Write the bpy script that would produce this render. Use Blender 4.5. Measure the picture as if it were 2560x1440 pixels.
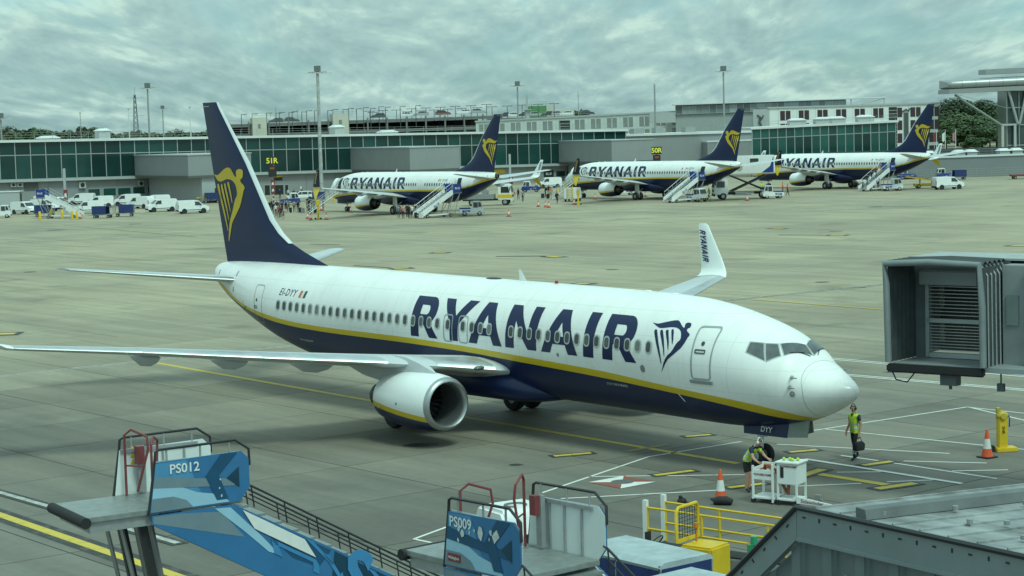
import bpy, bmesh, math, random
from mathutils import Vector, Matrix
R = math.radians
random.seed(7)
for o in list(bpy.data.objects): bpy.data.objects.remove(o, do_unlink=True)
SC = bpy.context.scene
COL = SC.collection
# ------------------------------------------------------------------ camera
CAM_H, PITCH, ROLL, FPX = 11.10771, R(-4.77094), R(-1.60207), 4871.88
cam = bpy.data.cameras.new('camera'); cam_ob = bpy.data.objects.new('camera', cam); COL.objects.link(cam_ob)
cam.sensor_width = 36.0; cam.lens = 36.0*FPX/2560.0; cam.clip_start = 0.5; cam.clip_end = 6000
FW = Vector((0, math.cos(PITCH), math.sin(PITCH))); RI0 = Vector((1, 0, 0)); UP0 = RI0.cross(FW)
RI = math.cos(ROLL)*RI0 + math.sin(ROLL)*UP0; UP = -math.sin(ROLL)*RI0 + math.cos(ROLL)*UP0
mw = Matrix.Identity(4)
for i in range(3): mw[i][0] = RI[i]; mw[i][1] = UP[i]; mw[i][2] = -FW[i]
mw[0][3], mw[1][3], mw[2][3] = 0, 0, CAM_H
cam_ob.matrix_world = mw
SC.camera = cam_ob
# ------------------------------------------------------------------ sky and sun
SUN_EL, SUN_AZ = R(56), R(150)       # high and behind the viewer's right shoulder
TINT = (0.70, 1.0, 0.925)
W = bpy.data.worlds.new('World'); SC.world = W; W.use_nodes = True
nt = W.node_tree; nt.nodes.clear()
def N(t, **k):
    n = nt.nodes.new(t)
    for a, b in k.items(): setattr(n, a, b)
    return n
L = nt.links.new
sky = N('ShaderNodeTexSky', sky_type='NISHITA', sun_disc=False, sun_elevation=SUN_EL, sun_rotation=SUN_AZ, air_density=1.0, dust_density=2.0, ozone_density=1.0)
tc = N('ShaderNodeTexCoord'); sep = N('ShaderNodeSeparateXYZ'); L(tc.outputs['Generated'], sep.inputs[0])
def mth(op, a, b=None, c=None):
    n = N('ShaderNodeMath', operation=op)
    for i, x in enumerate((a, b, c)):
        if x is None: continue
        if isinstance(x, (int, float)): n.inputs[i].default_value = x
        else: L(x, n.inputs[i])
    return n.outputs[0]
zc = mth('MAXIMUM', sep.outputs['Z'], 0.0)
den = mth('ADD', zc, 0.13)
cx = mth('DIVIDE', sep.outputs['X'], den); cy = mth('DIVIDE', sep.outputs['Y'], den)
comb = N('ShaderNodeCombineXYZ'); L(cx, comb.inputs[0]); L(cy, comb.inputs[1])
def noise(scale, detail, rough, vec, dist=0.0):
    n = N('ShaderNodeTexNoise', noise_dimensions='3D'); n.inputs['Scale'].default_value = scale
    n.inputs['Detail'].default_value = detail; n.inputs['Roughness'].default_value = rough; n.inputs['Distortion'].default_value = dist
    L(vec, n.inputs['Vector']); return n.outputs['Fac']
mapn = N('ShaderNodeMapping'); mapn.inputs['Location'].default_value = (3.1, 0.4, 2.0); mapn.inputs['Scale'].default_value = (1.7, .46, 1); L(comb.outputs[0], mapn.inputs[0])
mapn2 = N('ShaderNodeMapping'); mapn2.inputs['Location'].default_value = (7.4, 1.9, 5.0); mapn2.inputs['Scale'].default_value = (1.6, .5, 1); L(comb.outputs[0], mapn2.inputs[0])
nA = noise(1.45, 9, 0.55, mapn.outputs[0], 0.2)
nB = noise(3.4, 8, 0.60, mapn2.outputs[0], 0.1)
mapn3 = N('ShaderNodeMapping'); mapn3.inputs['Location'].default_value = (3.1, 0.4-0.07, 2.0); mapn3.inputs['Scale'].default_value = (1.7, .46, 1); L(comb.outputs[0], mapn3.inputs[0])
nC = noise(1.45, 9, 0.55, mapn3.outputs[0], 0.2)
def ramp(fac, pts):
    n = N('ShaderNodeValToRGB'); cr = n.color_ramp
    while len(cr.elements) < len(pts): cr.elements.new(0.5)
    for e, (p, c) in zip(cr.elements, pts): e.position = p; e.color = (c[0], c[1], c[2], 1)
    L(fac, n.inputs[0]); return n.outputs[0]
cov = ramp(nA, [(0.36, (.55, .55, .55)), (0.54, (1, 1, 1))])
lit = mth('ADD', mth('ADD', 0.42, mth('MULTIPLY', mth('SUBTRACT', nA, nC), 4.3)), mth('MULTIPLY', mth('SUBTRACT', nB, 0.5), 0.7))
cloud = ramp(lit, [(0.02, (0.590, 0.665, 0.715)), (0.30, (0.715, 0.780, 0.820)), (0.54, (0.850, 0.895, 0.910)), (0.80, (1.14, 1.13, 1.07))])
skym = N('ShaderNodeMixRGB', blend_type='MULTIPLY'); skym.inputs[0].default_value = 1; L(sky.outputs[0], skym.inputs[1]); skym.inputs[2].default_value = (0.20, 0.25, 0.295, 1)
mx = N('ShaderNodeMixRGB'); L(cov, mx.inputs[0]); L(skym.outputs[0], mx.inputs[1]); L(cloud, mx.inputs[2])
grad = mth('ADD', 1.0, mth('MULTIPLY', zc, 0.9))
gm = N('ShaderNodeVectorMath', operation='SCALE'); L(mx.outputs[0], gm.inputs[0]); L(grad, gm.inputs['Scale'])
tint = N('ShaderNodeMixRGB', blend_type='MULTIPLY'); tint.inputs[0].default_value = 1; L(gm.outputs[0], tint.inputs[1]); tint.inputs[2].default_value = (*TINT, 1)
bg = N('ShaderNodeBackground'); bg.inputs['Strength'].default_value = 0.52; L(tint.outputs[0], bg.inputs[0])
wo = N('ShaderNodeOutputWorld'); L(bg.outputs[0], wo.inputs[0])
sl = bpy.data.lights.new('sun', 'SUN'); sl.energy = 1.5; sl.angle = R(14); sl.color = (TINT[0]*1.06, TINT[1], TINT[2]*0.92)
so = bpy.data.objects.new('sun', sl); COL.objects.link(so)
sd = Vector((math.sin(SUN_AZ)*math.cos(SUN_EL), math.cos(SUN_AZ)*math.cos(SUN_EL), math.sin(SUN_EL)))
so.rotation_euler = sd.to_track_quat('Z', 'Y').to_euler(); so.location = sd*300
vs = SC.view_settings; vs.view_transform = 'Standard'; vs.look = 'None'; vs.exposure = 0.36; vs.gamma = 1.0; vs.use_curve_mapping = False
SC.cycles.max_bounces = 6; SC.cycles.diffuse_bounces = 3; SC.cycles.glossy_bounces = 3; SC.cycles.transmission_bounces = 3; SC.cycles.transparent_max_bounces = 8
SC.cycles.use_denoising = True
# ------------------------------------------------------------------ places
def ray(px, py): return FW + RI*((px-1280)/FPX) - UP*((py-720)/FPX)
def G(px, py, z=0.0):
    d = ray(px, py); t = (z-CAM_H)/d.z
    return Vector((0, 0, CAM_H)) + d*t
def Q(px, py, Y):
    d = ray(px, py)
    return Vector((0, 0, CAM_H)) + d*(Y/d.y)
AC = {1: (10.40634, 58.79349, R(-51.0324)), 2: (-24.67185, 269.64086, R(128.38528)), 3: (8.57456, 294.87358, R(127.66415)), 4: (39.20594, 316.24319, R(127.1431))}
def stand(u, y, z=0.0, k=1):
    "metres aft of the nose and to the left of the centre line of a parking stand -> world"
    x0, y0, h = AC[k]; c, s = math.cos(h), math.sin(h)
    return Vector((x0 - u*c - y*s, y0 - u*s + y*c, z))
# ------------------------------------------------------------------ materials
MATS = {}
def mat(name, rgb, rough=0.55, metal=0.0, var=0.10, scale=2.0, bump=0.0, coat=0.0, spec=0.5, emit=None, rvar=0.0, detail=5, stretch=None):
    if name in MATS: return MATS[name]
    m = bpy.data.materials.new(name); m.use_nodes = True; t = m.node_tree; b = t.nodes['Principled BSDF']
    b.inputs['Roughness'].default_value = rough; b.inputs['Metallic'].default_value = metal
    b.inputs['Specular IOR Level'].default_value = spec; b.inputs['Coat Weight'].default_value = coat; b.inputs['Coat Roughness'].default_value = 0.08
    b.inputs['Base Color'].default_value = (*rgb, 1)
    if var > 0 or bump > 0 or rvar > 0:
        co = t.nodes.new('ShaderNodeTexCoord'); mp = t.nodes.new('ShaderNodeMapping'); t.links.new(co.outputs['Object'], mp.inputs[0])
        if stretch: mp.inputs['Scale'].default_value = stretch
        n = t.nodes.new('ShaderNodeTexNoise'); n.inputs['Scale'].default_value = scale; n.inputs['Detail'].default_value = detail; n.inputs['Roughness'].default_value = 0.6
        t.links.new(mp.outputs[0], n.inputs['Vector'])
        mr = t.nodes.new('ShaderNodeMapRange'); mr.inputs[1].default_value = 0.25; mr.inputs[2].default_value = 0.75
        mr.inputs[3].default_value = 1-var; mr.inputs[4].default_value = 1+var*0.6; t.links.new(n.outputs['Fac'], mr.inputs[0])
        mu = t.nodes.new('ShaderNodeVectorMath'); mu.operation = 'SCALE'; mu.inputs[0].default_value = rgb; t.links.new(mr.outputs[0], mu.inputs['Scale'])
        t.links.new(mu.outputs[0], b.inputs['Base Color'])
        if rvar > 0:
            m2 = t.nodes.new('ShaderNodeMapRange'); m2.inputs[1].default_value = 0.3; m2.inputs[2].default_value = 0.7; m2.inputs[3].default_value = max(0.02, rough-rvar); m2.inputs[4].default_value = min(1, rough+rvar)
            t.links.new(n.outputs['Fac'], m2.inputs[0]); t.links.new(m2.outputs[0], b.inputs['Roughness'])
        if bump > 0:
            bn = t.nodes.new('ShaderNodeBump'); bn.inputs['Strength'].default_value = bump; bn.inputs['Distance'].default_value = 0.02
            t.links.new(n.outputs['Fac'], bn.inputs['Height']); t.links.new(bn.outputs[0], b.inputs['Normal'])
    if emit:
        b.inputs['Emission Color'].default_value = (*emit[0], 1); b.inputs['Emission Strength'].default_value = emit[1]
    MATS[name] = m; return m
WHITE = mat('aircraft white paint', (0.80, 0.81, 0.80), 0.30, var=0.07, scale=0.5, coat=0.2, rvar=0.06)
def seams(m):
    "faint skin joints and streaks of grime on the aircraft paint"
    t = m.node_tree; b = t.nodes['Principled BSDF']; src = b.inputs['Base Color'].links[0].from_socket; LL = t.links.new
    co = t.nodes.new('ShaderNodeTexCoord'); sp = t.nodes.new('ShaderNodeSeparateXYZ'); LL(co.outputs['Object'], sp.inputs[0])
    def m1(op, x, y=None):
        n = t.nodes.new('ShaderNodeMath'); n.operation = op
        for i, q in enumerate((x, y)):
            if q is None: continue
            if isinstance(q, (int, float)): n.inputs[i].default_value = q
            else: LL(q, n.inputs[i])
        return n.outputs[0]
    a1 = m1('LESS_THAN', m1('ABSOLUTE', m1('SUBTRACT', m1('FRACT', m1('DIVIDE', sp.outputs['X'], 2.54)), 0.5)), 0.006)
    a2 = m1('LESS_THAN', m1('ABSOLUTE', m1('SUBTRACT', m1('FRACT', m1('DIVIDE', m1('ADD', sp.outputs['Z'], .17), .78)), 0.5)), 0.012)
    mp = t.nodes.new('ShaderNodeMapping'); LL(co.outputs['Object'], mp.inputs[0]); mp.inputs['Scale'].default_value = (1.6, .3, .22)
    n = t.nodes.new('ShaderNodeTexNoise'); n.inputs['Scale'].default_value = 2.2; n.inputs['Detail'].default_value = 7; n.inputs['Roughness'].default_value = .65; LL(mp.outputs[0], n.inputs['Vector'])
    mr = t.nodes.new('ShaderNodeMapRange'); mr.inputs[1].default_value = .50; mr.inputs[2].default_value = .78; mr.inputs[3].default_value = 1; mr.inputs[4].default_value = .90; LL(n.outputs['Fac'], mr.inputs[0])
    f = m1('MULTIPLY', mr.outputs[0], m1('SUBTRACT', 1.0, m1('MULTIPLY', m1('MAXIMUM', a1, a2), .13)))
    v = t.nodes.new('ShaderNodeVectorMath'); v.operation = 'SCALE'; LL(src, v.inputs[0]); LL(f, v.inputs['Scale']); LL(v.outputs[0], b.inputs['Base Color'])
FWHITE = mat('fuselage white paint', (0.82, 0.815, 0.79), 0.30, var=0.07, scale=0.5, coat=0.2, rvar=0.06); seams(FWHITE)
NAVY = mat('navy paint', (0.006, 0.015, 0.066), 0.34, var=0.14, scale=0.8, coat=0.08, spec=0.35)
GOLD = mat('yellow paint', (0.62, 0.43, 0.012), 0.35, var=0.08, scale=0.7, coat=0.2)
GREYW = mat('wing grey paint', (0.50, 0.52, 0.53), 0.38, var=0.10, scale=0.9)
ALU = mat('polished aluminium', (0.62, 0.63, 0.63), 0.40, 0.9, var=0.10, scale=2, rvar=0.06)
ALUD = mat('dull aluminium', (0.40, 0.41, 0.42), 0.42, 0.9, var=0.12, scale=4)
STEEL = mat('painted steel grey', (0.28, 0.29, 0.29), 0.5, 0.2, var=0.15, scale=5)
GALV = mat('galvanised steel', (0.42, 0.43, 0.43), 0.45, 0.6, var=0.18, scale=6)
DARKM = mat('dark burnt metal', (0.06, 0.058, 0.055), 0.45, 0.7, var=0.25, scale=6)
RUB = mat('black rubber', (0.016, 0.016, 0.017), 0.75, var=0.2, scale=8)
BLK = mat('black plastic', (0.02, 0.021, 0.022), 0.5, var=0.15, scale=6)
BLKP = mat('black paint', (0.022, 0.024, 0.026), 0.4, var=0.2, scale=3)
GLASS = mat('dark cabin glass', (0.045, 0.05, 0.05), 0.10, var=0.15, scale=3, spec=0.6)
PANE = mat('acrylic cabin pane', (0.075, 0.08, 0.075), 0.14, var=0.2, scale=4)
def blinds(m):
    t = m.node_tree; b = t.nodes['Principled BSDF']; src = b.inputs['Base Color'].links[0].from_socket; oi = t.nodes.new('ShaderNodeObjectInfo'); cr = t.nodes.new('ShaderNodeValToRGB'); cr.color_ramp.interpolation = 'CONSTANT'
    cr.color_ramp.elements[0].color = (.8, .8, .8, 1); e = cr.color_ramp.elements[1]; e.position = .55; e.color = (1.2, 1.2, 1.2, 1); e2 = cr.color_ramp.elements.new(.84); e2.color = (2.3, 2.3, 2.25, 1)
    t.links.new(oi.outputs['Random'], cr.inputs[0]); v = t.nodes.new('ShaderNodeVectorMath'); v.operation = 'MULTIPLY'; t.links.new(src, v.inputs[0]); t.links.new(cr.outputs[0], v.inputs[1]); t.links.new(v.outputs[0], b.inputs['Base Color'])
blinds(PANE)
VGLASS = mat('vehicle glass', (0.03, 0.036, 0.036), 0.06, var=0.1, scale=2, spec=0.7)
WPAINT = mat('white vehicle paint', (0.74, 0.75, 0.74), 0.30, var=0.08, scale=1.5, coat=0.35)
BLUEP = mat('handling blue paint', (0.014, 0.042, 0.22), 0.42, var=0.12, scale=2)
YELP = mat('ramp yellow paint', (0.66, 0.44, 0.02), 0.42, var=0.14, scale=2.5)
REDP = mat('faded red paint', (0.20, 0.040, 0.042), 0.5, var=0.2, scale=4)
ORNG = mat('cone orange', (0.72, 0.10, 0.03), 0.5, var=0.12, scale=5)
REFL = mat('reflective white', (0.70, 0.70, 0.68), 0.4, var=0.1, scale=6)
TARP = mat('blue tarpaulin', (0.012, 0.03, 0.13), 0.62, var=0.28, scale=3, bump=0.5)
# ------------------------------------------------------------------ mesh building
class MB:
    def __init__(self): self.v, self.f, self.m = [], [], []
    def add(self, vs, fs, mi=0):
        b = len(self.v); self.v += [tuple(p) for p in vs]
        for f in fs: self.f.append(tuple(b+i for i in f)); self.m.append(mi)
        return self
    def box(self, c, s, mi=0, rz=0.0, M=None):
        hx, hy, hz = s[0]/2, s[1]/2, s[2]/2
        P = [Vector((x, y, z)) for z in (-hz, hz) for y in (-hy, hy) for x in (-hx, hx)]
        if M is not None: P = [M @ p for p in P]
        elif rz: q = Matrix.Rotation(rz, 3, 'Z'); P = [q @ p for p in P]
        c = Vector(c)
        return self.add([p+c for p in P], [(0, 2, 3, 1), (4, 5, 7, 6), (0, 1, 5, 4), (2, 6, 7, 3), (0, 4, 6, 2), (1, 3, 7, 5)], mi)
    def box2(self, a, b, mi=0):
        return self.box([(a[i]+b[i])/2 for i in range(3)], [abs(b[i]-a[i]) for i in range(3)], mi)
    def cyl(self, p0, p1, r0, r1=None, n=10, mi=0, cap=True):
        r1 = r0 if r1 is None else r1
        p0, p1 = Vector(p0), Vector(p1); d = (p1-p0).normalized(); a = d.orthogonal().normalized(); b = d.cross(a)
        V = []
        for p, r in ((p0, r0), (p1, r1)):
            for i in range(n):
                t = 2*math.pi*i/n; V.append(p + a*(r*math.cos(t)) + b*(r*math.sin(t)))
        F = [(i, (i+1) % n, n+(i+1) % n, n+i) for i in range(n)]
        if cap: F += [tuple(range(n-1, -1, -1)), tuple(range(n, 2*n))]
        return self.add(V, F, mi)
    def tube(self, pts, r, n=6, mi=0):
        pts = [Vector(p) for p in pts]; rings = []
        a = None
        for i, p in enumerate(pts):
            d = (pts[min(i+1, len(pts)-1)] - pts[max(i-1, 0)]).normalized()
            if a is None: a = d.orthogonal().normalized()
            else: a = (a - d*a.dot(d)); a = a.normalized() if a.length > 1e-6 else d.orthogonal().normalized()
            b = d.cross(a); rr = r[i] if isinstance(r, (list, tuple)) else r
            rings.append([p + a*(rr*math.cos(2*math.pi*k/n)) + b*(rr*math.sin(2*math.pi*k/n)) for k in range(n)])
        return self.loft(rings, mi=mi)
    def loft(self, rings, closed=True, cap=True, mi=0, mfun=None):
        n = len(rings[0]); b = len(self.v)
        for r in rings: self.v += [tuple(p) for p in r]
        for i in range(len(rings)-1):
            for k in range(n if closed else n-1):
                k2 = (k+1) % n
                self.f.append((b+i*n+k, b+i*n+k2, b+(i+1)*n+k2, b+(i+1)*n+k)); self.m.append(mfun(i, k) if mfun else mi)
        if cap and closed:
            self.f.append(tuple(b+k for k in range(n-1, -1, -1))); self.m.append(mfun(0, 0) if mfun else mi)
            self.f.append(tuple(b+(len(rings)-1)*n+k for k in range(n))); self.m.append(mfun(len(rings)-2, 0) if mfun else mi)
        return self
    def lathe(self, prof, n=24, axis='x', c=(0, 0, 0), mi=0, sz=1.0, mfun=None):
        rings = []
        for (x, r) in prof:
            ring = []
            for k in range(n):
                t = 2*math.pi*k/n
                a, b_ = r*math.cos(t), r*math.sin(t)
                if axis == 'x': p = (c[0]+x, c[1]+a, c[2]+b_*(sz if b_ < 0 else 1))
                elif axis == 'y': p = (c[0]+a, c[1]+x, c[2]+b_)
                else: p = (c[0]+a, c[1]+b_, c[2]+x)
                ring.append(p)
            rings.append(ring)
        return self.loft(rings, cap=False, mi=mi, mfun=mfun)
    def prism(self, poly, y0, y1, mi=0, w=None):
        "outline in x,z pushed from y0 to y1; w(z) scales the half width (both ends)"
        n = len(poly)
        V = [(x, y0*(w(x, z) if w else 1), z) for x, z in poly] + [(x, y1*(w(x, z) if w else 1), z) for x, z in poly]
        F = [tuple(range(n)), tuple(range(2*n-1, n-1, -1))] + [(i, n+i, n+(i+1) % n, (i+1) % n) for i in range(n)]
        return self.add(V, F, mi)
    def plate(self, pts, th, mi=0):
        "flat polygon in 3-D with thickness along its normal"
        pts = [Vector(p) for p in pts]; nrm = Vector((0, 0, 0))
        for i in range(len(pts)): nrm += (pts[i]-pts[0]).cross(pts[(i+1) % len(pts)]-pts[0])
        nrm.normalize(); n = len(pts)
        V = pts + [p-nrm*th for p in pts]
        return self.add(V, [tuple(range(n)), tuple(range(2*n-1, n-1, -1))] + [(i, n+i, n+(i+1) % n, (i+1) % n) for i in range(n)], mi)
    def ball(self, c, r, n=10, m=6, mi=0):
        rx, ry, rz = (r, r, r) if isinstance(r, (int, float)) else r
        rings = []
        for i in range(1, m):
            ph = -math.pi/2 + math.pi*i/m
            rings.append([(c[0]+rx*math.cos(ph)*math.cos(2*math.pi*k/n), c[1]+ry*math.cos(ph)*math.sin(2*math.pi*k/n), c[2]+rz*math.sin(ph)) for k in range(n)])
        return self.loft(rings, mi=mi)
    def mesh(self, name, mats, smooth=None, bevel=0.0, fix=True):
        me = bpy.data.meshes.new(name); me.from_pydata(self.v, [], self.f)
        for m in (mats if isinstance(mats, (list, tuple)) else [mats]): me.materials.append(m)
        me.polygons.foreach_set('material_index', self.m)
        if fix or bevel:
            bm = bmesh.new(); bm.from_mesh(me)
            if bevel:
                bmesh.ops.recalc_face_normals(bm, faces=bm.faces)
                es = [e for e in bm.edges if len(e.link_faces) == 2 and e.calc_face_angle(0) > 0.6]
                bmesh.ops.bevel(bm, geom=es, offset=bevel, segments=2, affect='EDGES', clamp_overlap=True)
            bmesh.ops.recalc_face_normals(bm, faces=bm.faces); bm.to_mesh(me); bm.free()
        if smooth is not None:
            me.polygons.foreach_set('use_smooth', [True]*len(me.polygons)); me.set_sharp_from_angle(angle=R(smooth))
        me.update(); return me
    def build(self, name, mats, parent=None, smooth=None, bevel=0.0, loc=None, fix=True):
        return link(name, self.mesh(name, mats, smooth, bevel, fix), parent, loc)
def link(name, me, parent=None, loc=None, rz=None):
    o = bpy.data.objects.new(name, me); COL.objects.link(o)
    if parent is not None: o.parent = parent
    if loc is not None: o.location = loc
    if rz is not None: o.rotation_euler = (0, 0, rz)
    return o
def tag(o, label, cat, group=None):
    o['label'] = label; o['category'] = cat
    if group: o['group'] = group
    return o
def struct(o, kind='structure'): o['kind'] = kind; return o
def thing(name, label, cat, loc=(0, 0, 0), rz=0.0, group=None):
    o = bpy.data.objects.new(name, None); COL.objects.link(o); o.empty_display_size = 0.3
    o.location = loc; o.rotation_euler = (0, 0, rz)
    return tag(o, label, cat, group)
def dup(o, parent=None, skip=()):
    c = o.copy(); COL.objects.link(c); c.parent = parent
    for ch in o.children:
        if ch.name.split('.')[0] not in skip: dup(ch, c, skip)
    return c
def copy_to(o, loc, rz, label, group=None, skip=()):
    c = dup(o, None, skip); c.location = loc; c.rotation_euler = (0, 0, rz); c['label'] = label
    if group: c['group'] = group
    return c
_dg = bpy.context.evaluated_depsgraph_get
def flat_from_curve(cu):
    o = bpy.data.objects.new('tmp', cu); COL.objects.link(o); bpy.context.view_layer.update()
    me = bpy.data.meshes.new_from_object(o.evaluated_get(_dg())); bpy.data.objects.remove(o)
    v = [(p.co.x, p.co.y) for p in me.vertices]; f = [tuple(p.vertices) for p in me.polygons]
    bpy.data.meshes.remove(me); return v, f
_tcache = {}
def text2d(s, size=1.0, bold=0.0, shear=0.0, space=1.0, align='CENTER', res=3):
    key = (s, size, bold, shear, space, align, res)
    if key in _tcache: return _tcache[key]
    cu = bpy.data.curves.new('t', 'FONT'); cu.body = s; cu.size = size; cu.offset = bold*size; cu.shear = shear; cu.space_character = space
    cu.align_x = align; cu.align_y = 'CENTER'; cu.resolution_u = res; cu.fill_mode = 'FRONT'
    r = flat_from_curve(cu); _tcache[key] = r; return r
def poly2d(polys):
    cu = bpy.data.curves.new('p', 'CURVE'); cu.dimensions = '2D'; cu.fill_mode = 'BOTH'
    for p in polys:
        sp = cu.splines.new('POLY'); sp.points.add(len(p)-1); sp.use_cyclic_u = True
        for q, (a, b) in zip(sp.points, p): q.co = (a, b, 0, 1)
    return flat_from_curve(cu)
def flat_mesh(name, vf, fn, mt, cuts=(), parent=None):
    "2-D faces cut along given lines and carried onto a surface by fn(a, b) -> 3-D"
    v, f = vf; bm = bmesh.new(); vs = [bm.verts.new((a, b, 0)) for a, b in v]
    for q in f:
        try: bm.faces.new([vs[i] for i in q])
        except ValueError: pass
    for ax, lst in cuts:
        for c in lst:
            no = (1, 0, 0) if ax == 0 else (0, 1, 0); co = (c, 0, 0) if ax == 0 else (0, c, 0)
            bmesh.ops.bisect_plane(bm, geom=bm.verts[:]+bm.edges[:]+bm.faces[:], plane_co=co, plane_no=no)
    for q in bm.verts: q.co = fn(q.co.x, q.co.y)
    me = bpy.data.meshes.new(name); bm.to_mesh(me); bm.free(); me.materials.append(mt)
    me.polygons.foreach_set('use_smooth', [True]*len(me.polygons))
    return link(name, me, parent)
def text_on(name, s, size, origin, xdir, ydir, mt, parent=None, bold=0.0, shear=0.0, off=0.004, space=1.0, align='CENTER'):
    o, X, Y = Vector(origin), Vector(xdir).normalized(), Vector(ydir).normalized(); nn = X.cross(Y)*off
    return flat_mesh(name, text2d(s, size, bold, shear, space, align), lambda a, b: o + X*a + Y*b + nn, mt, parent=parent)
def rrect(w, h, r, n=4):
    P = []
    for cx_, cy_, a0 in ((w/2-r, h/2-r, 0), (-w/2+r, h/2-r, 90), (-w/2+r, -h/2+r, 180), (w/2-r, -h/2+r, 270)):
        for k in range(n+1): t = R(a0+90*k/n); P.append((cx_+r*math.cos(t), cy_+r*math.sin(t)))
    return P
# ------------------------------------------------------------------ apron
def concrete(name, base, dark, joints):
    m = bpy.data.materials.new(name); m.use_nodes = True; t = m.node_tree; b = t.nodes['Principled BSDF']; LL = t.links.new
    geo = t.nodes.new('ShaderNodeNewGeometry'); mp = t.nodes.new('ShaderNodeMapping'); LL(geo.outputs['Position'], mp.inputs[0]); mp.inputs['Rotation'].default_value = (0, 0, R(51))
    def nz(scale, det, rough, st, loc=(0, 0, 0)):
        m2 = t.nodes.new('ShaderNodeMapping'); LL(mp.outputs[0], m2.inputs[0]); m2.inputs['Scale'].default_value = st; m2.inputs['Location'].default_value = loc
        n = t.nodes.new('ShaderNodeTexNoise'); n.inputs['Scale'].default_value = scale; n.inputs['Detail'].default_value = det; n.inputs['Roughness'].default_value = rough
        LL(m2.outputs[0], n.inputs['Vector']); return n.outputs['Fac']
    def mr(x, a, b_, c, d):
        n = t.nodes.new('ShaderNodeMapRange'); n.inputs[1].default_value = a; n.inputs[2].default_value = b_; n.inputs[3].default_value = c; n.inputs[4].default_value = d; LL(x, n.inputs[0]); return n.outputs[0]
    def mul(x, y):
        n = t.nodes.new('ShaderNodeMath'); n.operation = 'MULTIPLY'; LL(x, n.inputs[0])
        if isinstance(y, float): n.inputs[1].default_value = y
        else: LL(y, n.inputs[1])
        return n.outputs[0]
    big = nz(0.035, 4, 0.6, (1, 1, 1)); mid = nz(0.22, 6, 0.65, (0.35, 1.3, 1), (9, 3, 0)); fine = nz(3.0, 6, 0.7, (1, 1, 1)); streak = nz(0.55, 5, 0.6, (0.08, 1.6, 1), (4, 8, 0))
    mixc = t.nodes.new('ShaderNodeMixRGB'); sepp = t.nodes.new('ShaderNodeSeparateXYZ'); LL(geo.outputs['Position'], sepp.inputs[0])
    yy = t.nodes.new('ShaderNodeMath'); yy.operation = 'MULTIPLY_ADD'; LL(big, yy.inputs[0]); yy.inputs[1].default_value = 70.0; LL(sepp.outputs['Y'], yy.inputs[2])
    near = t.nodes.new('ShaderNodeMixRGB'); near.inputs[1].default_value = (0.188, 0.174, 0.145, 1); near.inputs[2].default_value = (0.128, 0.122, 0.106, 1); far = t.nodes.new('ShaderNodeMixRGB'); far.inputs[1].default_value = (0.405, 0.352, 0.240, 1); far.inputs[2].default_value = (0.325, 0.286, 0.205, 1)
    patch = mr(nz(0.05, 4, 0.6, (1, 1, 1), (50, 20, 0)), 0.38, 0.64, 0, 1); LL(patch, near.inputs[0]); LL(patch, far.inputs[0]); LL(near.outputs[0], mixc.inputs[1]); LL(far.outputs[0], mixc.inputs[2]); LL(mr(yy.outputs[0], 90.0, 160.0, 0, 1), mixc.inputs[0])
    v = mul(mul(mr(mid, 0.3, 0.7, 0.84, 1.09), mr(fine, 0.3, 0.7, 0.90, 1.07)), mr(streak, 0.35, 0.65, 0.84, 1.07))
    stain = nz(0.16, 3, 0.5, (1, 1, 1), (31, 12, 0)); v = mul(v, mr(stain, 0.60, 0.72, 1.0, 0.72))
    if joints:
        oi = t.nodes.new('ShaderNodeObjectInfo'); v = mul(v, mr(oi.outputs['Random'], 0, 1, 0.84, 1.12))
    else:
        br = t.nodes.new('ShaderNodeTexBrick'); br.offset = 0; br.inputs['Scale'].default_value = 1.0; br.inputs['Mortar Size'].default_value = 0.035; br.inputs['Brick Width'].default_value = 5.55; br.inputs['Row Height'].default_value = 6.35
        br.inputs['Color1'].default_value = (1, 1, 1, 1); br.inputs['Color2'].default_value = (.86, .86, .86, 1); br.inputs['Mortar'].default_value = (.55, .55, .55, 1); LL(mp.outputs[0], br.inputs['Vector']); v = mul(v, br.outputs['Color'])
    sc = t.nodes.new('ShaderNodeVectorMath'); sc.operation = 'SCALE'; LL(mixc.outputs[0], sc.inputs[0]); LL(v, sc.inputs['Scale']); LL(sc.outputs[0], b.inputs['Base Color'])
    LL(mr(mid, 0.3, 0.7, 0.62, 0.85), b.inputs['Roughness']); b.inputs['Specular IOR Level'].default_value = 0.3
    bn = t.nodes.new('ShaderNodeBump'); bn.inputs['Strength'].default_value = 0.25; bn.inputs['Distance'].default_value = 0.01; LL(fine, bn.inputs['Height']); LL(bn.outputs[0], b.inputs['Normal'])
    return m
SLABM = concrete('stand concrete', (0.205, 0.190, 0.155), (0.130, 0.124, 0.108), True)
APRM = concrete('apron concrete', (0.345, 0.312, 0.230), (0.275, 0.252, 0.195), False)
SLW, SLL = 6.35, 5.55
mb = MB(); mb.add([(-2500, -200, -0.012), (2500, -200, -0.012), (2500, 5000, -0.012), (-2500, 5000, -0.012)], [(0, 1, 2, 3)])
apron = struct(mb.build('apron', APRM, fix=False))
sm = MB(); J = 0.026; hx, hy = SLL/2-J, SLW/2-J
sm.add([(x, y, z) for z, e in ((-0.011, 0), (-0.004, 0), (0, 0.012)) for x, y in ((-hx+e, -hy+e), (hx-e, -hy+e), (hx-e, hy-e), (-hx+e, hy-e))],
       [(8, 9, 10, 11)] + [(a+i, a+(i+1) % 4, a+4+(i+1) % 4, a+4+i) for a in (0, 4) for i in range(4)])
sm.add([(-SLL/2, -SLW/2, -.008), (SLL/2, -SLW/2, -.008), (SLL/2, SLW/2, -.008), (-SLL/2, SLW/2, -.008)], [(0, 1, 2, 3)], 1)
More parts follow.
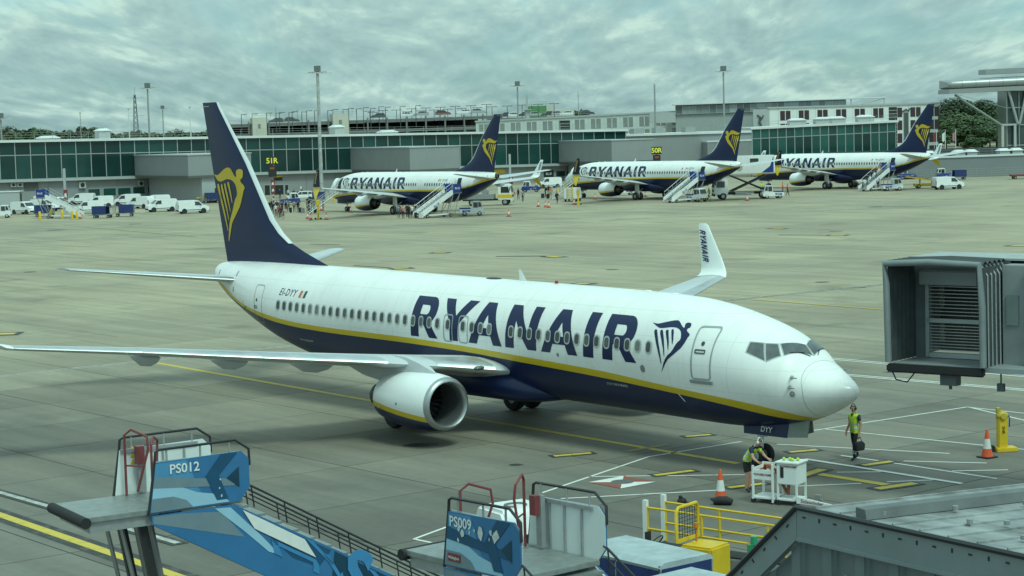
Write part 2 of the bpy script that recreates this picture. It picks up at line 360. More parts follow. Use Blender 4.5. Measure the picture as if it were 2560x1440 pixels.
slab_me = sm.mesh('slab', [SLABM, mat('joint sealant', (.03, .03, .028), .8, var=.3, scale=2)])
nsl = 0
for i in range(-6, 11):
    for j in range(-7, 9):
        u, y = 14.1 + SLL*(i+0.5) - 0, -9.3 + SLW*(j+0.5)
        p = stand(u, y)
        if p.y < 36 or p.y > 108: continue
        d = p.y; px = 1280 + FPX*p.x/d
        if px < -350 or px > 2900: continue
        # the piece must show at least some ten pixels of depth
        if FPX*CAM_H/(d-2.5) - FPX*CAM_H/(d+2.5) < 22: continue
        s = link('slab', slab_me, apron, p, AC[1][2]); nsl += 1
# ------------------------------------------------------------------ painted markings (flat sheets just above the slabs)
def paintm(name, rgb, wear):
    m = bpy.data.materials.new(name); m.use_nodes = True; t = m.node_tree; b = t.nodes['Principled BSDF']; LL = t.links.new
    geo = t.nodes.new('ShaderNodeNewGeometry'); n = t.nodes.new('ShaderNodeTexNoise'); n.inputs['Scale'].default_value = 2.2; n.inputs['Detail'].default_value = 8; n.inputs['Roughness'].default_value = 0.7; LL(geo.outputs['Position'], n.inputs['Vector'])
    r = t.nodes.new('ShaderNodeMapRange'); r.inputs[1].default_value = 0.5-wear; r.inputs[2].default_value = 0.75-wear*0.6; LL(n.outputs['Fac'], r.inputs[0])
    mx = t.nodes.new('ShaderNodeMixRGB'); mx.inputs[1].default_value = (*rgb, 1); mx.inputs[2].default_value = (0.14, 0.135, 0.115, 1); LL(r.outputs[0], mx.inputs[0]); LL(mx.outputs[0], b.inputs['Base Color'])
    b.inputs['Roughness'].default_value = 0.7; return m
PW = paintm('white line paint', (0.66, 0.66, 0.63), -0.06); PWF = paintm('worn white line paint', (0.50, 0.50, 0.46), 0.10)
PY = paintm('yellow line paint', (0.58, 0.42, 0.06), -0.05); PYF = paintm('worn yellow line paint', (0.36, 0.28, 0.08), 0.12); PK = paintm('black line border', (0.035, 0.035, 0.034), 0.0); PR = paintm('red ground paint', (0.26, 0.07, 0.05), 0.02)
LAY = [0.004]
def sheet(name, pts, m, z):
    mb = MB(); mb.add([(p.x, p.y, z) for p in pts], [tuple(range(len(pts)))]); return mb.build(name, m, apron, fix=False)
def quad(a, b, w, e=0.0):
    d = (b-a).normalized(); n = Vector((-d.y, d.x, 0)); a, b = a-d*e, b+d*e
    return [a-n*w/2, b-n*w/2, b+n*w/2, a+n*w/2]
def line(p0, p1, w, m=None, border=0.0, z=0.008, name='painted_line', breaks=None):
    a, b = (G(*p) if len(p) == 2 and isinstance(p, tuple) else p for p in (p0, p1))
    a, b = a.copy(), b.copy(); a.z = b.z = 0
    if border: sheet('line_border', quad(a, b, w+2*border, border), PK, z-0.004)
    return sheet(name, quad(a, b, w), m or PW, z)
def sline(u0, y0, u1, y1, w, m=None, border=0.0, z=0.008): return line(stand(u0, y0), stand(u1, y1), w, m, border, z)
# lead-in line of the stand and its stop bars
sline(47, 1.0, 19.1, 0.0, 0.28, PY, 0.0, 0.008); sline(19.08, 0.0, 4.8, -0.3, 0.28, PY, 0.0, 0.008)
for u, y in ((9.2, -0.15),): sline(u, y-1.0, u, y+1.0, 0.3, PYF, 0, 0.012)
a, b = G(2012, 1180), G(2245, 1217); line(a, b, 0.34, PY, 0.0, 0.012)
for px, py, dx, dy in ((2025, 1184, 32, -10), (2240, 1216, 48, -7)): line(G(px-dx, py-dy), G(px+dx, py+dy), 0.34, PY, 0.16, 0.020)
for q in (((1385, 1141), (1478, 1133)), ((1714, 1092), (1776, 1087)), ((1637, 1189), (1733, 1177)), ((1822, 1220), (1912, 1209)), ((1974, 1131), (2043, 1125)), ((2158, 1164), (2230, 1154))):
    line(q[0], q[1], 0.26, PY, 0.14, 0.016)
# white lines of the stand
for q in (((1351, 1234), (1622, 1142)), ((1622, 1142), (1855, 1104)), ((2012, 1080), (2417, 1018)), ((2417, 1018), (2640, 1042)), ((2430, 1020), (2640, 1070)), ((2060, 1073), (2640, 1132)), ((1942, 1111), (2374, 1134)),
          ((2102, 1139), (2195, 1152)), ((2235, 1158), (2492, 1197)), ((2259, 1153), (2467, 1158)), ((2380, 1178), (2520, 1175)), ((2092, 1181), (2203, 1180)), ((2217, 1205), (2339, 1200)), ((1987, 1216), (2153, 1209)),
          ((1470, 1192), (1868, 1187)), ((1402, 1247), (1795, 1226)), ((1035, 1348), (1130, 1313)), ((1035, 1348), (1078, 1357))):
    line(q[0], q[1], 0.10, PW, 0, 0.008)
line((2012, 1148), (2405, 1210), 0.20, PW, 0.0, 0.016)
# double white line of the taxiway edge
for off in (-0.22, 0.22): sline(47.35+off, -16, 43.6+off, 90, 0.14, PWF, 0, 0.006)
for off in (-0.2, 0.2):
    a, b = G(2060, 895), G(2620, 946); line(a+Vector((0, off*1.4, 0)), b+Vector((0, off*1.4, 0)), 0.14, PW)
    a, b = G(2110, 937), G(2620, 980); line(a+Vector((0, off*1.2, 0)), b+Vector((0, off*1.2, 0)), 0.14, PW)
line((1886, 749), (2300, 781), 0.22, PY)
# red and white square around a hydrant pit
c = [stand(5.9, -5.8), stand(5.9, -4.3), stand(4.4, -4.3), stand(4.4, -5.8)]; cc = (c[0]+c[2])/2
for i, m in enumerate((PW, PR, PW, PR)): sheet('pit_marking', [c[i], c[(i+1) % 4], cc], m, 0.0125)
mb = MB(); mb.cyl((cc.x, cc.y, 0.013), (cc.x, cc.y, 0.03), 0.36, 0.34, 20); tag(mb.build('hydrant_cover', mat('iron cover', (.16, .16, .15), .6, .4, var=.2)), 'round grey iron cover in the red and white square', 'pit cover')
# bottom left corner lines
line((-60, 1267), (470, 1450), 0.34, PY, 0.26, 0.012)
line((-60, 1215), (445, 1359), 0.22, PWF, 0.16, 0.020)
# long faint lines on the far apron
for q, w, m in ((((0, 608), (560, 584)), .30, PWF), (((560, 583), (1560, 540)), .22, PWF), (((0, 598), (45, 598)), .3, PWF), (((160, 563), (490, 592)), .28, PYF), (((690, 555), (840, 552)), .2, PWF), (((1290, 568), (1620, 545)), .2, PWF),
                (((700, 574), (1400, 545)), .25, PWF), (((1500, 551), (2560, 505)), .3, PWF), (((2200, 510), (2560, 440)), .25, PWF), (((1780, 520), (2240, 498)), .2, PWF)):
    line(q[0], q[1], w, m)
for (x0, y0, x1, y1, w) in ((-30, 836, 38, 834, .9), (985, 672, 1022, 670, .8), (1440, 709, 1472, 710, .7), (1372, 641, 1400, 643, .8), (1085, 632, 1115, 632, .6), (2075, 588, 2112, 588, 1.0), (1930, 571, 1958, 572, .6), (2528, 614, 2600, 616, 1.)):
    line((x0, y0), (x1, y1), w, PY, 0.35, 0.012)
for (x0, y0, x1, y1, w) in ((885, 664, 975, 669, .35), (1240, 641, 1365, 640, .5), (1945, 587, 2060, 588, .45), (775, 610, 850, 612, .3)):
    line((x0, y0), (x1, y1), w, PK, 0, 0.008)
# stains with a shape of their own
STN = mat('oil stain', (0.035, 0.036, 0.034), 0.5, var=0.3, scale=1.5)
def stain(px, py, rx, ry, rz=0.0, seed=0):
    c = G(px, py); rd = random.Random(seed+int(px)); P = []
    for k in range(26):
        t = 2*math.pi*k/26; q = 1+rd.uniform(-.14, .14); x, y = rx*math.cos(t)*q, ry*math.sin(t)*q
        P.append(Vector((c.x+x*math.cos(rz)-y*math.sin(rz), c.y+x*math.sin(rz)+y*math.cos(rz), 0)))
    return sheet('oil_stain', P, STN, 0.0035+rd.uniform(0, .0004))
stain(1052, 1112, .62, .42, 0, 1); stain(140, 575, 1.1, .7); stain(338, 560, .9, .5); stain(75, 680, .55, .45); stain(2055, 705, .5, .35); stain(2150, 718, .4, .3); stain(1530, 674, .5, .35); stain(2240, 930, .55, .3); stain(1290, 1162, .22, .2); stain(2090, 578, .7, .35); stain(2190, 517, .9, .7)
# ------------------------------------------------------------------ airliners
SLOPE = 0.0066
STN_ = [(0.00,2.68,2.68,0.00,2.68),(0.03,2.80,2.56,0.12,2.69),(0.12,2.91,2.46,0.24,2.69),(0.30,3.02,2.35,0.43,2.69),(0.60,3.15,2.18,0.68,2.70),(1.00,3.34,1.97,0.93,2.73),(1.50,3.59,1.76,1.19,2.79),
(1.72,3.70,1.68,1.29,2.81),(2.05,4.02,1.58,1.43,2.86),(2.30,4.16,1.52,1.52,2.90),(2.60,4.29,1.46,1.59,2.95),(3.00,4.46,1.40,1.67,3.00),(3.50,4.63,1.32,1.73,3.06),(4.50,4.89,1.21,1.80,3.16),(5.50,5.09,1.18,1.85,3.28),(7.00,5.25,1.18,1.88,3.45),
(8.50,5.30,1.18,1.88,3.50),(12.0,5.32,1.18,1.88,3.50),(24.0,5.31,1.20,1.89,3.50),(25.5,5.31,1.24,1.89,3.48),(27.0,5.30,1.32,1.88,3.42),(29.0,5.29,1.50,1.84,3.38),(31.0,5.29,1.90,1.71,3.45),
(33.0,5.27,2.52,1.47,3.69),(35.0,5.22,3.26,1.12,4.04),(36.3,5.16,3.80,0.80,4.36),(36.9,5.11,4.05,0.60,4.52),(37.2,5.04,4.22,0.45,4.62),(37.35,4.94,4.40,0.30,4.68)]
def pchip(xs, ys):
    n = len(xs); h = [xs[i+1]-xs[i] for i in range(n-1)]; d = [(ys[i+1]-ys[i])/h[i] for i in range(n-1)]; m = [0]*n; m[0] = d[0]; m[-1] = d[-1]
    for i in range(1, n-1):
        if d[i-1]*d[i] > 0: w1 = 2*h[i]+h[i-1]; w2 = h[i]+2*h[i-1]; m[i] = (w1+w2)/(w1/d[i-1]+w2/d[i])
    def f(t):
        t = min(max(t, xs[0]), xs[-1]); i = 0
        while i < n-2 and t > xs[i+1]: i += 1
        s = (t-xs[i])/h[i]
        return (2*s**3-3*s**2+1)*ys[i]+(s**3-2*s**2+s)*h[i]*m[i]+(-2*s**3+3*s**2)*ys[i+1]+(s**3-s**2)*h[i]*m[i+1]
    return f
_pf = [pchip([r[0] for r in STN_], [r[j] for r in STN_]) for j in range(1, 5)]
def sect(u): return [p(u) for p in _pf]
def surf_y(u, z):
    t, b, w, c = sect(u); zz = z-SLOPE*u; q = (zz-c)/max(t-c, 1e-6) if zz > c else (c-zz)/max(c-b, 1e-6)
    return w*math.sqrt(max(0.0, 1-q*q))
def on_side(u, z, s, off=0.006):
    "point on the fuselage skin at height z, s=+1 left, -1 right"
    e = 0.02; y = surf_y(u, z); y1, y2 = surf_y(u, z+e), surf_y(u, z-e); x1, x2 = surf_y(u+e, z), surf_y(u-e, z)
    n = Vector((-(x1-x2)/(2*e)*-1, 1, -(y1-y2)/(2*e))); n.normalize()
    return Vector((-u + n.x*off*-1*-1, s*(y+n.y*off), z+n.z*off))
def push(u, y, z, off=0.008):
    t, b, w, c = sect(u); zz = z-SLOPE*u; h = (t-c) if zz > c else (c-b); q = math.sqrt((y/w)**2+((zz-c)/h)**2)
    y2, z2 = y/q, c+(zz-c)/q; n = Vector((0.25, y2/w/w, (z2-c)/h/h)); n.normalize()
    return Vector((-u+n.x*off, y2+n.y*off, z2+SLOPE*u+n.z*off))
_st = pchip([1.40,1.63,2.23,2.72,3.62,5.26,7.07,9.77,12.17,14.6,17.2,21.15,25.5,28.3,30,31.3,32.1,33.4,34.3,35.5,36.6,37.35], [1.80,1.93,2.11,2.20,2.31,2.44,2.57,2.78,2.89,3.00,3.10,3.19,3.21,3.27,3.37,3.49,3.57,3.77,4.01,4.42,4.66,4.8])
_sb = pchip([1.71,1.95,2.44,3.05,3.75,5.37,7.19,9.86,12.26,14.68,16.5,21.2,25.6,28.3,30.1,31.3,32.1,33.3,34.4,35.5,36.6,37.35], [1.70,1.75,1.84,1.95,2.06,2.23,2.36,2.54,2.66,2.77,2.86,2.97,3.00,3.07,3.17,3.28,3.39,3.60,3.86,4.16,4.42,4.6])
def _ang(u, z):
    t, b, w, c = sect(u); zz = z-SLOPE*u; q = (zz-c)/max(t-c, 1e-6) if zz > c else (zz-c)/max(c-b, 1e-6)
    return math.asin(max(-1, min(1, q)))
def fuselage_mesh():
    us = [0.004, .015, .03, .06, .1, .15, .22, .3, .42, .56, .72, .9, 1.1, 1.3, 1.45, 1.6, 1.72, 1.85, 1.95, 2.05, 2.17, 2.3, 2.45, 2.6, 2.8, 3.0, 3.25, 3.5, 3.8, 4.2, 4.6, 5.0, 5.5, 6, 6.5, 7, 7.7, 8.5] + [8.5+k*1.0 for k in range(1, 17)] + [25.2, 26, 26.8, 27.6, 28.4, 29.2, 30, 30.7, 31.4, 32, 32.6, 33.2, 33.8, 34.4, 35, 35.6, 36.1, 36.5, 36.8, 37.05, 37.2, 37.28, 37.35]
    A, B, Cn = 16, 2, 9; rings = []
    for u in us:
        t, b, w, c = sect(u)
        aT = max(_ang(u, _st(u)) if u > 1.40 else -math.pi/2, -math.pi/2+0.02); aB = max(_ang(u, _sb(u)) if u > 1.71 else -math.pi/2, -math.pi/2+0.01); aB = min(aB, aT-0.005)
        an = [math.pi/2+(aT-math.pi/2)*k/A for k in range(A+1)] + [aT+(aB-aT)*k/B for k in range(1, B+1)] + [aB+(-math.pi/2-aB)*k/Cn for k in range(1, Cn+1)]
        half = []
        for a in an:
            s = math.sin(a); half.append((-u, w*math.cos(a), c+((t-c) if s > 0 else (c-b))*s+SLOPE*u))
        rings.append(half + [(x, -y, z) for x, y, z in half[-2:0:-1]])
    n = len(rings[0]); H = A+B+Cn
    def mf(i, k):
        kk = k if k < H else n-1-k
        return 0 if kk < A else (1 if kk < A+B else 2)
    mb = MB(); mb.loft(rings, mfun=mf); return mb.mesh('fuselage', [FWHITE, GOLD, NAVY], smooth=60)
AF = [(1, 0), (.85, .022), (.65, .048), (.42, .064), (.22, .058), (.10, .043), (.04, .029), (.01, .015), (0, 0), (.01, -.012), (.05, -.024), (.15, -.036), (.35, -.045), (.6, -.032), (.85, -.012)]
def wing_ring(u, y, z, ch, tc=1.0, cant=0.0, twist=0.0, a0=0, a1=None, grow=0.0):
    "aerofoil section; cant turns the thickness axis from up to sideways (outboard positive y)"
    P = []
    for x, h in AF:
        h = h*tc*ch + (grow if h >= 0 else -grow); xx = x*ch
        P.append((-(u+xx), y - math.sin(cant)*h, z + math.cos(cant)*h - twist*xx))
    return P
WING = [(1.0, 14.62, 6.2, 2.30, 1.25), (1.9, 15.0, 5.75, 2.38, 1.25), (3.6, 15.75, 4.95, 2.62, 1.12), (5.6, 16.5, 4.25, 2.88, 1.0), (9.0, 18.2, 3.55, 3.24, .95), (13.0, 20.25, 2.75, 3.68, .9), (17.0, 22.38, 1.82, 4.05, .88)]
def wpos(y):
    for a, b in zip(WING, WING[1:]):
        if y <= b[0]: t = (y-a[0])/(b[0]-a[0]); return [a[i]+(b[i]-a[i])*t for i in range(5)]
    return WING[-1]
def mirror(P, s): return [(x, y*s, z) for x, y, z in P]
def wing_mesh(s):
    mb = MB(); mb.loft([mirror(wing_ring(u, y, z, c, t, 0, .035), s) for y, u, c, z, t in WING]); return mb.mesh('wing', GREYW, smooth=40)
def slat_mesh(s, y0, y1, gap=0.0):
    mb = MB(); rings = []
    for k in range(7):
        y = y0+(y1-y0)*k/6; yy, u, c, z, t = wpos(y); full = wing_ring(u, y, z, c, t, 0, .035, grow=.006)
        ring = [full[i] for i in (4, 5, 6, 7, 8, 9, 10, 11)]; ring = [(x+.006, a, b) for x, a, b in ring]; rings.append(mirror(ring, s))
    mb.loft(rings); return mb.mesh('leading_edge', ALU, smooth=50)
def winglet_mesh(s, split=False):
    mb = MB(); S = [(22.38, 17.0, 4.05, 1.82, .88, 0), (22.52, 17.2, 4.09, 1.75, .85, R(15)), (22.68, 17.38, 4.2, 1.64, .8, R(40)), (22.86, 17.5, 4.42, 1.52, .75, R(66)), (23.15, 17.56, 4.9, 1.32, .75, R(78)), (23.75, 17.68, 5.75, .92, .75, R(80)), (24.16, 17.77, 6.32, .62, .75, R(80)), (24.34, 17.79, 6.40, .40, .7, R(80))]
    n = len(AF)
    mb.loft([mirror(wing_ring(u, y, z, c, t, ca), s) for u, y, z, c, t, ca in S], mfun=lambda i, k: 0 if (k < 8 or i < 2) else 1)
    return mb.mesh('winglet', [WHITE, NAVY], smooth=40)
def strake_mesh(s):
    mb = MB(); S = [(22.6, 17.3, 4.02, 1.5, .8, R(-40)), (23.0, 17.6, 3.55, 1.15, .8, R(-60)), (23.75, 17.95, 2.85, .45, .8, R(-62)), (24.05, 18.02, 2.68, .15, .8, R(-62))]
    mb.loft([mirror(wing_ring(u, y, z, c, t, ca), s) for u, y, z, c, t, ca in S]); return mb.mesh('ventral_strake', GOLD, smooth=40)
def stab_mesh(s, le):
    S = [(34.0, .5, 4.66, 3.75, .8), (34.35, 1.0, 4.70, 3.5, .8), (38.0, 7.17, 5.42, 1.3, .75)]
    mb = MB()
    if not le: mb.loft([mirror(wing_ring(u, y, z, c, t), s) for u, y, z, c, t in S]); return mb.mesh('stabiliser', GREYW, smooth=40)
    rings = []
    for u, y, z, c, t in S[1:]:
        full = wing_ring(u, y, z, c, t, grow=.006); rings.append(mirror([(x+.006, a, b) for x, a, b in [full[i] for i in (5, 6, 7, 8, 9, 10)]], s))
    mb.loft(rings); return mb.mesh('stabiliser_edge', ALU, smooth=50)
FIN_LE = [(12.51, 37.08), (12.2, 36.85), (9.79, 34.60), (7.31, 32.70), (6.75, 32.05), (6.34, 31.40), (6.0, 30.45), (5.75, 29.6), (5.45, 28.55), (5.30, 28.2)]
FIN_TE = lambda z: 36.75+(z-5.16)*(38.44-36.75)/(12.51-5.16)
def fin_mesh():
    mb = MB(); rings = []
    for z, u in FIN_LE:
        c = FIN_TE(z)-u; th = max(.05, min(.17, .05*c)) * (1 if z > 5.9 else .8)
        half = [(0, 0), (.06, .45), (.2, .9), (.4, 1), (.7, .62), (1, .08)]
        ring = [(-(u+x*c), th*h, z) for x, h in half] + [(-(u+x*c), -th*h, z) for x, h in half[-1:0:-1]]
        rings.append(ring)
    mb.loft(rings); return mb.mesh('fin', NAVY, smooth=40)
def fin_edge_mesh():
    mb = MB(); rings = []
    for z, u in FIN_LE[:6]:
        c = FIN_TE(z)-u; th = max(.05, min(.17, .05*c)); w = .055*c if z > 7 else (.045*c if z > 6.5 else .02*c)
        rings.append([(-(u-.012), 0, z), (-(u+w*.45), th*.42+.012, z), (-(u+w), th*.62+.012, z), (-(u+w), -th*.62-.012, z), (-(u+w*.45), -th*.42-.012, z)])
    mb.loft(rings); return mb.mesh('leading_edge', mat('fin edge white', (.66, .68, .68), .35, var=.08), smooth=50)
def split_paint(name, z1, z2):
    if name in MATS: return MATS[name]
    m = bpy.data.materials.new(name); m.use_nodes = True; t = m.node_tree; b = t.nodes['Principled BSDF']; LL = t.links.new
    co = t.nodes.new('ShaderNodeTexCoord'); sp = t.nodes.new('ShaderNodeSeparateXYZ'); LL(co.outputs['Object'], sp.inputs[0])
    zz = t.nodes.new('ShaderNodeMath'); zz.operation = 'MULTIPLY_ADD'; LL(sp.outputs['X'], zz.inputs[0]); zz.inputs[1].default_value = 0.10; LL(sp.outputs['Z'], zz.inputs[2])
    def gt(v):
        n = t.nodes.new('ShaderNodeMath'); n.operation = 'GREATER_THAN'; n.inputs[1].default_value = v; LL(zz.outputs[0], n.inputs[0]); return n.outputs[0]
    a = t.nodes.new('ShaderNodeMixRGB'); a.inputs[1].default_value = (.006, .015, .066, 1); a.inputs[2].default_value = (.62, .43, .012, 1); LL(gt(z2), a.inputs[0])
    c = t.nodes.new('ShaderNodeMixRGB'); c.inputs[2].default_value = (.78, .79, .78, 1); LL(a.outputs[0], c.inputs[1]); LL(gt(z1), c.inputs[0]); LL(c.outputs[0], b.inputs['Base Color'])
    b.inputs['Roughness'].default_value = .3; b.inputs['Coat Weight'].default_value = .3; MATS[name] = m; return m
def engine(root, s, maxv=False):
    ex, ey, ez = -14.25, 4.83*s, 1.52
    prof = [(-.17, .968), (-.4, 1.01), (-.7, 1.045), (-1.1, 1.07), (-1.7, 1.07), (-2.3, 1.03), (-2.9, .94), (-3.35, .84), (-3.37, .80), (-3.0, .79)]
    mb = MB(); mb.lathe(prof, 36, sz=.93); nac = mb.build('engine_cowl', split_paint('cowl paint', -.36, -.56), root, smooth=40, loc=(ex, ey, ez))
    mb = MB(); mb.lathe([(-.42, .725), (-.2, .735), (-.06, .77), (0, .825), (-.025, .89), (-.09, .94), (-.17, .97)], 36, sz=.93); mb.build('inlet_lip', ALUD if not maxv else ALU, nac, smooth=60)
    mb = MB(); mb.lathe([(-.42, .726), (-.9, .76), (-1.55, .78), (-1.6, .2), (-1.62, .02)], 30, sz=.97); mb.build('inlet_duct', mat('inlet liner', (.10, .105, .105), .45, .2, var=.2, scale=5), nac, smooth=40)
    mb = MB()
    for k in range(24):
        a = 2*math.pi*k/24; ca, sa = math.cos(a), math.sin(a); cb, sb = math.cos(a+.19), math.sin(a+.19)
        mb.add([(-1.34, .2*ca, .2*sa), (-1.52, .2*cb, .2*sb), (-1.48, .77*cb, .77*sb), (-1.30, .77*math.cos(a+.05), .77*math.sin(a+.05))], [(0, 1, 2, 3)])
    mb.build('fan', mat('titanium blades', (.045, .048, .05), .4, .6, var=.1), nac, smooth=30)
    mb = MB(); mb.lathe([(-.98, .012), (-1.06, .075), (-1.18, .14), (-1.34, .205), (-1.42, .21)], 20); sp = mb.build('spinner', BLKP, nac, smooth=50)
    mb = MB()
    for k in range(9):
        a0, a1 = .5*k, .5*(k+1)
        def pt(a, d): r = .03+.017*a+d; return (-.985-(r*1.05)*1.0, r*math.cos(a)*1.03, r*math.sin(a)*1.03)
        mb.add([pt(a0, 0), pt(a1, 0), pt(a1, .022), pt(a0, .022)], [(0, 1, 2, 3)])
    mb.build('spiral_mark', REFL, sp, fix=False)
    mb = MB(); mb.lathe([(-2.9, .60), (-3.4, .57), (-4.15, .42), (-4.17, .38), (-3.7, .36)], 24); mb.lathe([(-3.6, .30), (-4.1, .27), (-4.6, .12), (-4.75, .02)], 18); mb.build('exhaust_nozzle', DARKM, nac, smooth=40)
    if maxv:
        mb = MB()
        for k in range(18):
            a0, a1 = 2*math.pi*k/18, 2*math.pi*(k+1)/18; am = (a0+a1)/2
            mb.add([(-3.34, .835*math.cos(a0), .835*math.sin(a0)*.96), (-3.34, .835*math.cos(a1), .835*math.sin(a1)*.96), (-3.66, .77*math.cos(am), .77*math.sin(am)*.96)], [(0, 1, 2)])
        mb.build('chevron_edge', DARKM, nac, fix=False)
    # pylon
    mb = MB(); rings = []
    for u, zt, zb, w in ((14.95, 2.60, 2.40, .03), (15.3, 2.74, 2.3, .17), (15.8, 2.90, 2.2, .23), (16.5, 3.04, 2.15, .25), (17.2, 3.06, 2.15, .23), (18.2, 2.8, 2.1, .18), (19.2, 2.66, 2.2, .12), (20.2, 2.58, 2.42, .03)):
        rings.append([(-u, ey-w, zb), (-u, ey+w, zb), (-u, ey+w, (zt+zb)/2), (-u, ey+w*.6, zt), (-u, ey-w*.6, zt), (-u, ey-w, (zt+zb)/2)])
    mb.loft(rings); mb.build('pylon', GREYW, root, smooth=40)
    # small marks on the outboard cowl
    for dx, dz, r in ((-1.62, .02, .05), (-2.75, -.2, .045)):
        yy = math.sqrt(max(0, 1.065**2-(dz)**2)); mb = MB(); mb.cyl((dx, s*yy*.985, dz), (dx, s*(yy+.008), dz), r, r, 12); mb.build('access_port', ALUD, nac, smooth=40)
def wheel(root, u, y, r, w, parent):
    mb = MB(); mb.lathe([(-w*.5, r*.5), (-w*.5, r*.72), (-w*.42, r*.93), (-w*.2, r), (w*.2, r), (w*.42, r*.93), (w*.5, r*.72), (w*.5, r*.5)], 24, axis='y'); wh = mb.build('wheel', RUB, parent, smooth=40, loc=(-u, y, r))
    mb = MB(); mb.cyl((0, -w*.36, 0), (0, w*.36, 0), r*.52, r*.52, 18); mb.cyl((0, -w*.5, 0), (0, w*.5, 0), r*.18, r*.18, 10); mb.build('rim', mat('wheel rim', (.45, .46, .46), .45, .3, var=.2, scale=6), wh, smooth=40)
    return wh
def gear(root, reg=None):
    mb = MB(); mb.cyl((-4.05, 0, .34), (-4.0, 0, 1.7), .075); mb.cyl((-4.05, -.3, .34), (-4.05, .3, .34), .05); mb.cyl((-4.05, 0, .9), (-5.2, 0, 1.6), .04); mb.box((-3.95, 0, 1.0), (.1, .35, .14)); ng = mb.build('nose_gear', WHITE, root, smooth=40)
    for y in (-.2, .2): wheel(root, 4.05, y, .345, .2, ng)
    for s in (-1, 1):
        mb = MB(); mb.plate([(-4.40, s*.42, 1.06), (-2.50, s*.46, 1.10), (-2.45, s*.38, 1.66), (-4.48, s*.34, 1.5)], .03); mb.build('nose_gear_door', NAVY, ng)
        mb = MB(); fe_ = -1.66 if s < 0 else -2.2; mb.plate([(-2.48, s*.46, 1.12), (fe_, s*.44, 1.20), (fe_+.02, s*.34, 1.78), (-2.44, s*.38, 1.66)], .03); mb.build('nose_gear_door', mat('door primer grey', (.22, .25, .22), .5, var=.2), ng)
    for s in (-1, 1):
        mb = MB(); mb.cyl((-19.6, s*2.86, .56), (-19.6, s*2.75, 2.4), .13, .15); mb.cyl((-19.6, s*2.4, .56), (-19.6, s*3.3, .56), .08); mb.cyl((-19.6, s*2.8, 1.0), (-19.5, s*1.4, 1.9), .06); mb.tube([(-19.75, s*2.86, .7), (-20.0, s*2.86, 1.0), (-19.75, s*2.84, 1.4)], .035)
        g = mb.build('main_gear', mat('gear leg grey', (.5, .51, .5), .45, .2, var=.2), root, smooth=40)
        for y in (2.43, 3.29): wheel(root, 19.6, s*y, .565, .40, g)
        mb = MB(); mb.plate([(-19.1, s*3.02, .8), (-20.1, s*3.02, .8), (-20.0, s*3.0, 2.5), (-19.2, s*3.0, 2.5)], .03); mb.build('gear_door', WHITE, g)
    return ng
LET = {}
def _arc(cx, cy, rx, ry, a0, a1, n=10): return [(cx+rx*math.cos(R(a0+(a1-a0)*k/n)), cy+ry*math.sin(R(a0+(a1-a0)*k/n))) for k in range(n+1)]
LET['R'] = [[(0, 0), (0, 1.5)] + [(1.0, 1.5)] + _arc(1.0, 1.03, .50, .47, 85, -60, 12) + [(1.16, .60), (1.67, 0), (1.14, 0), (.76, .54), (.5, .54), (.5, 0)], [(.5, .86), (.90, .86)] + _arc(.90, 1.03, .13, .17, -80, 80, 6) + [(.90, 1.2), (.5, 1.2)]]
LET['Y'] = [[(0, 1.5), (.56, 1.5), (.94, .93), (1.41, 1.5), (1.97, 1.5), (1.16, .6), (1.16, 0), (.67, 0), (.67, .6)]]
LET['A'] = [[(0, 0), (.69, 1.5), (1.20, 1.5), (1.92, 0), (1.42, 0), (1.28, .32), (.62, .32), (.48, 0)], [(.74, .60), (1.17, .60), (.96, 1.08)]]
LET['N'] = [[(0, 0), (0, 1.5), (.52, 1.5), (1.24, .56), (1.24, 1.5), (1.72, 1.5), (1.72, 0), (1.24, 0), (.48, .98), (.48, 0)]]
LET['I'] = [[(0, 0), (0, 1.5), (.52, 1.5), (.52, 0)]]
WORD = [('R', 0), ('Y', 1.75), ('A', 3.56), ('N', 5.69), ('A', 7.67), ('I', 9.90), ('R', 10.88)]
def word_polys(shear=.07): return [[(x+o+shear*z, z) for x, z in p] for ch, o in WORD for p in LET[ch]]
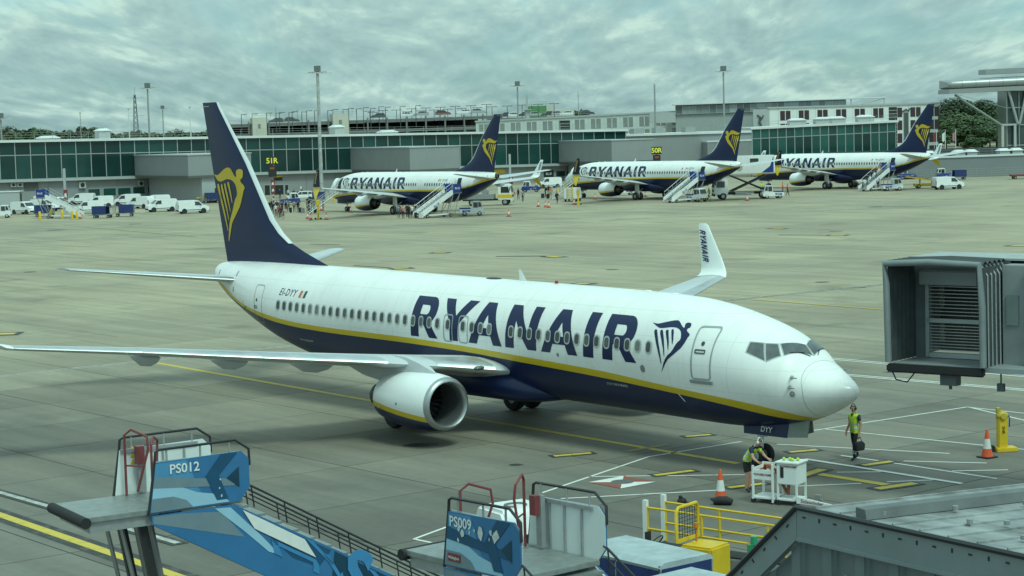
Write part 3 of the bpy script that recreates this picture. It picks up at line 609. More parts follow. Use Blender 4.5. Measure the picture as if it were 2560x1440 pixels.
HARP_FIN=[[(37.69,9.29),(37.46,9.25),(37.25,9.25),(36.99,9.35),(36.68,9.48),(36.44,9.56),(36.24,9.59),(36.04,9.57),(35.9,9.49),(35.78,9.37),(35.67,9.26),(35.55,9.18),(35.48,9.15),(35.49,9.26),(35.5,9.4),(35.43,9.48),(35.28,9.52),(35.1,9.52),(34.97,9.48),(34.93,9.36),(34.95,9.22),(34.99,9.13),(35.09,9.09),(35.15,9.05),(35.16,9),(35.08,8.91),(34.91,8.82),(34.82,8.73),(34.84,8.66),(34.92,8.58),(34.96,8.45),(35.05,8.27),(35.19,8.01),(35.33,7.83),(35.52,7.67),(35.78,7.43),(36.02,7.22),(36.16,7.06),(36.25,6.87),(36.34,6.66),(36.49,6.35),(36.55,6.27),(36.56,6.34),(36.51,6.58),(36.45,6.84),(36.38,7.08),(36.28,7.29),(36.13,7.5),(35.99,7.69),(35.87,7.92),(35.76,8.11),(35.65,8.24),(35.52,8.34),(35.49,8.47),(35.52,8.65),(35.6,8.83),(35.76,8.96),(35.96,9.04),(36.18,9.07),(36.43,9.07),(36.69,9.01),(36.92,8.96),(37.15,8.97),(37.35,9.03),(37.47,9.14),(37.59,9.23)],
[(37.38,8.77),(37.34,8.84),(37.27,8.86),(37.2,8.84),(37.15,8.69),(37.02,8.3),(36.81,7.73),(36.65,7.23),(36.54,6.79),(36.57,6.73),(36.6,6.79),(36.75,7.2),(36.96,7.72),(37.2,8.3),(37.33,8.61)],
[(37.02,8.77),(36.98,8.84),(36.92,8.85),(36.85,8.82),(36.79,8.62),(36.63,8.15),(36.49,7.71),(36.4,7.26),(36.43,7.22),(36.46,7.27),(36.61,7.7),(36.78,8.12),(36.95,8.51)],
[(36.69,8.81),(36.66,8.87),(36.59,8.89),(36.53,8.86),(36.48,8.67),(36.36,8.31),(36.27,7.94),(36.2,7.66),(36.23,7.6),(36.26,7.66),(36.39,7.99),(36.54,8.36),(36.65,8.67)],
[(36.36,8.88),(36.33,8.93),(36.25,8.95),(36.19,8.92),(36.13,8.72),(36.05,8.44),(35.98,8.08),(36.01,7.99),(36.04,8.04),(36.14,8.33),(36.26,8.65),(36.34,8.8)]]
HARP_FUS=[[(7.36,4.55),(7.24,4.53),(7.1,4.52),(6.98,4.54),(6.81,4.58),(6.63,4.62),(6.48,4.65),(6.34,4.66),(6.26,4.64),(6.18,4.59),(6.09,4.53),(5.99,4.47),(5.93,4.45),(5.92,4.47),(5.95,4.53),(5.96,4.58),(5.9,4.61),(5.81,4.61),(5.74,4.59),(5.7,4.53),(5.7,4.47),(5.77,4.44),(5.79,4.41),(5.75,4.36),(5.66,4.31),(5.59,4.27),(5.59,4.22),(5.62,4.18),(5.65,4.09),(5.7,3.97),(5.81,3.82),(5.98,3.69),(6.17,3.55),(6.33,3.44),(6.43,3.32),(6.54,3.17),(6.64,3.03),(6.68,2.99),(6.66,3.04),(6.6,3.16),(6.54,3.3),(6.46,3.44),(6.36,3.56),(6.22,3.66),(6.13,3.78),(6.06,3.91),(5.99,4.01),(5.92,4.07),(5.9,4.14),(5.94,4.25),(6,4.34),(6.1,4.4),(6.22,4.44),(6.36,4.45),(6.5,4.44),(6.66,4.42),(6.82,4.4),(6.96,4.4),(7.09,4.44),(7.22,4.49)],
[(7.13,4.29),(7.12,4.33),(7.08,4.35),(7.02,4.33),(6.97,4.25),(6.87,4.07),(6.75,3.8),(6.67,3.55),(6.64,3.29),(6.65,3.25),(6.67,3.28),(6.73,3.51),(6.84,3.77),(6.98,4.03),(7.08,4.2)],
[(6.86,4.29),(6.86,4.33),(6.82,4.35),(6.76,4.33),(6.67,4.19),(6.58,4.01),(6.51,3.77),(6.49,3.55),(6.5,3.52),(6.52,3.55),(6.57,3.77),(6.7,4.03),(6.82,4.21)],
[(6.62,4.3),(6.62,4.35),(6.58,4.36),(6.52,4.35),(6.43,4.17),(6.36,3.99),(6.33,3.77),(6.34,3.72),(6.36,3.77),(6.45,4.01),(6.56,4.2)],
[(6.39,4.33),(6.4,4.37),(6.36,4.39),(6.32,4.38),(6.26,4.28),(6.2,4.09),(6.18,3.95),(6.19,3.92),(6.22,3.96),(6.29,4.13)]]

WIN_REAR = [29.88-.508*k for k in range(23)]; WIN_EXIT = [18.06, 17.15]; WIN_FRONT = [16.62, 16.11, 15.60] + [14.36-.508*k for k in range(15)]
_wf = {}
def win_meshes():
    if 'p' in _wf: return _wf['f'], _wf['p']
    def curved(w, h, r, off, hole=None):
        bm_p = [rrect(w, h, r)] + ([rrect(*hole)] if hole else []); v, f = poly2d(bm_p); mb = MB()
        zz = lambda b: -(math.sqrt(1.88**2-0) - math.sqrt(max(0, 1.88**2-(b+.25)**2))) + (1.88-math.sqrt(1.88**2-.25**2))
        mb.add([(a, off+zz(b), b) for a, b in v], f); return mb
    _wf['f'] = curved(.30, .44, .13, .018, (.215, .335, .095)).mesh('window', mat('window surround', (.46, .48, .47), .4, .3, var=.1), fix=False)
    _wf['p'] = curved(.235, .355, .10, .014).mesh('pane', PANE, fix=False)
    return _wf['f'], _wf['p']
def ring_outline(name, pts, w, fn, mt, parent):
    "closed narrow band along points given on the skin (u,z)"
    n = len(pts); cx = sum(p[0] for p in pts)/n; cz = sum(p[1] for p in pts)/n; mb = MB(); V = []
    for i, (u, z) in enumerate(pts):
        a, b = pts[i-1], pts[(i+1) % n]; d = Vector((b[0]-a[0], b[1]-a[1])).normalized(); nn = Vector((-d.y, d.x))
        if nn.dot(Vector((u-cx, z-cz))) > 0: nn = -nn
        V += [fn(u, z), fn(u+nn.x*w, z+nn.y*w)]
    mb.add(V, [(2*i, 2*((i+1) % n), 2*((i+1) % n)+1, 2*i+1) for i in range(n)]); return mb.build(name, mt, parent, fix=False)
DOORGREY = mat('door surround grey', (.36, .385, .375), .4, .3, var=.12)
def rr_at(u, z, w, h, r): return [(u+a, z+b) for a, b in rrect(w, h, r, 5)]
def door_outline(s, u, z, w, h, parent, band=.05, thick=None):
    # add points along the long sides so the band follows the curved skin
    P = []
    base = rr_at(u, z, w, h, .14)
    for i, p in enumerate(base):
        q = base[(i+1) % len(base)]; P.append(p); m = int(abs(q[1]-p[1])/.12)
        for k in range(1, m): P.append((p[0]+(q[0]-p[0])*k/m, p[1]+(q[1]-p[1])*k/m))
    return ring_outline('door', P, band, lambda a, b: on_side(a, b, s, .009), thick or DOORGREY, parent)
def decal(name, polys_or_vf, s, mt, parent, cutz=(), cutu=(), off=.006, usign=1, u0=0, z0=0):
    vf = polys_or_vf if isinstance(polys_or_vf, tuple) else poly2d(polys_or_vf)
    return flat_mesh(name, vf, lambda a, b: on_side(u0+usign*a, z0+b+SLOPE*(u0+usign*a), s, off), mt, ((1, cutz), (0, cutu)), parent)
def airliner(k, s, label, reg, flag, split=False, maxv=False, door_open=False):
    x0, y0, h = AC[k]
    root = thing('airliner', label, 'airliner', (x0, y0, 0), h, 'airliners')
    if 'fus' not in _wf: _wf['fus'] = fuselage_mesh()
    fus = link('fuselage', _wf['fus'], root)
    # belly fairing round the wing root
    mb = MB(); rings = []
    for u, w, zt, zb in ((13.2, .5, 1.5, 1.22), (14.2, 1.5, 2.0, 1.06), (15.4, 1.86, 2.45, .98), (18, 2.02, 2.6, .96), (20.5, 1.95, 2.5, 1.0), (22.5, 1.5, 2.1, 1.12), (24, .5, 1.5, 1.25)):
        rings.append([(-u, w*math.copysign(abs(math.cos(a))**.7, math.cos(a)), (zt+zb)/2+SLOPE*u+(zt-zb)/2*math.copysign(abs(math.sin(a))**.8, math.sin(a))) for a in [2*math.pi*i/20 for i in range(20)]])
    mb.loft(rings); mb.build('belly_fairing', NAVY, root, smooth=60)
    for sd in (-1, 1):
        w = link('wing', wing_mesh(sd), root)
        link('leading_edge', slat_mesh(sd, 2.05, 4.0), w); link('leading_edge', slat_mesh(sd, 5.7, 9.6), w); link('leading_edge', slat_mesh(sd, 9.62, 13.2), w); link('leading_edge', slat_mesh(sd, 13.22, 16.95), w)
        wl = link('winglet', winglet_mesh(sd), w)
        if split: link('ventral_strake', strake_mesh(sd), w)
        wp = word_polys(0); wv = poly2d(wp); L_ = 1.62/12.6; ht = .19/1.5
        # lettering reads down the inner face
        def inner(a, b, sd=sd):
            t = a/12.6; z = 6.12-t*1.42; le = 22.86+.684*(z-4.42); ch = 1.52-.474*(z-4.42); y = 17.50+.142*(z-4.42)-.075-.012*ch; return Vector((-(le+ch*.84-b*.25), sd*(y-.012), z-.05*b))
        def outer(a, b, sd=sd):
            t = a/12.6; z = 4.62+t*1.5; le = 22.86+.684*(z-4.42); ch = 1.52-.474*(z-4.42); y = 17.50+.142*(z-4.42)+.075; return Vector((-(le+ch*.25+b*.2), sd*(y+.012), z))
        flat_mesh('lettering', wv, inner, NAVY, parent=wl); flat_mesh('lettering', wv, outer, GOLD, parent=wl)
        for y, ln in ((6.6, 3.4), (9.4, 3.0), (12.2, 2.5)):
            yy, u, c, z, t = wpos(y); mb = MB(); rings = []
            for q, r, dz in ((0, .02, 0), (.1, .11, -.06), (.3, .19, -.14), (.55, .2, -.16), (.8, .12, -.06), (1, .015, .06)):
                uc = u+c*.42+ln*q; rings.append([(-uc, sd*y+r*.75*math.cos(2*math.pi*i/10), z-.16-.03*c*.5+dz-.02+r*1.15*math.sin(2*math.pi*i/10)) for i in range(10)])
            mb.loft(rings); mb.build('flap_fairing', GREYW, w, smooth=50)
        st = link('stabiliser', stab_mesh(sd, False), root); link('stabiliser_edge', stab_mesh(sd, True), st)
        engine(root, sd, maxv)
    # landing light in the wing root
    for sd in (-1, 1):
        mb = MB(); yy, u, c, z, t = wpos(2.55); mb.ball((-(u+.09), sd*2.55, z+.03), (.16, .26, .085), 14, 8); mb.build('landing_light', mat('light lens', (.10, .12, .12), .05, .2, var=0, spec=.9), root, smooth=60)
    fin = link('fin', _wf.setdefault('fin', fin_mesh()), root); link('leading_edge', _wf.setdefault('fe', fin_edge_mesh()), fin)
    def fin_pt(u, z):
        q = pchip([a for a, b in FIN_LE[::-1]], [b for a, b in FIN_LE[::-1]])(z); c = FIN_TE(z)-q; x = max(0, min(1, (u-q)/c)); th = max(.05, min(.17, .05*c))
        hs = [(0, 0), (.06, .45), (.2, .9), (.4, 1), (.7, .62), (1, .08)]
        for (x1, h1), (x2, h2) in zip(hs, hs[1:]):
            if x <= x2: return th*(h1+(h2-h1)*(x-x1)/(x2-x1))
        return th*.08
    flat_mesh('harp_logo', poly2d(HARP_FIN), lambda a, b: Vector((-a, s*(fin_pt(a, b)+.012), b)), GOLD, ((1, [6.2+.3*i for i in range(12)]), (0, [34.9+.3*i for i in range(10)])), fin)
    mb = MB(); mb.plate([(-37.8, s*.07, 12.32), (-38.38, s*.055, 12.32), (-38.38, s*.055, 12.34), (-37.8, s*.07, 12.34)], .01); mb.build('static_mark', REFL, fin, fix=False)
    # lettering and harp on the fuselage side
    zc_ = [.06+.11*i for i in range(14)]
    if s < 0: decal('lettering', word_polys(), s, NAVY, fus, zc_, (), usign=-1, u0=20.40, z0=3.14)
    else: decal('lettering', word_polys(), s, NAVY, fus, zc_, (), usign=1, u0=7.72, z0=3.14)
    flat_mesh('harp_logo', poly2d(HARP_FUS), lambda a, b: on_side(a, b, s, .006), NAVY, ((1, [3+.1*i for i in range(17)]), (0, [5.6+.2*i for i in range(9)])), fus)
    rt = text2d(reg, .40, .004, .25, 1.12, 'LEFT', 2)
    if s < 0:
        decal('registration', rt, s, NAVY, fus, [-.1, 0, .1], (), usign=-1, u0=30.0, z0=4.25)
        for i, c in enumerate(flag): decal('flag', [[(i*.17, -.14), (i*.17+.17, -.14), (i*.17+.24, .14), (i*.17+.07, .14)]], s, c, fus, [0], (), usign=-1, u0=28.42, z0=4.25)
    else:
        decal('registration', rt, s, NAVY, fus, [-.1, 0, .1], (), usign=1, u0=28.3, z0=4.25)
        for i, c in enumerate(flag): decal('flag', [[(i*.17, -.14), (i*.17+.17, -.14), (i*.17+.24, .14), (i*.17+.07, .14)]], s, c, fus, [0], (), usign=1, u0=27.45, z0=4.25)
    f_me, p_me = win_meshes()
    for u in WIN_REAR + WIN_EXIT + WIN_FRONT:
        if maxv and abs(u-23.78) < .6: continue
        z = 3.72+SLOPE*u; y = surf_y(u, z)
        w = link('window', f_me, fus, (-u, s*y, z)); 
        if s < 0: w.rotation_euler = (0, 0, math.pi)
        w.rotation_euler.z += (0 if u > 8 else (-s)*.0) + (s*R(4.5) if u < 7.6 else 0) - (s*R(2.0) if u > 28 else 0)
        link('pane', p_me, w)
    for u in WIN_EXIT: door_outline(s, u, 3.70+SLOPE*18-.11, .56, 1.02, fus, .045)
    door_outline(s, 4.90, 3.71, .86, 1.68, fus, .055)
    door_outline(s, 31.72, 3.85, .74, 1.62, fus, .03)
    if maxv: door_outline(s, 23.6, 3.72+.1, .56, 1.3, fus, .03)
    # sill, handles and peepholes
    mb = MB()
    P = [(5.38, 2.86), (4.42, 2.86), (4.44, 2.76), (5.36, 2.76)]; mb.add([on_side(u, z, s, .012) for u, z in P]+[on_side(u, z, s, .05) for u, z in P], [(4, 5, 6, 7), (0, 1, 5, 4), (2, 3, 7, 6), (1, 2, 6, 5), (3, 0, 4, 7)]); mb.build('door_sill', STEEL, fus)
    for u, z in ((4.98, 3.77), (31.95, 3.72)):
        o = ring_outline('door_handle', rr_at(u, z, .44 if u < 10 else .26, .14, .04), .045, lambda a, b: on_side(a, b, s, .013), mat('handle dark', (.10, .11, .11), .4, .4), fus)
    for u, z in ((4.93, 4.02), (31.85, 4.02)):
        decal('peephole', [[(u+.07*math.cos(t*.5236), z+.07*math.sin(t*.5236)-SLOPE*u) for t in range(12)]], s, GLASS, fus, (), (), off=.012)
    decal('pressure_valve', [[(7.58+.11*math.cos(t*.5236), 3.03+.13*math.sin(t*.5236)-.05) for t in range(12)]], s, mat('valve grey', (.25, .26, .26), .5, .4), fus)
    decal('static_port', [[(11.85+.07*math.cos(t*.5236), 3.17+.07*math.sin(t*.5236)-.078) for t in range(12)]], s, STEEL, fus)
    # cockpit windows
    fr = {'s3': [(3.27, 1.2, 4.13), (2.87, 1.04, 4.11), (2.55, 1.34, 3.63), (3.22, 1.43, 3.85)], 's2': [(2.80, 1.0, 4.10), (2.50, .78, 4.06), (2.19, .95, 3.72), (2.48, 1.3, 3.61)], 'f': [(2.44, .70, 4.08), (2.05, .05, 4.10), (1.75, .05, 3.76), (2.10, .86, 3.73)]}
    def patch(q, off, grow):
        q = [Vector(p) for p in q]; c = sum(q, Vector())/4; q = [p+(p-c).normalized()*grow for p in q]; V = []; n = 7
        for i in range(n):
            for j in range(n):
                a, b = i/(n-1), j/(n-1); p = q[0].lerp(q[1], a).lerp(q[3].lerp(q[2], a), b); V.append(push(p.x, p.y, p.z, off))
        return V, [(i*n+j, i*n+j+1, (i+1)*n+j+1, (i+1)*n+j) for i in range(n-1) for j in range(n-1)]
    for sd in (-1, 1):
        for kx, q in fr.items():
            q2 = [(a, sd*b, c) for a, b, c in q]
            V, F = patch(q2, .006, .055); mb = MB(); mb.add(V, F); wf = mb.build('cockpit_window_frame', mat('cockpit frame', (.42, .45, .44), .35, .4, var=.08), fus, smooth=60)
            V, F = patch(q2, .012, 0.0); mb = MB(); mb.add(V, F); mb.build('cockpit_window', mat('cockpit glass', (.085, .10, .105), .05, var=.5, scale=3.5, spec=.8), wf, smooth=60)
        a, b = push(1.93, sd*.62, 3.76, .03), push(2.08, sd*.22, 3.86, .035); c = push(1.66, sd*.28, 3.62, .02)
        mb = MB(); mb.tube([push(2.02, sd*.70, 3.80, .025), push(1.86, sd*.32, 3.80, .03)], .014, 5); mb.tube([push(1.90, sd*.42, 3.80, .03), push(1.72, sd*.16, 3.66, .02)], .013, 5); mb.build('wiper', BLK, fus)
    # radome seam, lightning strips
    mb = MB(); cs = []
    for kx in range(41):
        a = -math.pi*.5+math.pi*2*kx/40; u = 1.24+.22*max(0, math.sin(a)); cs.append((u, a))
    def sk(u, a, off):
        t, b, w, c = sect(u); q = math.sin(a); p = Vector((-u, w*math.cos(a), c+((t-c) if q > 0 else (c-b))*q+SLOPE*u)); n = Vector((.3, math.cos(a)/w, q/((t-c) if q > 0 else (c-b)))); n.normalize(); return p+n*off
    V = []
    for u, a in cs: V += [sk(u, a, .004), sk(u+.02, a, .004)]
    mb.add(V, [(2*i, 2*i+2, 2*i+3, 2*i+1) for i in range(40)]); mb.build('radome_seam', mat('seam grey', (.50, .53, .52), .5), fus, fix=False)
    for a in (-.02, -.62):
        mb = MB(); mb.tube([sk(1.2-.95*i/8, a*(1-.02*i), .006) for i in range(9)], .006, 5); mb.build('lightning_strip', mat('strip grey', (.66, .69, .68), .4, .2), fus)
    for sd in (-1, 1):
        for z in (3.17, 2.87):
            p = on_side(1.62, z, sd, 0); mb = MB(); n = Vector((.5, sd, 0)).normalized(); mb.tube([p, p+n*.14], [.06, .03], 6); mb.tube([p+n*.14+Vector((-.02, 0, 0)), p+n*.15+Vector((.24, 0, 0))], .02, 6); mb.build('pitot_probe', ALUD, fus, smooth=50)
        p = on_side(1.55, 2.66, sd, 0); n = Vector((.5, sd, -.1)).normalized(); mb = MB(); mb.cyl(p-n*.01, p+n*.012, .095, .09, 14); mb.cyl(p+n*.012, p+n*.05, .035, .03, 8); mb.build('angle_vane', STEEL, fus, smooth=40)
    # aerials and beacons on the crown
    for u, hgt in ((15.9, .42), (9.3, .0), (25.4, .0)):
        if hgt:
            zt = sect(u)[0]+SLOPE*u; mb = MB(); mb.loft([[(-u+.26, 0, zt-.03), (-u, .03, zt-.03), (-u-.2, 0, zt-.03), (-u, -.03, zt-.03)], [(-u-.12, 0, zt+hgt), (-u-.17, .012, zt+hgt), (-u-.23, 0, zt+hgt), (-u-.17, -.012, zt+hgt)]]); mb.build('blade_aerial', WHITE, fus, smooth=40)
    u = 14.0; zt = sect(u)[0]+SLOPE*u; mb = MB(); mb.cyl((-u, 0, zt-.02), (-u, 0, zt+.10), .07, .05, 10); mb.build('beacon', mat('beacon red', (.30, .02, .02), .2, var=0), fus, smooth=40)
    u = 17.6; zt = sect(u)[0]+SLOPE*u; mb = MB(); mb.ball((-u, 0, zt), (.42, .20, .05), 14, 6); mb.build('radio_fairing', BLKP, fus, smooth=50)
    for u in (9.2, 7.9): zt = sect(u)[0]+SLOPE*u; mb = MB(); mb.ball((-u, 0, zt), (.2, .1, .04), 12, 6); mb.build('light_fairing', WHITE, fus, smooth=50)
    for u, dz in ((27.3, .16), (30.9, .12)):
        zb = sect(u)[1]+SLOPE*u; mb = MB(); mb.loft([[(-u+.2, .03, zb+.05), (-u+.2, -.03, zb+.05), (-u-.25, -.03, zb+.12), (-u-.25, .03, zb+.12)], [(-u+.05, .015, zb-dz), (-u+.05, -.015, zb-dz), (-u-.25, -.015, zb-dz+.08), (-u-.25, .015, zb-dz+.08)]]); mb.build('drain_mast', STEEL, fus)
    # tail exhaust and stabiliser seal
    mb = MB(); mb.lathe([(-37.20, .36), (-37.55, .24), (-37.62, .20), (-37.4, .17), (-37.2, .02)], 18, c=(0, 0, 4.93)); mb.build('tail_exhaust', DARKM if maxv else WHITE, fus, smooth=50)
    for dz, uu in ((.32, 34.35), (-.35, 34.3), (.28, 36.3), (-.2, 36.4)):
        P = [(uu, 4.68+dz-.11), (uu+.07, 4.68+dz-.11), (uu+.10, 4.68+dz+.1), (uu+.04, 4.68+dz+.1)]
        mb = MB(); mb.add([on_side(a, b, s, .008) for a, b in P], [(0, 1, 2, 3)]); mb.build('seal_mark', BLKP, fus, fix=False)
    P = [(33.35, 3.92), (33.05, 3.60), (33.4, 3.52)]; mb = MB(); mb.add([on_side(a, b, s, .01) for a, b in P], [(0, 1, 2)]); mb.build('outflow_flap', BLKP, fus, fix=False)
    ng = gear(root, reg)
    if s < 0:
        for u0 in (9.62, 28.6): decal('service_text', text2d('STOP! CHECK BRAKES', .115, .004, 0, .9, 'LEFT', 1), s, mat('stencil white', (.55, .55, .52), .5), fus, (), (), usign=-1, u0=u0, z0=(2.28 if u0 < 20 else 2.36)-SLOPE*u0*(0 if u0 < 20 else 0))
        text_on('door_letters', 'DYY', .25, (-3.35, -.472, 1.28), (1, 0, 0), (0, .13, 1), REFL, ng, bold=.012, shear=.12, off=.022)
        mb = MB(); P = [(6.18, 2.32), (6.12, 2.32), (5.95, 2.05), (6.01, 2.05)]; mb.add([on_side(a, b, s, .008) for a, b in P], [(0, 1, 2, 3)]); mb.build('hatch_mark', REFL, fus, fix=False)
    return root
IRL = [mat('flag orange', (.62, .14, .03), .5), REFL, mat('flag green', (.01, .09, .05), .5)]
MLT = [REFL, mat('flag red', (.5, .03, .04), .5)]
main_ac = airliner(1, -1, 'white and navy airliner nearest to the viewer, nose to the right', 'EI-DYY', IRL)
# ------------------------------------------------------------------ buildings
class VP:
    "vertical plane through the point seen at px at depth Y, running at angle a; local x along, y into the building"
    def __init__(self, px, Y, a):
        p = Q(px, 330, Y); self.o = Vector((p.x, p.y, 0)); self.a = a; self.d = Vector((math.cos(a), math.sin(a), 0)); self.n = Vector((math.sin(a), -math.cos(a), 0))
    def at(self, px, py, off=0.0):
        r = ray(px, py); c = Vector((0, 0, CAM_H)); o = self.o + self.n*off; t = ((o-c).dot(self.n))/r.dot(self.n); p = c+r*t
        return (p-o).dot(self.d), p.z
    def s(self, px, py=400): return self.at(px, py)[0]
    def root(self, name, label, cat, group=None): return thing(name, label, cat, self.o, self.a, group)
def glassmat(name, rgb, var=.35):
    if name in MATS: return MATS[name]
    m = mat(name, rgb, .09, 0, var=.25, scale=.35, spec=.55, detail=2); t = m.node_tree; b = t.nodes['Principled BSDF']
    l = b.inputs['Base Color'].links[0]; src = l.from_socket; oi = t.nodes.new('ShaderNodeObjectInfo'); mr = t.nodes.new('ShaderNodeMapRange'); mr.inputs[3].default_value = 1-var; mr.inputs[4].default_value = 1+var*1.6
    t.links.new(oi.outputs['Random'], mr.inputs[0]); vm = t.nodes.new('ShaderNodeVectorMath'); vm.operation = 'SCALE'; t.links.new(src, vm.inputs[0]); t.links.new(mr.outputs[0], vm.inputs['Scale']); t.links.new(vm.outputs[0], b.inputs['Base Color']); return m
TGLASS = glassmat('tinted facade glass', (.008, .040, .036)); TGLASS2 = glassmat('green facade glass', (.011, .056, .048), .5)
CLAD = mat('grey cladding', (.27, .28, .285), .5, .1, var=.08, scale=.4); CLADL = mat('light grey cladding', (.40, .42, .42), .5, .1, var=.07, scale=.4); ROOFW = mat('roof edge white', (.62, .64, .63), .5, var=.08, scale=.5); MULL = mat('mullion grey', (.36, .38, .38), .45, .3, var=.06)
DARKIN = mat('dark interior', (.012, .02, .02), .6, var=.3, scale=.6); ROOFM = mat('roof membrane', (.30, .31, .31), .8, var=.15, scale=.3); CONC = mat('building concrete', (.26, .26, .25), .8, var=.15, scale=.4); CREAM = mat('cream render', (.50, .49, .42), .7, var=.08, scale=.4); RAIL = mat('rail grey', (.33, .34, .33), .5, .3)
def railing(root, pts, h=1.1, pitch=3.0, nr=3, r=.03, name='railing'):
    mb = MB(); pts = [Vector(p) for p in pts]
    for a, b in zip(pts, pts[1:]):
        n = max(1, int((b-a).length/pitch))
        for k in range(n+1): p = a.lerp(b, k/n); mb.box(p+Vector((0, 0, h/2)), (r*1.6, r*1.6, h))
        for k in range(nr): z = h*(k+1)/nr; mb.cyl(a+Vector((0, 0, z)), b+Vector((0, 0, z)), r, n=4)
    return mb.build(name, RAIL, root)
def glazing(root, s0, s1, pitch, zt, rows, gm, depth=.06, bar=.14, y=0.0):
    n = max(1, round((s1-s0)/pitch)); p = (s1-s0)/n; acc = 0
    for hgt in rows:
        mb = MB(); mb.box((0, 0, 0), (p-bar, .05, hgt-bar)); me = mb.mesh('glass_panel', gm)
        for k in range(n):
            s = s0+p*(k+.5); link('glass_panel', me, root, (s, y, zt(s)-acc-hgt/2))
        mb = MB(); mb.add([(s0, y-.08, zt(s0)-acc-hgt+bar/2), (s1, y-.08, zt(s1)-acc-hgt+bar/2), (s1, y-.08, zt(s1)-acc-hgt-bar/2), (s0, y-.08, zt(s0)-acc-hgt-bar/2), (s0, y+.06, zt(s0)-acc-hgt+bar/2), (s1, y+.06, zt(s1)-acc-hgt+bar/2), (s1, y+.06, zt(s1)-acc-hgt-bar/2), (s0, y+.06, zt(s0)-acc-hgt-bar/2)], [(0, 1, 2, 3), (4, 5, 6, 7), (0, 1, 5, 4), (3, 2, 6, 7), (0, 4, 7, 3), (1, 2, 6, 5)]); mb.build('transom', MULL, root)
        acc += hgt
    mb = MB(); mb.box((0, 0, 0), (bar, .16, acc)); me = mb.mesh('mullion', MULL)
    for k in range(n+1): s = s0+p*k; link('mullion', me, root, (s, y-.01, zt(s)-acc/2))
    return acc
# --- long satellite terminal
F1 = VP(0, 318, R(34))
term = F1.root('terminal_building', 'long two-storey terminal with dark green glass above grey walls', 'terminal')
sE = F1.s(1565); zA, zB = F1.at(0, 357)[1], F1.at(1565, 328)[1]
zt = lambda s: zA+(zB-zA)*s/sE
S0 = -16.0
gh = glazing(term, S0, sE, 2.62, zt, (2.10, 3.95), TGLASS)
mb = MB(); mb.add([(S0, -.5, zt(S0)), (sE+.3, -.5, zt(sE)), (sE+.3, 24, zt(sE)), (S0, 24, zt(S0)), (S0, -.5, zt(S0)+.42), (sE+.3, -.5, zt(sE)+.42), (sE+.3, 24, zt(sE)+.42), (S0, 24, zt(S0)+.42)], [(0, 1, 2, 3), (4, 5, 6, 7), (0, 1, 5, 4), (1, 2, 6, 5), (2, 3, 7, 6), (3, 0, 4, 7)]); mb.build('roof', ROOFW, term)
mb = MB(); mb.add([(S0, .35, zt(S0)-gh), (sE, .35, zt(sE)-gh), (sE, .35, zt(sE)-.01), (S0, .35, zt(S0)-.01)], [(0, 1, 2, 3)]); mb.build('interior', DARKIN, term, fix=False)
mb = MB(); mb.add([(S0, -.45, zt(S0)-gh-.07), (sE, -.45, zt(sE)-gh-.07), (sE, .9, zt(sE)-gh-.07), (S0, .9, zt(S0)-gh-.07), (S0, -.45, zt(S0)-gh-.42), (sE, -.45, zt(sE)-gh-.42), (sE, .9, zt(sE)-gh-.42), (S0, .9, zt(S0)-gh-.42)], [(0, 1, 2, 3), (4, 5, 6, 7), (0, 1, 5, 4), (1, 2, 6, 5), (2, 3, 7, 6), (3, 0, 4, 7)]); mb.build('ledge', CLADL, term)
n = int((sE-S0)/6); mbp = MB(); mbp.box((0, 0, 0), (6-.05, .2, 1)); pm = mbp.mesh('wall_panel', CLAD)
for k in range(n+1):
    s = S0+6*(k+.5); hh = zt(s)-gh-.35
    o = link('wall_panel', pm, term, (s, .55, hh/2)); o.scale = (1, 1, hh)
mb = MB(); mb.box2((sE-.2, .4, 0), (sE+.1, 24, zt(sE))); mb.build('end_wall', CLAD, term)
railing(term, [(S0, .4, zt(S0)+.42), (sE, .4, zt(sE)+.42)], 1.15, 3.1, 3, .028)
def fbox(px0, py0, px1, py1, m, name, out=.10, th=.12, root=None, pl=None):
    "flat piece fixed on the lower wall, seen between two pixel corners"
    pl = pl or F1; a, b = pl.at(px0, py0, -.45), pl.at(px1, py1, -.45); mb = MB(); mb.box2((a[0], .45-out, a[1]), (b[0], .45-out+th, b[1])); return mb.build(name, m, root or term)
def fframe(px0, py0, px1, py1, gm, name, fm=None):
    o = fbox(px0, py0, px1, py1, fm or MULL, name, .03, .05); a, b = F1.at(px0, py0, -.45), F1.at(px1, py1, -.45); e = .10
    mb = MB(); mb.box2((a[0]+e, .37, a[1]-e), (b[0]-e, .40, b[1]+e)); mb.build('pane', gm, o); return o
for x0, x1, y0, y1 in ((219, 251, 472, 491), (257, 291, 470, 489), (293, 328, 469, 487), (331, 363, 467, 485), (368, 400, 465, 484)): fframe(x0, y0, x1, y1, TGLASS2, 'window')
for x0, x1, y0, y1 in ((405, 419, 473, 500), (421, 435, 472, 499), (660, 676, 462, 490), (711, 722, 461, 489), (520, 536, 475, 500)): fframe(x0, y0, x1, y1, DARKIN, 'door', CLADL)
fframe(677, 462, 710, 489, DARKIN, 'doorway', CLADL)
for x0, x1, y0, y1 in ((1389, 1413, 427, 441), (1415, 1424, 427, 441)): fframe(x0, y0, x1, y1, TGLASS2, 'window')
for x0, x1, y0, y1 in ((60, 96, 458, 475), (440, 470, 484, 500)): fbox(x0, y0, x1, y1, mat('louvre dark', (.10, .105, .10), .6), 'louvre')
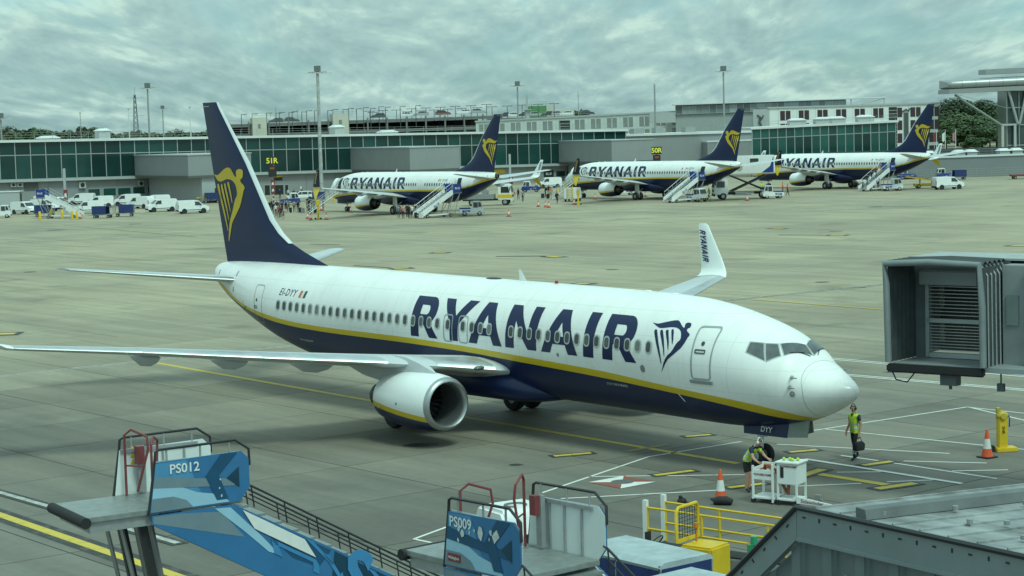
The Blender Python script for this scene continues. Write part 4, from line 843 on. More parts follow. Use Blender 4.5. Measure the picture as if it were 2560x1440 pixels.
for x0, x1, y0, y1 in ((24, 39, 457, 467), (41, 55, 457, 467), (344, 357, 452, 465), (195, 213, 455, 470)):
    o = fbox(x0, y0, x1, y1, mat('unit grey', (.42, .42, .39), .6), 'air_conditioner', .45, .44); a, b = F1.at(x0, y0, -.45), F1.at(x1, y1, -.45); mb = MB(); mb.cyl(((a[0]+b[0])/2, -.004, (a[1]+b[1])/2), ((a[0]+b[0])/2, -.03, (a[1]+b[1])/2), (a[1]-b[1])*.36, n=14); mb.build('fan_grille', BLKP, o)
def wall_sign(px0, py0, px1, py1, txt, col, bgm, pl=None, root=None, size=.5):
    o = fbox(px0, py0, px1, py1, bgm, 'sign', .06, .05); a, b = F1.at(px0, py0, -.45), F1.at(px1, py1, -.45)
    if txt: text_on('lettering', txt, size, ((a[0]+b[0])/2, .385, (a[1]+b[1])/2), (1, 0, 0), (0, 0, 1), col, o, bold=.01)
    return o
wall_sign(681, 440, 706, 443, '', REFL, YELP); wall_sign(681, 443.5, 706, 451, '', YELP, BLKP); wall_sign(1235, 424, 1262, 432, '', REFL, YELP)
wall_sign(1359, 426, 1384, 443, 'BLUE', REFL, BLKP, size=.62); wall_sign(750, 466, 754, 472, '', REFL, REFL); wall_sign(783, 463, 787, 469, '', REFL, REFL); wall_sign(83, 490, 90, 497, '', REFL, REFL)
# --- gate nodes standing out of the terminal front
def node(pxa, pxb, pxc, yta, ytb, ybb, ytc, label):
    Pa = F1.o+F1.d*F1.s(pxa); dr = Vector((math.sin(F1.a), -math.cos(F1.a), 0)); r = ray(pxb, 410); k = r.x/r.y
    t = (k*Pa.y-Pa.x)/(dr.x-k*dr.y); B = Pa+dr*t; r2 = ray(pxc, 410); k2 = r2.x/r2.y; d = F1.d; t2 = (k2*B.y-B.x)/(d.x-k2*d.y)
    zt_ = Q(pxb, ytb, B.y).z; zb_ = Q(pxb, ybb, B.y).z
    rt = thing('gate_node', label, 'gate building', B-F1.d*0, F1.a)
    mb = MB(); mb.box2((0, 0, zb_), (t2, t-.15, zt_)); mb.build('upper_box', CLAD, rt)
    mb = MB(); mb.box2((-.12, -.12, zt_), (t2+.1, t-.1, zt_+.18)); mb.build('roof', CLADL, rt)
    mb = MB(); mb.box2((-.1, -.1, zb_-.35), (t2*.98, t-.15, zb_)); mb.build('soffit', mat('soffit dark', (.10, .105, .105), .6), rt)
    mb = MB(); mb.box2((t2*.22, .4, 0), (t2*.97, t-.2, zb_-.35)); lw = mb.build('lower_wall', CLADL, rt)
    mb = MB(); mb.box2((t2*.42, .36, 0), (t2*.62, .41, 2.3)); mb.build('door', DARKIN, lw)
    n = int(t2/1.5)
    for k in range(1, n): mb = MB(); mb.box((t2*k/n, -.012, (zt_+zb_)/2), (.05, .024, zt_-zb_-.06)); mb.build('panel_joint', MULL, rt)
    return rt
node(335, 470, 628, 381, 389, 440, 386, 'grey box gate on the terminal, left of the nearest tail fin')
node(877, 1025, 1150, 369, 370, 425, 368, 'grey box gate on the terminal above the left parked airliner')
node(1396, 1530, 1636, 350, 352, 404, 351, 'grey box gate beside the 50R stand sign')
# --- blank grey link building and its roof
F2 = VP(1566, 392, R(20)); lk = F2.root('link_building', 'plain grey windowless wall with white roof edge behind 50R sign', 'building')
a, b = F2.at(1566, 341), F2.at(1885, 331)
mb = MB(); mb.box2((a[0], 0, 0), (b[0], 14, a[1]-.05)); mb.build('wall', CLAD, lk)
mb = MB(); mb.box2((a[0]-.2, -.35, a[1]), (b[0]+.2, 14.2, a[1]+.45)); mb.build('roof', ROOFW, lk); railing(lk, [(a[0], .2, a[1]+.45), (b[0], .2, a[1]+.45)], 1.0, 2.4, 2, .025)
for x0, x1, y0, y1 in ((1700, 1750, 408, 420), (1760, 1800, 407, 418)): c, d = F2.at(x0, y0), F2.at(x1, y1); mb = MB(); mb.box2((c[0], -.06, c[1]), (d[0], .04, d[1])); mb.build('louvre', DARKIN, lk)
c, d = F2.at(1755, 356), F2.at(1882, 425); mb = MB(); mb.box2((c[0], -2.5, d[1]), (d[0], -.02, c[1])); bx = mb.build('stair_box', CLAD, lk)
mb = MB(); mb.box2((c[0]-.1, -2.6, c[1]), (d[0]+.1, 0, c[1]+.3)); mb.build('stair_roof', ROOFW, lk)
for k, px in enumerate((1600, 1655, 1730)): c = F2.at(px, 334); mb = MB(); mb.box2((c[0], 3, a[1]+.45), (c[0]+2.2, 5, a[1]+1.5)); mb.build('roof_box', ROOFM, lk)
# --- tall green glass building on the right
F3 = VP(1880, 372, R(8)); gb = F3.root('glass_pavilion', 'tall green glass building with roof hoods behind the right parked airliner', 'building')
s1 = F3.s(2240); zg0, zg1 = F3.at(1880, 324)[1], F3.at(2240, 306)[1]; zg = lambda s: zg0+(zg1-zg0)*s/s1
acc = glazing(gb, 0, s1, 1.72, zg, (1.75, 5.5, 2.2), TGLASS2, bar=.13)
mb = MB(); mb.add([(0, .3, 0), (s1, .3, 0), (s1, .3, zg1), (0, .3, zg0)], [(0, 1, 2, 3)]); mb.build('interior', mat('green interior', (.02, .06, .05), .6, var=.5, scale=.5), gb, fix=False)
for k in range(7): mb = MB(); s = s1*(k+.4)/7; mb.box2((s, .1, zg(s)-5.5), (s+random.uniform(.5, 1.6), .25, zg(s)-1.0-random.uniform(0, .8))); mb.build('interior_wall', mat('interior pale', (.04, .12, .10), .6, var=.2), gb)
mb = MB(); mb.add([(-.3, -.4, zg0+.02), (s1+.5, -.4, zg1+.02), (s1+.5, 12, zg1+.02), (-.3, 12, zg0+.02), (-.3, -.4, zg0+.4), (s1+.5, -.4, zg1+.4), (s1+.5, 12, zg1+.4), (-.3, 12, zg0+.4)], [(0, 1, 2, 3), (4, 5, 6, 7), (0, 1, 5, 4), (1, 2, 6, 5), (2, 3, 7, 6), (3, 0, 4, 7)]); mb.build('roof', ROOFW, gb)
mb = MB(); mb.box2((s1, .05, 0), (s1+.15, 12, zg1)); mb.build('side_wall', TGLASS2, gb)
mb = MB(); mb.box2((0, .8, 0), (s1, 1.0, max(.5, zg1-9.4))); mb.build('plinth', CLAD, gb)
railing(gb, [(0, .1, zg0+.4), (s1, .1, zg1+.4)], 1.0, 2.5, 2, .025)
HOODM = mat('roof hood grey', (.42, .43, .42), .6, var=.1)
def hood(rt, s, y, z, w=3.2, h=.9): 
    mb = MB(); mb.box2((s-w/2, y, z), (s+w/2, y+2, z+h)); o = mb.build('roof_hood', HOODM, rt); mb = MB(); mb.loft([[(s-w/2-.2, y-.2, z+h), (s+w/2+.2, y-.2, z+h), (s+w/2+.2, y+2.2, z+h), (s-w/2-.2, y+2.2, z+h)], [(s-w*.3, y+.5, z+h+.42), (s+w*.3, y+.5, z+h+.42), (s+w*.3, y+1.5, z+h+.42), (s-w*.3, y+1.5, z+h+.42)]]); mb.build('hood_cap', ROOFW, o)
for px in (2001, 2066, 2100, 2172): s = F3.s(px); hood(gb, s, 1.2, zg(s)+.4)
for px, py in ((755, 330), (890, 322), (2150, 330)):
    pass
for px in (878, 150, 288, 1005): s = F1.s(px); hood(term, s, 4, zt(s)+.42, 2.0 if px in (878, 288) else 3.4, 1.3 if px in (878, 288) else .2)
# --- hotel behind
def hotel(px0, px1, Y, a, top0, top1, H, pitch, winm, rows, label, wh=2.0, start=.5, wallm=None):
    P = VP(px0, Y, a); rt = P.root('hotel_wing', label, 'hotel'); s1 = P.s(px1, 290); z0, z1 = P.at(px0, top0)[1], P.at(px1, top1)[1]; z = lambda s: z0+(z1-z0)*s/s1
    mb = MB(); mb.add([(0, 0, 0), (s1, 0, 0), (s1, 0, z1), (0, 0, z0), (0, 16, 0), (s1, 16, 0), (s1, 16, z1), (0, 16, z0)], [(0, 1, 2, 3), (4, 5, 6, 7), (3, 2, 6, 7), (0, 3, 7, 4), (1, 2, 6, 5)]); mb.build('wall', wallm or mat('hotel panel', (.70, .72, .71), .5, var=.05, scale=.3), rt)
    mb = MB(); mb.add([(-.2, -.25, z0-.05), (s1+.2, -.25, z1-.05), (s1+.2, 16.2, z1-.05), (-.2, 16.2, z0-.05), (-.2, -.25, z0+.3), (s1+.2, -.25, z1+.3), (s1+.2, 16.2, z1+.3), (-.2, 16.2, z0+.3)], [(0, 1, 2, 3), (4, 5, 6, 7), (0, 1, 5, 4), (1, 2, 6, 5), (2, 3, 7, 6), (3, 0, 4, 7)]); mb.build('roof_edge', CLADL, rt)
    n = int(s1/pitch); mb = MB(); mb.box((0, 0, 0), (1.08, .06, wh)); wm = mb.mesh('window', winm); mb = MB(); mb.box((0, 0, 0), (.16, .10, wh)); fm = mb.mesh('frame', ROOFW)
    for k in range(n):
        for r in range(rows):
            s = pitch*(k+start); zz = z(s)-.65-wh/2-r*(wh+.75)
            if zz < 1: continue
            for e in (-.62, .62): link('window', wm, rt, (s+e, -.02, zz))
            link('window_frame', fm, rt, (s, -.03, zz))
    for k in range(int(s1/1.3)): mb = MB() if k == 0 else mb
    mb = MB()
    for k in range(1, int(s1/pitch)*2): s = pitch*k/2+.1; mb.box((s, -.012, (z(s))/2), (.05, .02, z(s)-.2))
    mb.build('panel_joint', CLADL, rt); return P, rt, s1, z
HG = mat('grey blind window', (.22, .24, .23), .35, var=.15, scale=1); HR = mat('dark red window', (.055, .030, .034), .15, var=.3, scale=.8)
PA, hA, sA, zhA = hotel(1190, 1935, 470, R(-6), 305, 268, 12, 3.85, HG, 2, 'long pale hotel wing with grey blinds behind the terminal roof', 2.3, wallm=mat('hotel mesh panel', (.52, .56, .54), .5, var=.06, scale=.3))
for px in (1410, 1700):
    s = PA.s(px, 290); mb = MB(); mb.box2((s-1, -.10, zhA(s)-4.0), (s+1.4, .02, zhA(s)-.7)); o = mb.build('louvre_bay', BLKP, hA)
    for k in range(4): mb = MB(); mb.box2((s-1, -.16, zhA(s)-1.4-k*.75), (s+1.4, -.105, zhA(s)-1.3-k*.75)); mb.build('louvre', CLADL, o)
PB, hB, sB, zhB = hotel(1922, 2345, 440, R(2), 271, 259, 14, 4.22, HR, 5, 'white hotel block with paired dark red windows', 2.15, .9)
s = PB.s(1922, 280); mb = MB(); mb.box2((-3.5, -.08, zhB(0)-4.6), (.2, .06, zhB(0)-.15)); mb.build('metal_panel', CLADL, hB)
s = PB.s(2232, 280); mb = MB(); mb.box2((s-.9, -.09, zhB(s)-14), (s+.95, .02, zhB(s)-.5)); o = mb.build('louvre_bay', BLKP, hB)
for k in range(17): mb = MB(); mb.box2((s-.9, -.15, zhB(s)-1.3-k*.75), (s+.95, -.095, zhB(s)-1.18-k*.75)); mb.build('louvre', CLADL, o)
# vertical sign of dark sculpted letters
SGN = mat('sign dark', (.09, .10, .10), .4, .3)
sx = PB.s(2265, 300); mb = MB(); mb.box2((sx-.45, -.42, zhB(sx)-7.4), (sx+.45, -.1, zhB(sx)-1.9)); o = mb.build('vertical_sign', SGN, hB)
mb = MB(); mb.tube([(sx-.9, -.3, zhB(sx)-1.6), (sx, -.3, zhB(sx)-1.1), (sx+.5, -.3, zhB(sx)-1.5), (sx+.8, -.3, zhB(sx)-.9)], .2, 6); mb.build('sign_emblem', SGN, hB)
mb = MB(); mb.box2((sx-.5, -.4, zhB(sx)-9.6), (sx+.5, -.1, zhB(sx)-7.5)); mb.build('sign_panel', BLUEP, hB)
ex = -1.9; mb = MB(); mb.tube([(ex-.7, -.25, zhB(0)-1.4), (ex, -.25, zhB(0)-1.9), (ex+.4, -.25, zhB(0)-2.3), (ex+.7, -.25, zhB(0)-1.5)], .16, 6); mb.tube([(ex, -.25, zhB(0)-2.2), (ex-.25, -.25, zhB(0)-3.0), (ex+.2, -.25, zhB(0)-3.8)], .28, 6); mb.build('sign_emblem', SGN, hB)
# glazed roof storey with a thin canopy
PC = VP(1690, 455, R(-3)); at_ = PC.root('roof_storey', 'glazed roof storey under a thin flat canopy on the hotel', 'roof storey'); s1 = PC.s(2115, 255); z0, z1 = PC.at(1690, 263)[1], PC.at(2115, 248)[1]; zz_ = lambda s: z0+(z1-z0)*s/s1
glazing(at_, 0, s1, 1.55, lambda s: zz_(s)-.2, (1.9,), glassmat('roof storey glass', (.17, .20, .20), .45), bar=.12)
mb = MB(); s2 = PC.s(2212, 250); mb.add([(-.5, -.8, z0), (s2, -.8, zz_(s2)), (s2, 9, zz_(s2)), (-.5, 9, z0), (-.5, -.8, z0+.25), (s2, -.8, zz_(s2)+.25), (s2, 9, zz_(s2)+.25), (-.5, 9, z0+.25)], [(0, 1, 2, 3), (4, 5, 6, 7), (0, 1, 5, 4), (1, 2, 6, 5), (2, 3, 7, 6), (3, 0, 4, 7)]); mb.build('canopy', ROOFW, at_)
mb = MB(); mb.add([(0, .4, z0-9), (s1, .4, zz_(s1)-9), (s1, .4, zz_(s1)), (0, .4, z0)], [(0, 1, 2, 3)]); mb.build('back_wall', mat('pale interior', (.3, .33, .32), .6), at_, fix=False)
for s in (s2-.3, s1+1): mb = MB(); mb.box2((s, -.5, zz_(s)-3.2), (s+.25, -.2, zz_(s))); mb.build('post', CLADL, at_)
mb = MB(); mb.cyl((s1+1, -.3, zz_(s1)-1.8), (s2-.2, -.3, zz_(s2)-.1), .07, n=5); mb.build('brace', CLADL, at_)
mb = MB(); mb.box2((-6, 0, z0-4), (0, 6, z0-1.6)); mb.build('plant_room', CLADL, at_)
# --- multi-storey car park
PP = VP(572, 540, R(14)); cp = PP.root('car_park', 'grey multi-storey car park decks behind the terminal roof', 'car park'); s1 = PP.s(1255, 300); z0, z1 = PP.at(572, 314)[1], PP.at(1255, 291)[1]; zp = lambda s: z0+(z1-z0)*s/s1
def slabz(rt, name, s0, s1, dz0, dz1, y0, y1, m):
    mb = MB(); mb.add([(s0, y0, zp(s0)+dz0), (s1, y0, zp(s1)+dz0), (s1, y1, zp(s1)+dz0), (s0, y1, zp(s0)+dz0), (s0, y0, zp(s0)+dz1), (s1, y0, zp(s1)+dz1), (s1, y1, zp(s1)+dz1), (s0, y1, zp(s0)+dz1)], [(0, 1, 2, 3), (4, 5, 6, 7), (0, 1, 5, 4), (1, 2, 6, 5), (2, 3, 7, 6), (3, 0, 4, 7)]); return mb.build(name, m, rt)
CPM = mat('car park concrete', (.17, .175, .17), .8, var=.18, scale=.3)
for k in range(4): slabz(cp, 'deck', 0, s1, -.45-k*2.9, 0-k*2.9, 0, 32, CPM); slabz(cp, 'parapet', 0, s1, -.45-k*2.9+.46, .35-k*2.9, -.08, .04, CPM)
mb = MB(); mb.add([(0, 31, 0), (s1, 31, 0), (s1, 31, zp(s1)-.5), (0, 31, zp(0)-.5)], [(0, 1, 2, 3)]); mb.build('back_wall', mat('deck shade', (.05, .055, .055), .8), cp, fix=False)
mb = MB(); mb.box((0, 0, 0), (.42, .42, 12)); cm = mb.mesh('column', CPM)
nc = int(s1/5.2)
for k in range(nc+1): s = s1*k/nc; link('column', cm, cp, (s, -.1, zp(s)-5.2))
railing(cp, [(0, 0, zp(0)+.35), (s1, 0, zp(s1)+.35)], 1.0, 5.2, 3, .045)
def tower(px0, px1, ytop, label):
    a, b = PP.at(px0, ytop, 2.5), PP.at(px1, ytop, 2.5); w = b[0]-a[0]; o = PP.o+PP.d*a[0]+PP.n*2.5
    rt = thing('stair_tower', label, 'stair tower', o, PP.a); mb = MB(); mb.box2((0, 0, 0), (w, 6, a[1])); mb.build('wall', CREAM, rt); mb = MB(); mb.box2((w*.38, -.06, a[1]-2.9), (w*.56, .02, a[1]-1.7)); mb.build('vent', mat('vent grey', (.2, .2, .19), .6), rt); mb = MB(); mb.box2((-.02, -.02, a[1]*.42), (w+.02, 0, a[1]*.42+.06)); mb.build('joint', CLAD, rt)
    railing(rt, [(0, .1, a[1]), (w, .1, a[1]), (w+3, 5, a[1])], 1.3, 2.2, 2, .045)
tower(631, 666, 295, 'cream concrete stair tower left of the tall light mast'); tower(832, 871, 285, 'cream concrete stair tower right of the tall light mast')
LAMPM = mat('lamp post dark', (.10, .11, .11), .5, .4)
def deck_lamp(arms):
    mb = MB(); mb.cyl((0, 0, 0), (0, 0, 6.0), .11, .09, 6)
    for s in arms: mb.box((s*.75, 0, 6.05), (1.5, .16, .14)); mb.box((s*1.2, 0, 6.0), (.8, .3, .12))
    return mb
l1 = deck_lamp((1,)).mesh('car_park_lamp', LAMPM); l2 = deck_lamp((-1, 1)).mesh('car_park_lamp', LAMPM)
for px, py in ((603, 286), (630, 285), (666, 283), (690, 283), (698, 281), (722, 281), (730, 279), (754, 280), (766, 277), (786, 277), (819, 276), (832, 274), (857, 274), (871, 271), (891, 272), (908, 269), (926, 271), (947, 267), (963, 268), (1000, 266), (1039, 264)):
    o_ = PP.o+PP.d*PP.at(px, py)[0]+PP.n*.05; z = Q(px, py, o_.y).z
    o = link('car_park_lamp', l1, None, (o_.x, o_.y, z-6.05), PP.a); tag(o, 'single-arm lamp post along the front edge of the car park roof', 'lamp post', 'single-arm car park lamps')
for px, py in ((924, 278), (957, 276), (991, 275), (1018, 279), (1029, 272), (1052, 277), (1065, 270), (1085, 275), (1101, 268), (1119, 273), (1138, 266), (1154, 271), (1177, 264), (1193, 269), (1216, 261), (1230, 267), (1268, 265), (1305, 263), (1345, 261), (1385, 259), (1098, 279), (932, 281)):
    o_ = Q(px, py, 585); o = link('car_park_lamp', l2, None, (o_.x, o_.y, o_.z-6.05), PP.a); tag(o, 'double-arm lamp post standing on the car park roof', 'lamp post', 'double-arm car park lamps')
mb = MB(); mb.box2((-.5, 0, 0), (2, 3, 1)); mb.v, mb.f, mb.m = [], [], []
PD = VP(1232, 590, R(4)); cd = PD.root('rear_car_park', 'far end of the car park deck beside the green wall', 'car park'); sd_ = PD.s(1490, 290); zd0, zd1 = PD.at(1232, 296)[1], PD.at(1490, 287)[1]
mb = MB(); mb.add([(0, 0, 0), (sd_, 0, 0), (sd_, 0, zd1), (0, 0, zd0), (0, 25, 0), (sd_, 25, 0), (sd_, 25, zd1), (0, 25, zd0)], [(0, 1, 2, 3), (4, 5, 6, 7), (3, 2, 6, 7), (0, 3, 7, 4), (1, 2, 6, 5)]); mb.build('deck', CPM, cd); railing(cd, [(0, -.05, zd0), (sd_, -.05, zd1)], 1.0, 5.2, 2, .05)
gw = VP(1324, 640, R(4)); o = gw.root('green_wall_building', 'green and cream block standing on the car park', 'building')
a, b, c = gw.at(1325, 265), gw.at(1366, 264), gw.at(1385, 263); mb = MB(); mb.box2((a[0], 0, 0), (b[0], 8, a[1])); mb.build('green_wall', mat('green panel', (.10, .24, .11), .7, var=.15, scale=.6), o); mb = MB(); mb.box2((b[0], .1, 0), (c[0], 8, a[1]-.1)); mb.build('cream_wall', CREAM, o); mb = MB(); d = gw.at(1436, 275); mb.box2((c[0], .2, 0), (d[0], 8, d[1])); mb.build('low_wall', CREAM, o); railing(o, [(a[0], 0, a[1]), (c[0], 0, a[1])], 1.3, 2.5, 2, .05)
mb = MB(); mast = VP(1319, 520, 0); z_ = mast.at(1319, 275)[1]
o = thing('radar_mast', 'white column with railed platform beside the green wall', 'mast', mast.o); mb.cyl((0, 0, 0), (0, 0, z_), .75, .7, 12); mb.build('column', CLADL, o, smooth=40); mb = MB(); mb.box((0, 0, z_+.1), (2.6, 2.6, .2)); mb.build('platform', CLADL, o); mb = MB(); mb.box((0, 0, z_+2.1), (.6, .6, 3.8)); mb.build('cabinet', CLADL, o); railing(o, [(-1.3, -1.3, z_+.2), (1.3, -1.3, z_+.2), (1.3, 1.3, z_+.2), (-1.3, 1.3, z_+.2), (-1.3, -1.3, z_+.2)], 1.2, 1.3, 2, .05)
# --- right: low wall with roof hoods, and the curved station canopy
F4 = VP(2140, 335, R(5)); lw = F4.root('boundary_building', 'low grey wall with white coping and roof hoods at the right', 'building'); s0, s1 = F4.s(2080), F4.s(2640); a, b = F4.at(2240, 399), F4.at(2560, 388); zl = lambda s: a[1]+(b[1]-a[1])*(s-a[0])/(b[0]-a[0])
mb = MB(); mb.add([(s0, 0, 0), (s1, 0, 0), (s1, 0, zl(s1)), (s0, 0, zl(s0)), (s0, 9, 0), (s1, 9, 0), (s1, 9, zl(s1)), (s0, 9, zl(s0))], [(0, 1, 2, 3), (4, 5, 6, 7), (3, 2, 6, 7), (0, 3, 7, 4), (1, 2, 6, 5)]); mb.build('wall', mat('dark grey panel', (.20, .215, .225), .5, .1, var=.06, scale=.3), lw)
mb = MB(); mb.add([(s0, -.2, zl(s0)), (s1, -.2, zl(s1)), (s1, .5, zl(s1)), (s0, .5, zl(s0)), (s0, -.2, zl(s0)+.3), (s1, -.2, zl(s1)+.3), (s1, .5, zl(s1)+.3), (s0, .5, zl(s0)+.3)], [(0, 1, 2, 3), (4, 5, 6, 7), (0, 1, 5, 4), (3, 2, 6, 7), (0, 4, 7, 3), (1, 2, 6, 5)]); mb.build('coping', ROOFW, lw)
for px in (2205, 2332, 2408, 2438, 2520, 2552, 2330): s = F4.s(px); hood(lw, s, 1.5, zl(s)+.05, 1.8, .8)
railing(lw, [(s0, 6, zl(s0)), (s1, 6, zl(s1))], 1.2, 2.2, 3, .03)
mb = MB(); mb.box2((s0, 8.6, zl(s0)), (s1, 9, zl(s0)+1.5)); mb.build('rear_wall', mat('dark wall', (.05, .055, .055), .7), lw)
fo = thing('wire_fence', 'thin wire fence in front of the low grey wall', 'fence', F4.o+F4.n*5, F4.a); railing(fo, [(s0+8, 0, 0), (s1, 0, 0)], 1.6, 2.6, 4, .025)
K5 = 1.72; F5 = VP(2374, 430, R(2)); st = F5.root('station_canopy', 'grey building with rolled metal roof edge on slanted struts', 'building')
s1 = F5.s(2680, 200); zc0, zc1 = F5.at(2374, 212)[1], F5.at(2560, 203)[1]; k_ = (zc1-zc0)/F5.s(2560, 205)
n = 9; seg = s1/n; ROLLM = mat('rolled metal', (.34, .35, .35), .4, .5, var=.08, scale=.6)
for i in range(n):
    mb = MB(); rings = []
    for s in ((seg*i, seg*i+.35, seg*i+.8, seg*(i+1)-.05) if i == 0 else (seg*i, seg*(i+1)-.05)):
        zc = zc0+k_*s; q_ = (.45 if s == 0 else .8 if s < .5 else .95 if s < 1 else 1) if i == 0 else 1; rr = .95*q_; dq = 10*(.4 if s == 0 and i == 0 else 1); ring = [(s, 1.2-rr*math.sin(R(t))*1.0, zc+rr*math.cos(R(t))) for t in range(0, 181, 20)] + [(s, dq, zc-rr), (s, dq, zc+rr+.3)]
        rings.append(ring)
    mb.loft(rings); mb.build('roof_panel', ROLLM, st, smooth=40)
zq = lambda s: zc0+k_*s-.95
mb = MB(); mb.loft([[(s, .1, zq(s)-.03), (s, 9.8, zq(s)-.03), (s, 9.8, zq(s)-1.0), (s, .1, zq(s)-1.0)] for s in (.05, s1)]); mb.build('fascia', mat('fascia grey', (.30, .31, .31), .45, .3, var=.08), st)
mb = MB(); mb.loft([[(s, 4.3, zq(s)+2.9), (s, 10, zq(s)+2.9), (s, 10, zq(s)+4.0), (s, 4.3, zq(s)+4.0)] for s in (s1*.34, s1)]); mb.build('upper_roof', ROLLM, st)
sA_, sB_ = F5.s(2523, 300), F5.s(2620, 300); zb = F5.at(2520, 365)[1]; zt5 = zq(sA_)-1.0; zm = F5.at(2512, 314)[1]
mb = MB(); mb.box2((sA_, 2.0, 0), (sB_, 9, zt5)); mb.build('tower_glass', glassmat('station glass', (.06, .09, .085), .1), st)
mb = MB()
for s in (sA_, sA_+2.7, sA_+5.4): mb.cyl((s, 1.7, 0), (s, 1.7, zt5), .12, n=6)
for z in (zb, zm, (zm+zt5)/2): mb.box2((sA_, 1.65, z), (sB_, 1.8, z+.2))
mb.build('tower_frame', MULL, st)
mb = MB(); mb.cyl((1.5, 1, zq(0)-.75*K5), (F5.s(2509, 313), 1.0, zm), .26, n=8); mb.build('strut', mat('strut grey', (.24, .26, .25), .5, .3), st, smooth=40)
mb = MB(); mb.cyl((2, 1, zq(0)-.7*K5), (sA_, 1.2, zq(0)-4.5), .05, n=4); mb.build('tie_rod', MULL, st)
for p, q in (((sA_+.2, zt5), (sA_+2.2, zm+.3)), ((sA_+4.3, zt5), (sA_+2.6, zm+.3))): mb = MB(); mb.cyl((p[0], 1.0, p[1]), (q[0], 1.0, q[1]), .3, n=8); mb.build('raker', MULL, st, smooth=40)
mb = MB()
sp0 = F5.s(2510, 340)
for s in (sp0, sp0+2.75): mb.box2((s-.26, .8, 0), (s+.26, 1.3, zm))
mb.box2((sp0-.26, .78, zm-.02), (sp0+3.0, 1.32, zm+.38)); mb.build('portal_frame', CLADL, st)
# --- masts
MASTM = mat('mast galvanised', (.36, .375, .37), .5, .5, var=.25, scale=1.2)
def light_mast(px, ytop, Y, label, w=1.0, head=True, rad=.16, m=None):
    p = Q(px, ytop, Y); o = thing('light_mast', label, 'light mast', (p.x, p.y, 0)); h = p.z
    mb = MB(); mb.cyl((0, 0, 0), (0, 0, h-.5), rad*1.5, rad, 8); mb.build('pole', m or MASTM, o, smooth=40)
    if head:
        mb = MB(); mb.box((0, 0, h-.35), (1.0*w, .8*w, .9*w)); mb.box((0, 0, h-.95), (3.0*w, .3*w, .18*w)); mb.build('head_frame', mat('mast head', (.16, .17, .17), .5, .3), o)
        for a in (-1.45, 0, 1.45): mb = MB(); mb.loft([[(a*w+x*.75*w, y*.6*w, h-1.1*1.0+z) for x, y in ((-1, -1), (1, -1), (1, 1), (-1, 1))] for z in (0, .13*w)]); mb.build('floodlight', ROOFW, o)
    else: mb = MB(); mb.box((0, 0, h-.3), (.5*w, .5*w, .5*w)); mb.build('head', CLADL, o)
light_mast(793, 166, 309, 'tall weathered light mast standing before the terminal glass', 1.0, True, .22, mat('weathered mast', (.42, .43, .42), .6, .2, var=.5, scale=1.5, detail=8))
light_mast(368, 209, 400, 'light mast above the terminal roof beside the lattice tower', 1.05); light_mast(1808, 167, 405, 'light mast rising left of the middle parked tail fin', 1.15); light_mast(1293, 205, 450, 'light mast rising behind the left parked tail fin', 1.15)
light_mast(406, 265, 640, 'short light mast just right of the lattice tower', 1.1); light_mast(200, 281, 700, 'thin distant light mast over the trees at the left', 1.0, False, .12); light_mast(1, 284, 380, 'light mast at the left edge of the picture', 1.0)
light_mast(321, 270, 600, 'thin white pole left of the lattice tower', .9, False, .13, ROOFW); light_mast(474, 266, 600, 'thin white pole left of the nearest tail fin', .9, False, .13, ROOFW); light_mast(1636, 208, 420, 'plain thin mast above the hotel roof', .8, False, .17); light_mast(1445, 225, 600, 'needle-thin aerial mast behind the hotel', .3, False, .09); light_mast(689, 268, 620, 'thin pole behind the car park, left of the tall mast', .8, False, .10); light_mast(743, 272, 625, 'second thin pole behind the car park, left of the tall mast', .8, False, .10)
p = Q(336, 226, 700); lt = thing('lattice_tower', 'steel lattice radio tower with cross arms over the trees', 'lattice tower', (p.x, p.y, 0)); h = p.z
mb = MB()
for sx_, sy_ in ((-1, -1), (1, -1), (1, 1), (-1, 1)): mb.cyl((sx_*1.4, sy_*1.4, 0), (sx_*.25, sy_*.25, h-1.5), .10, n=4)
mb.build('leg_frame', LAMPM, lt); mb = MB()
for i in range(14):
    za, zb_ = (h-1.5)*i/14, (h-1.5)*(i+1)/14; wa, wb = 1.4-1.15*i/14, 1.4-1.15*(i+1)/14
    for y in (-1, 1): mb.cyl((-wa, y*wa, za), (wb, y*wb, zb_), .05, n=3); mb.cyl((wa, y*wa, za), (-wb, y*wb, zb_), .05, n=3)
mb.cyl((0, 0, h-1.5), (0, 0, h+1.2), .06, n=4); mb.build('bracing', LAMPM, lt)
for z in (h-2.7, h-6.3, h-9.0): mb = MB(); mb.cyl((-3.2, 0, z), (3.2, 0, z), .05, n=4); mb.build('cross_arm', LAMPM, lt)
# flag poles
for px, py, m, lab in ((2341, 325, REDP, 'flagpole with a red patterned flag nearest the right tail fin'), (2363, 325, ROOFW, 'flagpole with a limp white flag'), (2389, 324, mat('flag pink', (.35, .2, .22), .7), 'rightmost flagpole with a pale red flag')):
    p = Q(px, py, 420); o = thing('flagpole', lab, 'flagpole', (p.x, p.y, 0)); mb = MB(); mb.cyl((0, 0, 0), (0, 0, p.z), .09, .06, 6); mb.build('pole', ROOFW, o); mb = MB(); mb.loft([[(-.05-x*.75, .12*math.sin(x*5), p.z-.4-.5*x), (-.05-x*.7, .12*math.sin(x*5)+.03, p.z-2.2-.35*math.sin(x*3))] for x in (0, .3, .6, .9)], closed=False); mb.build('flag', m, o, fix=False)
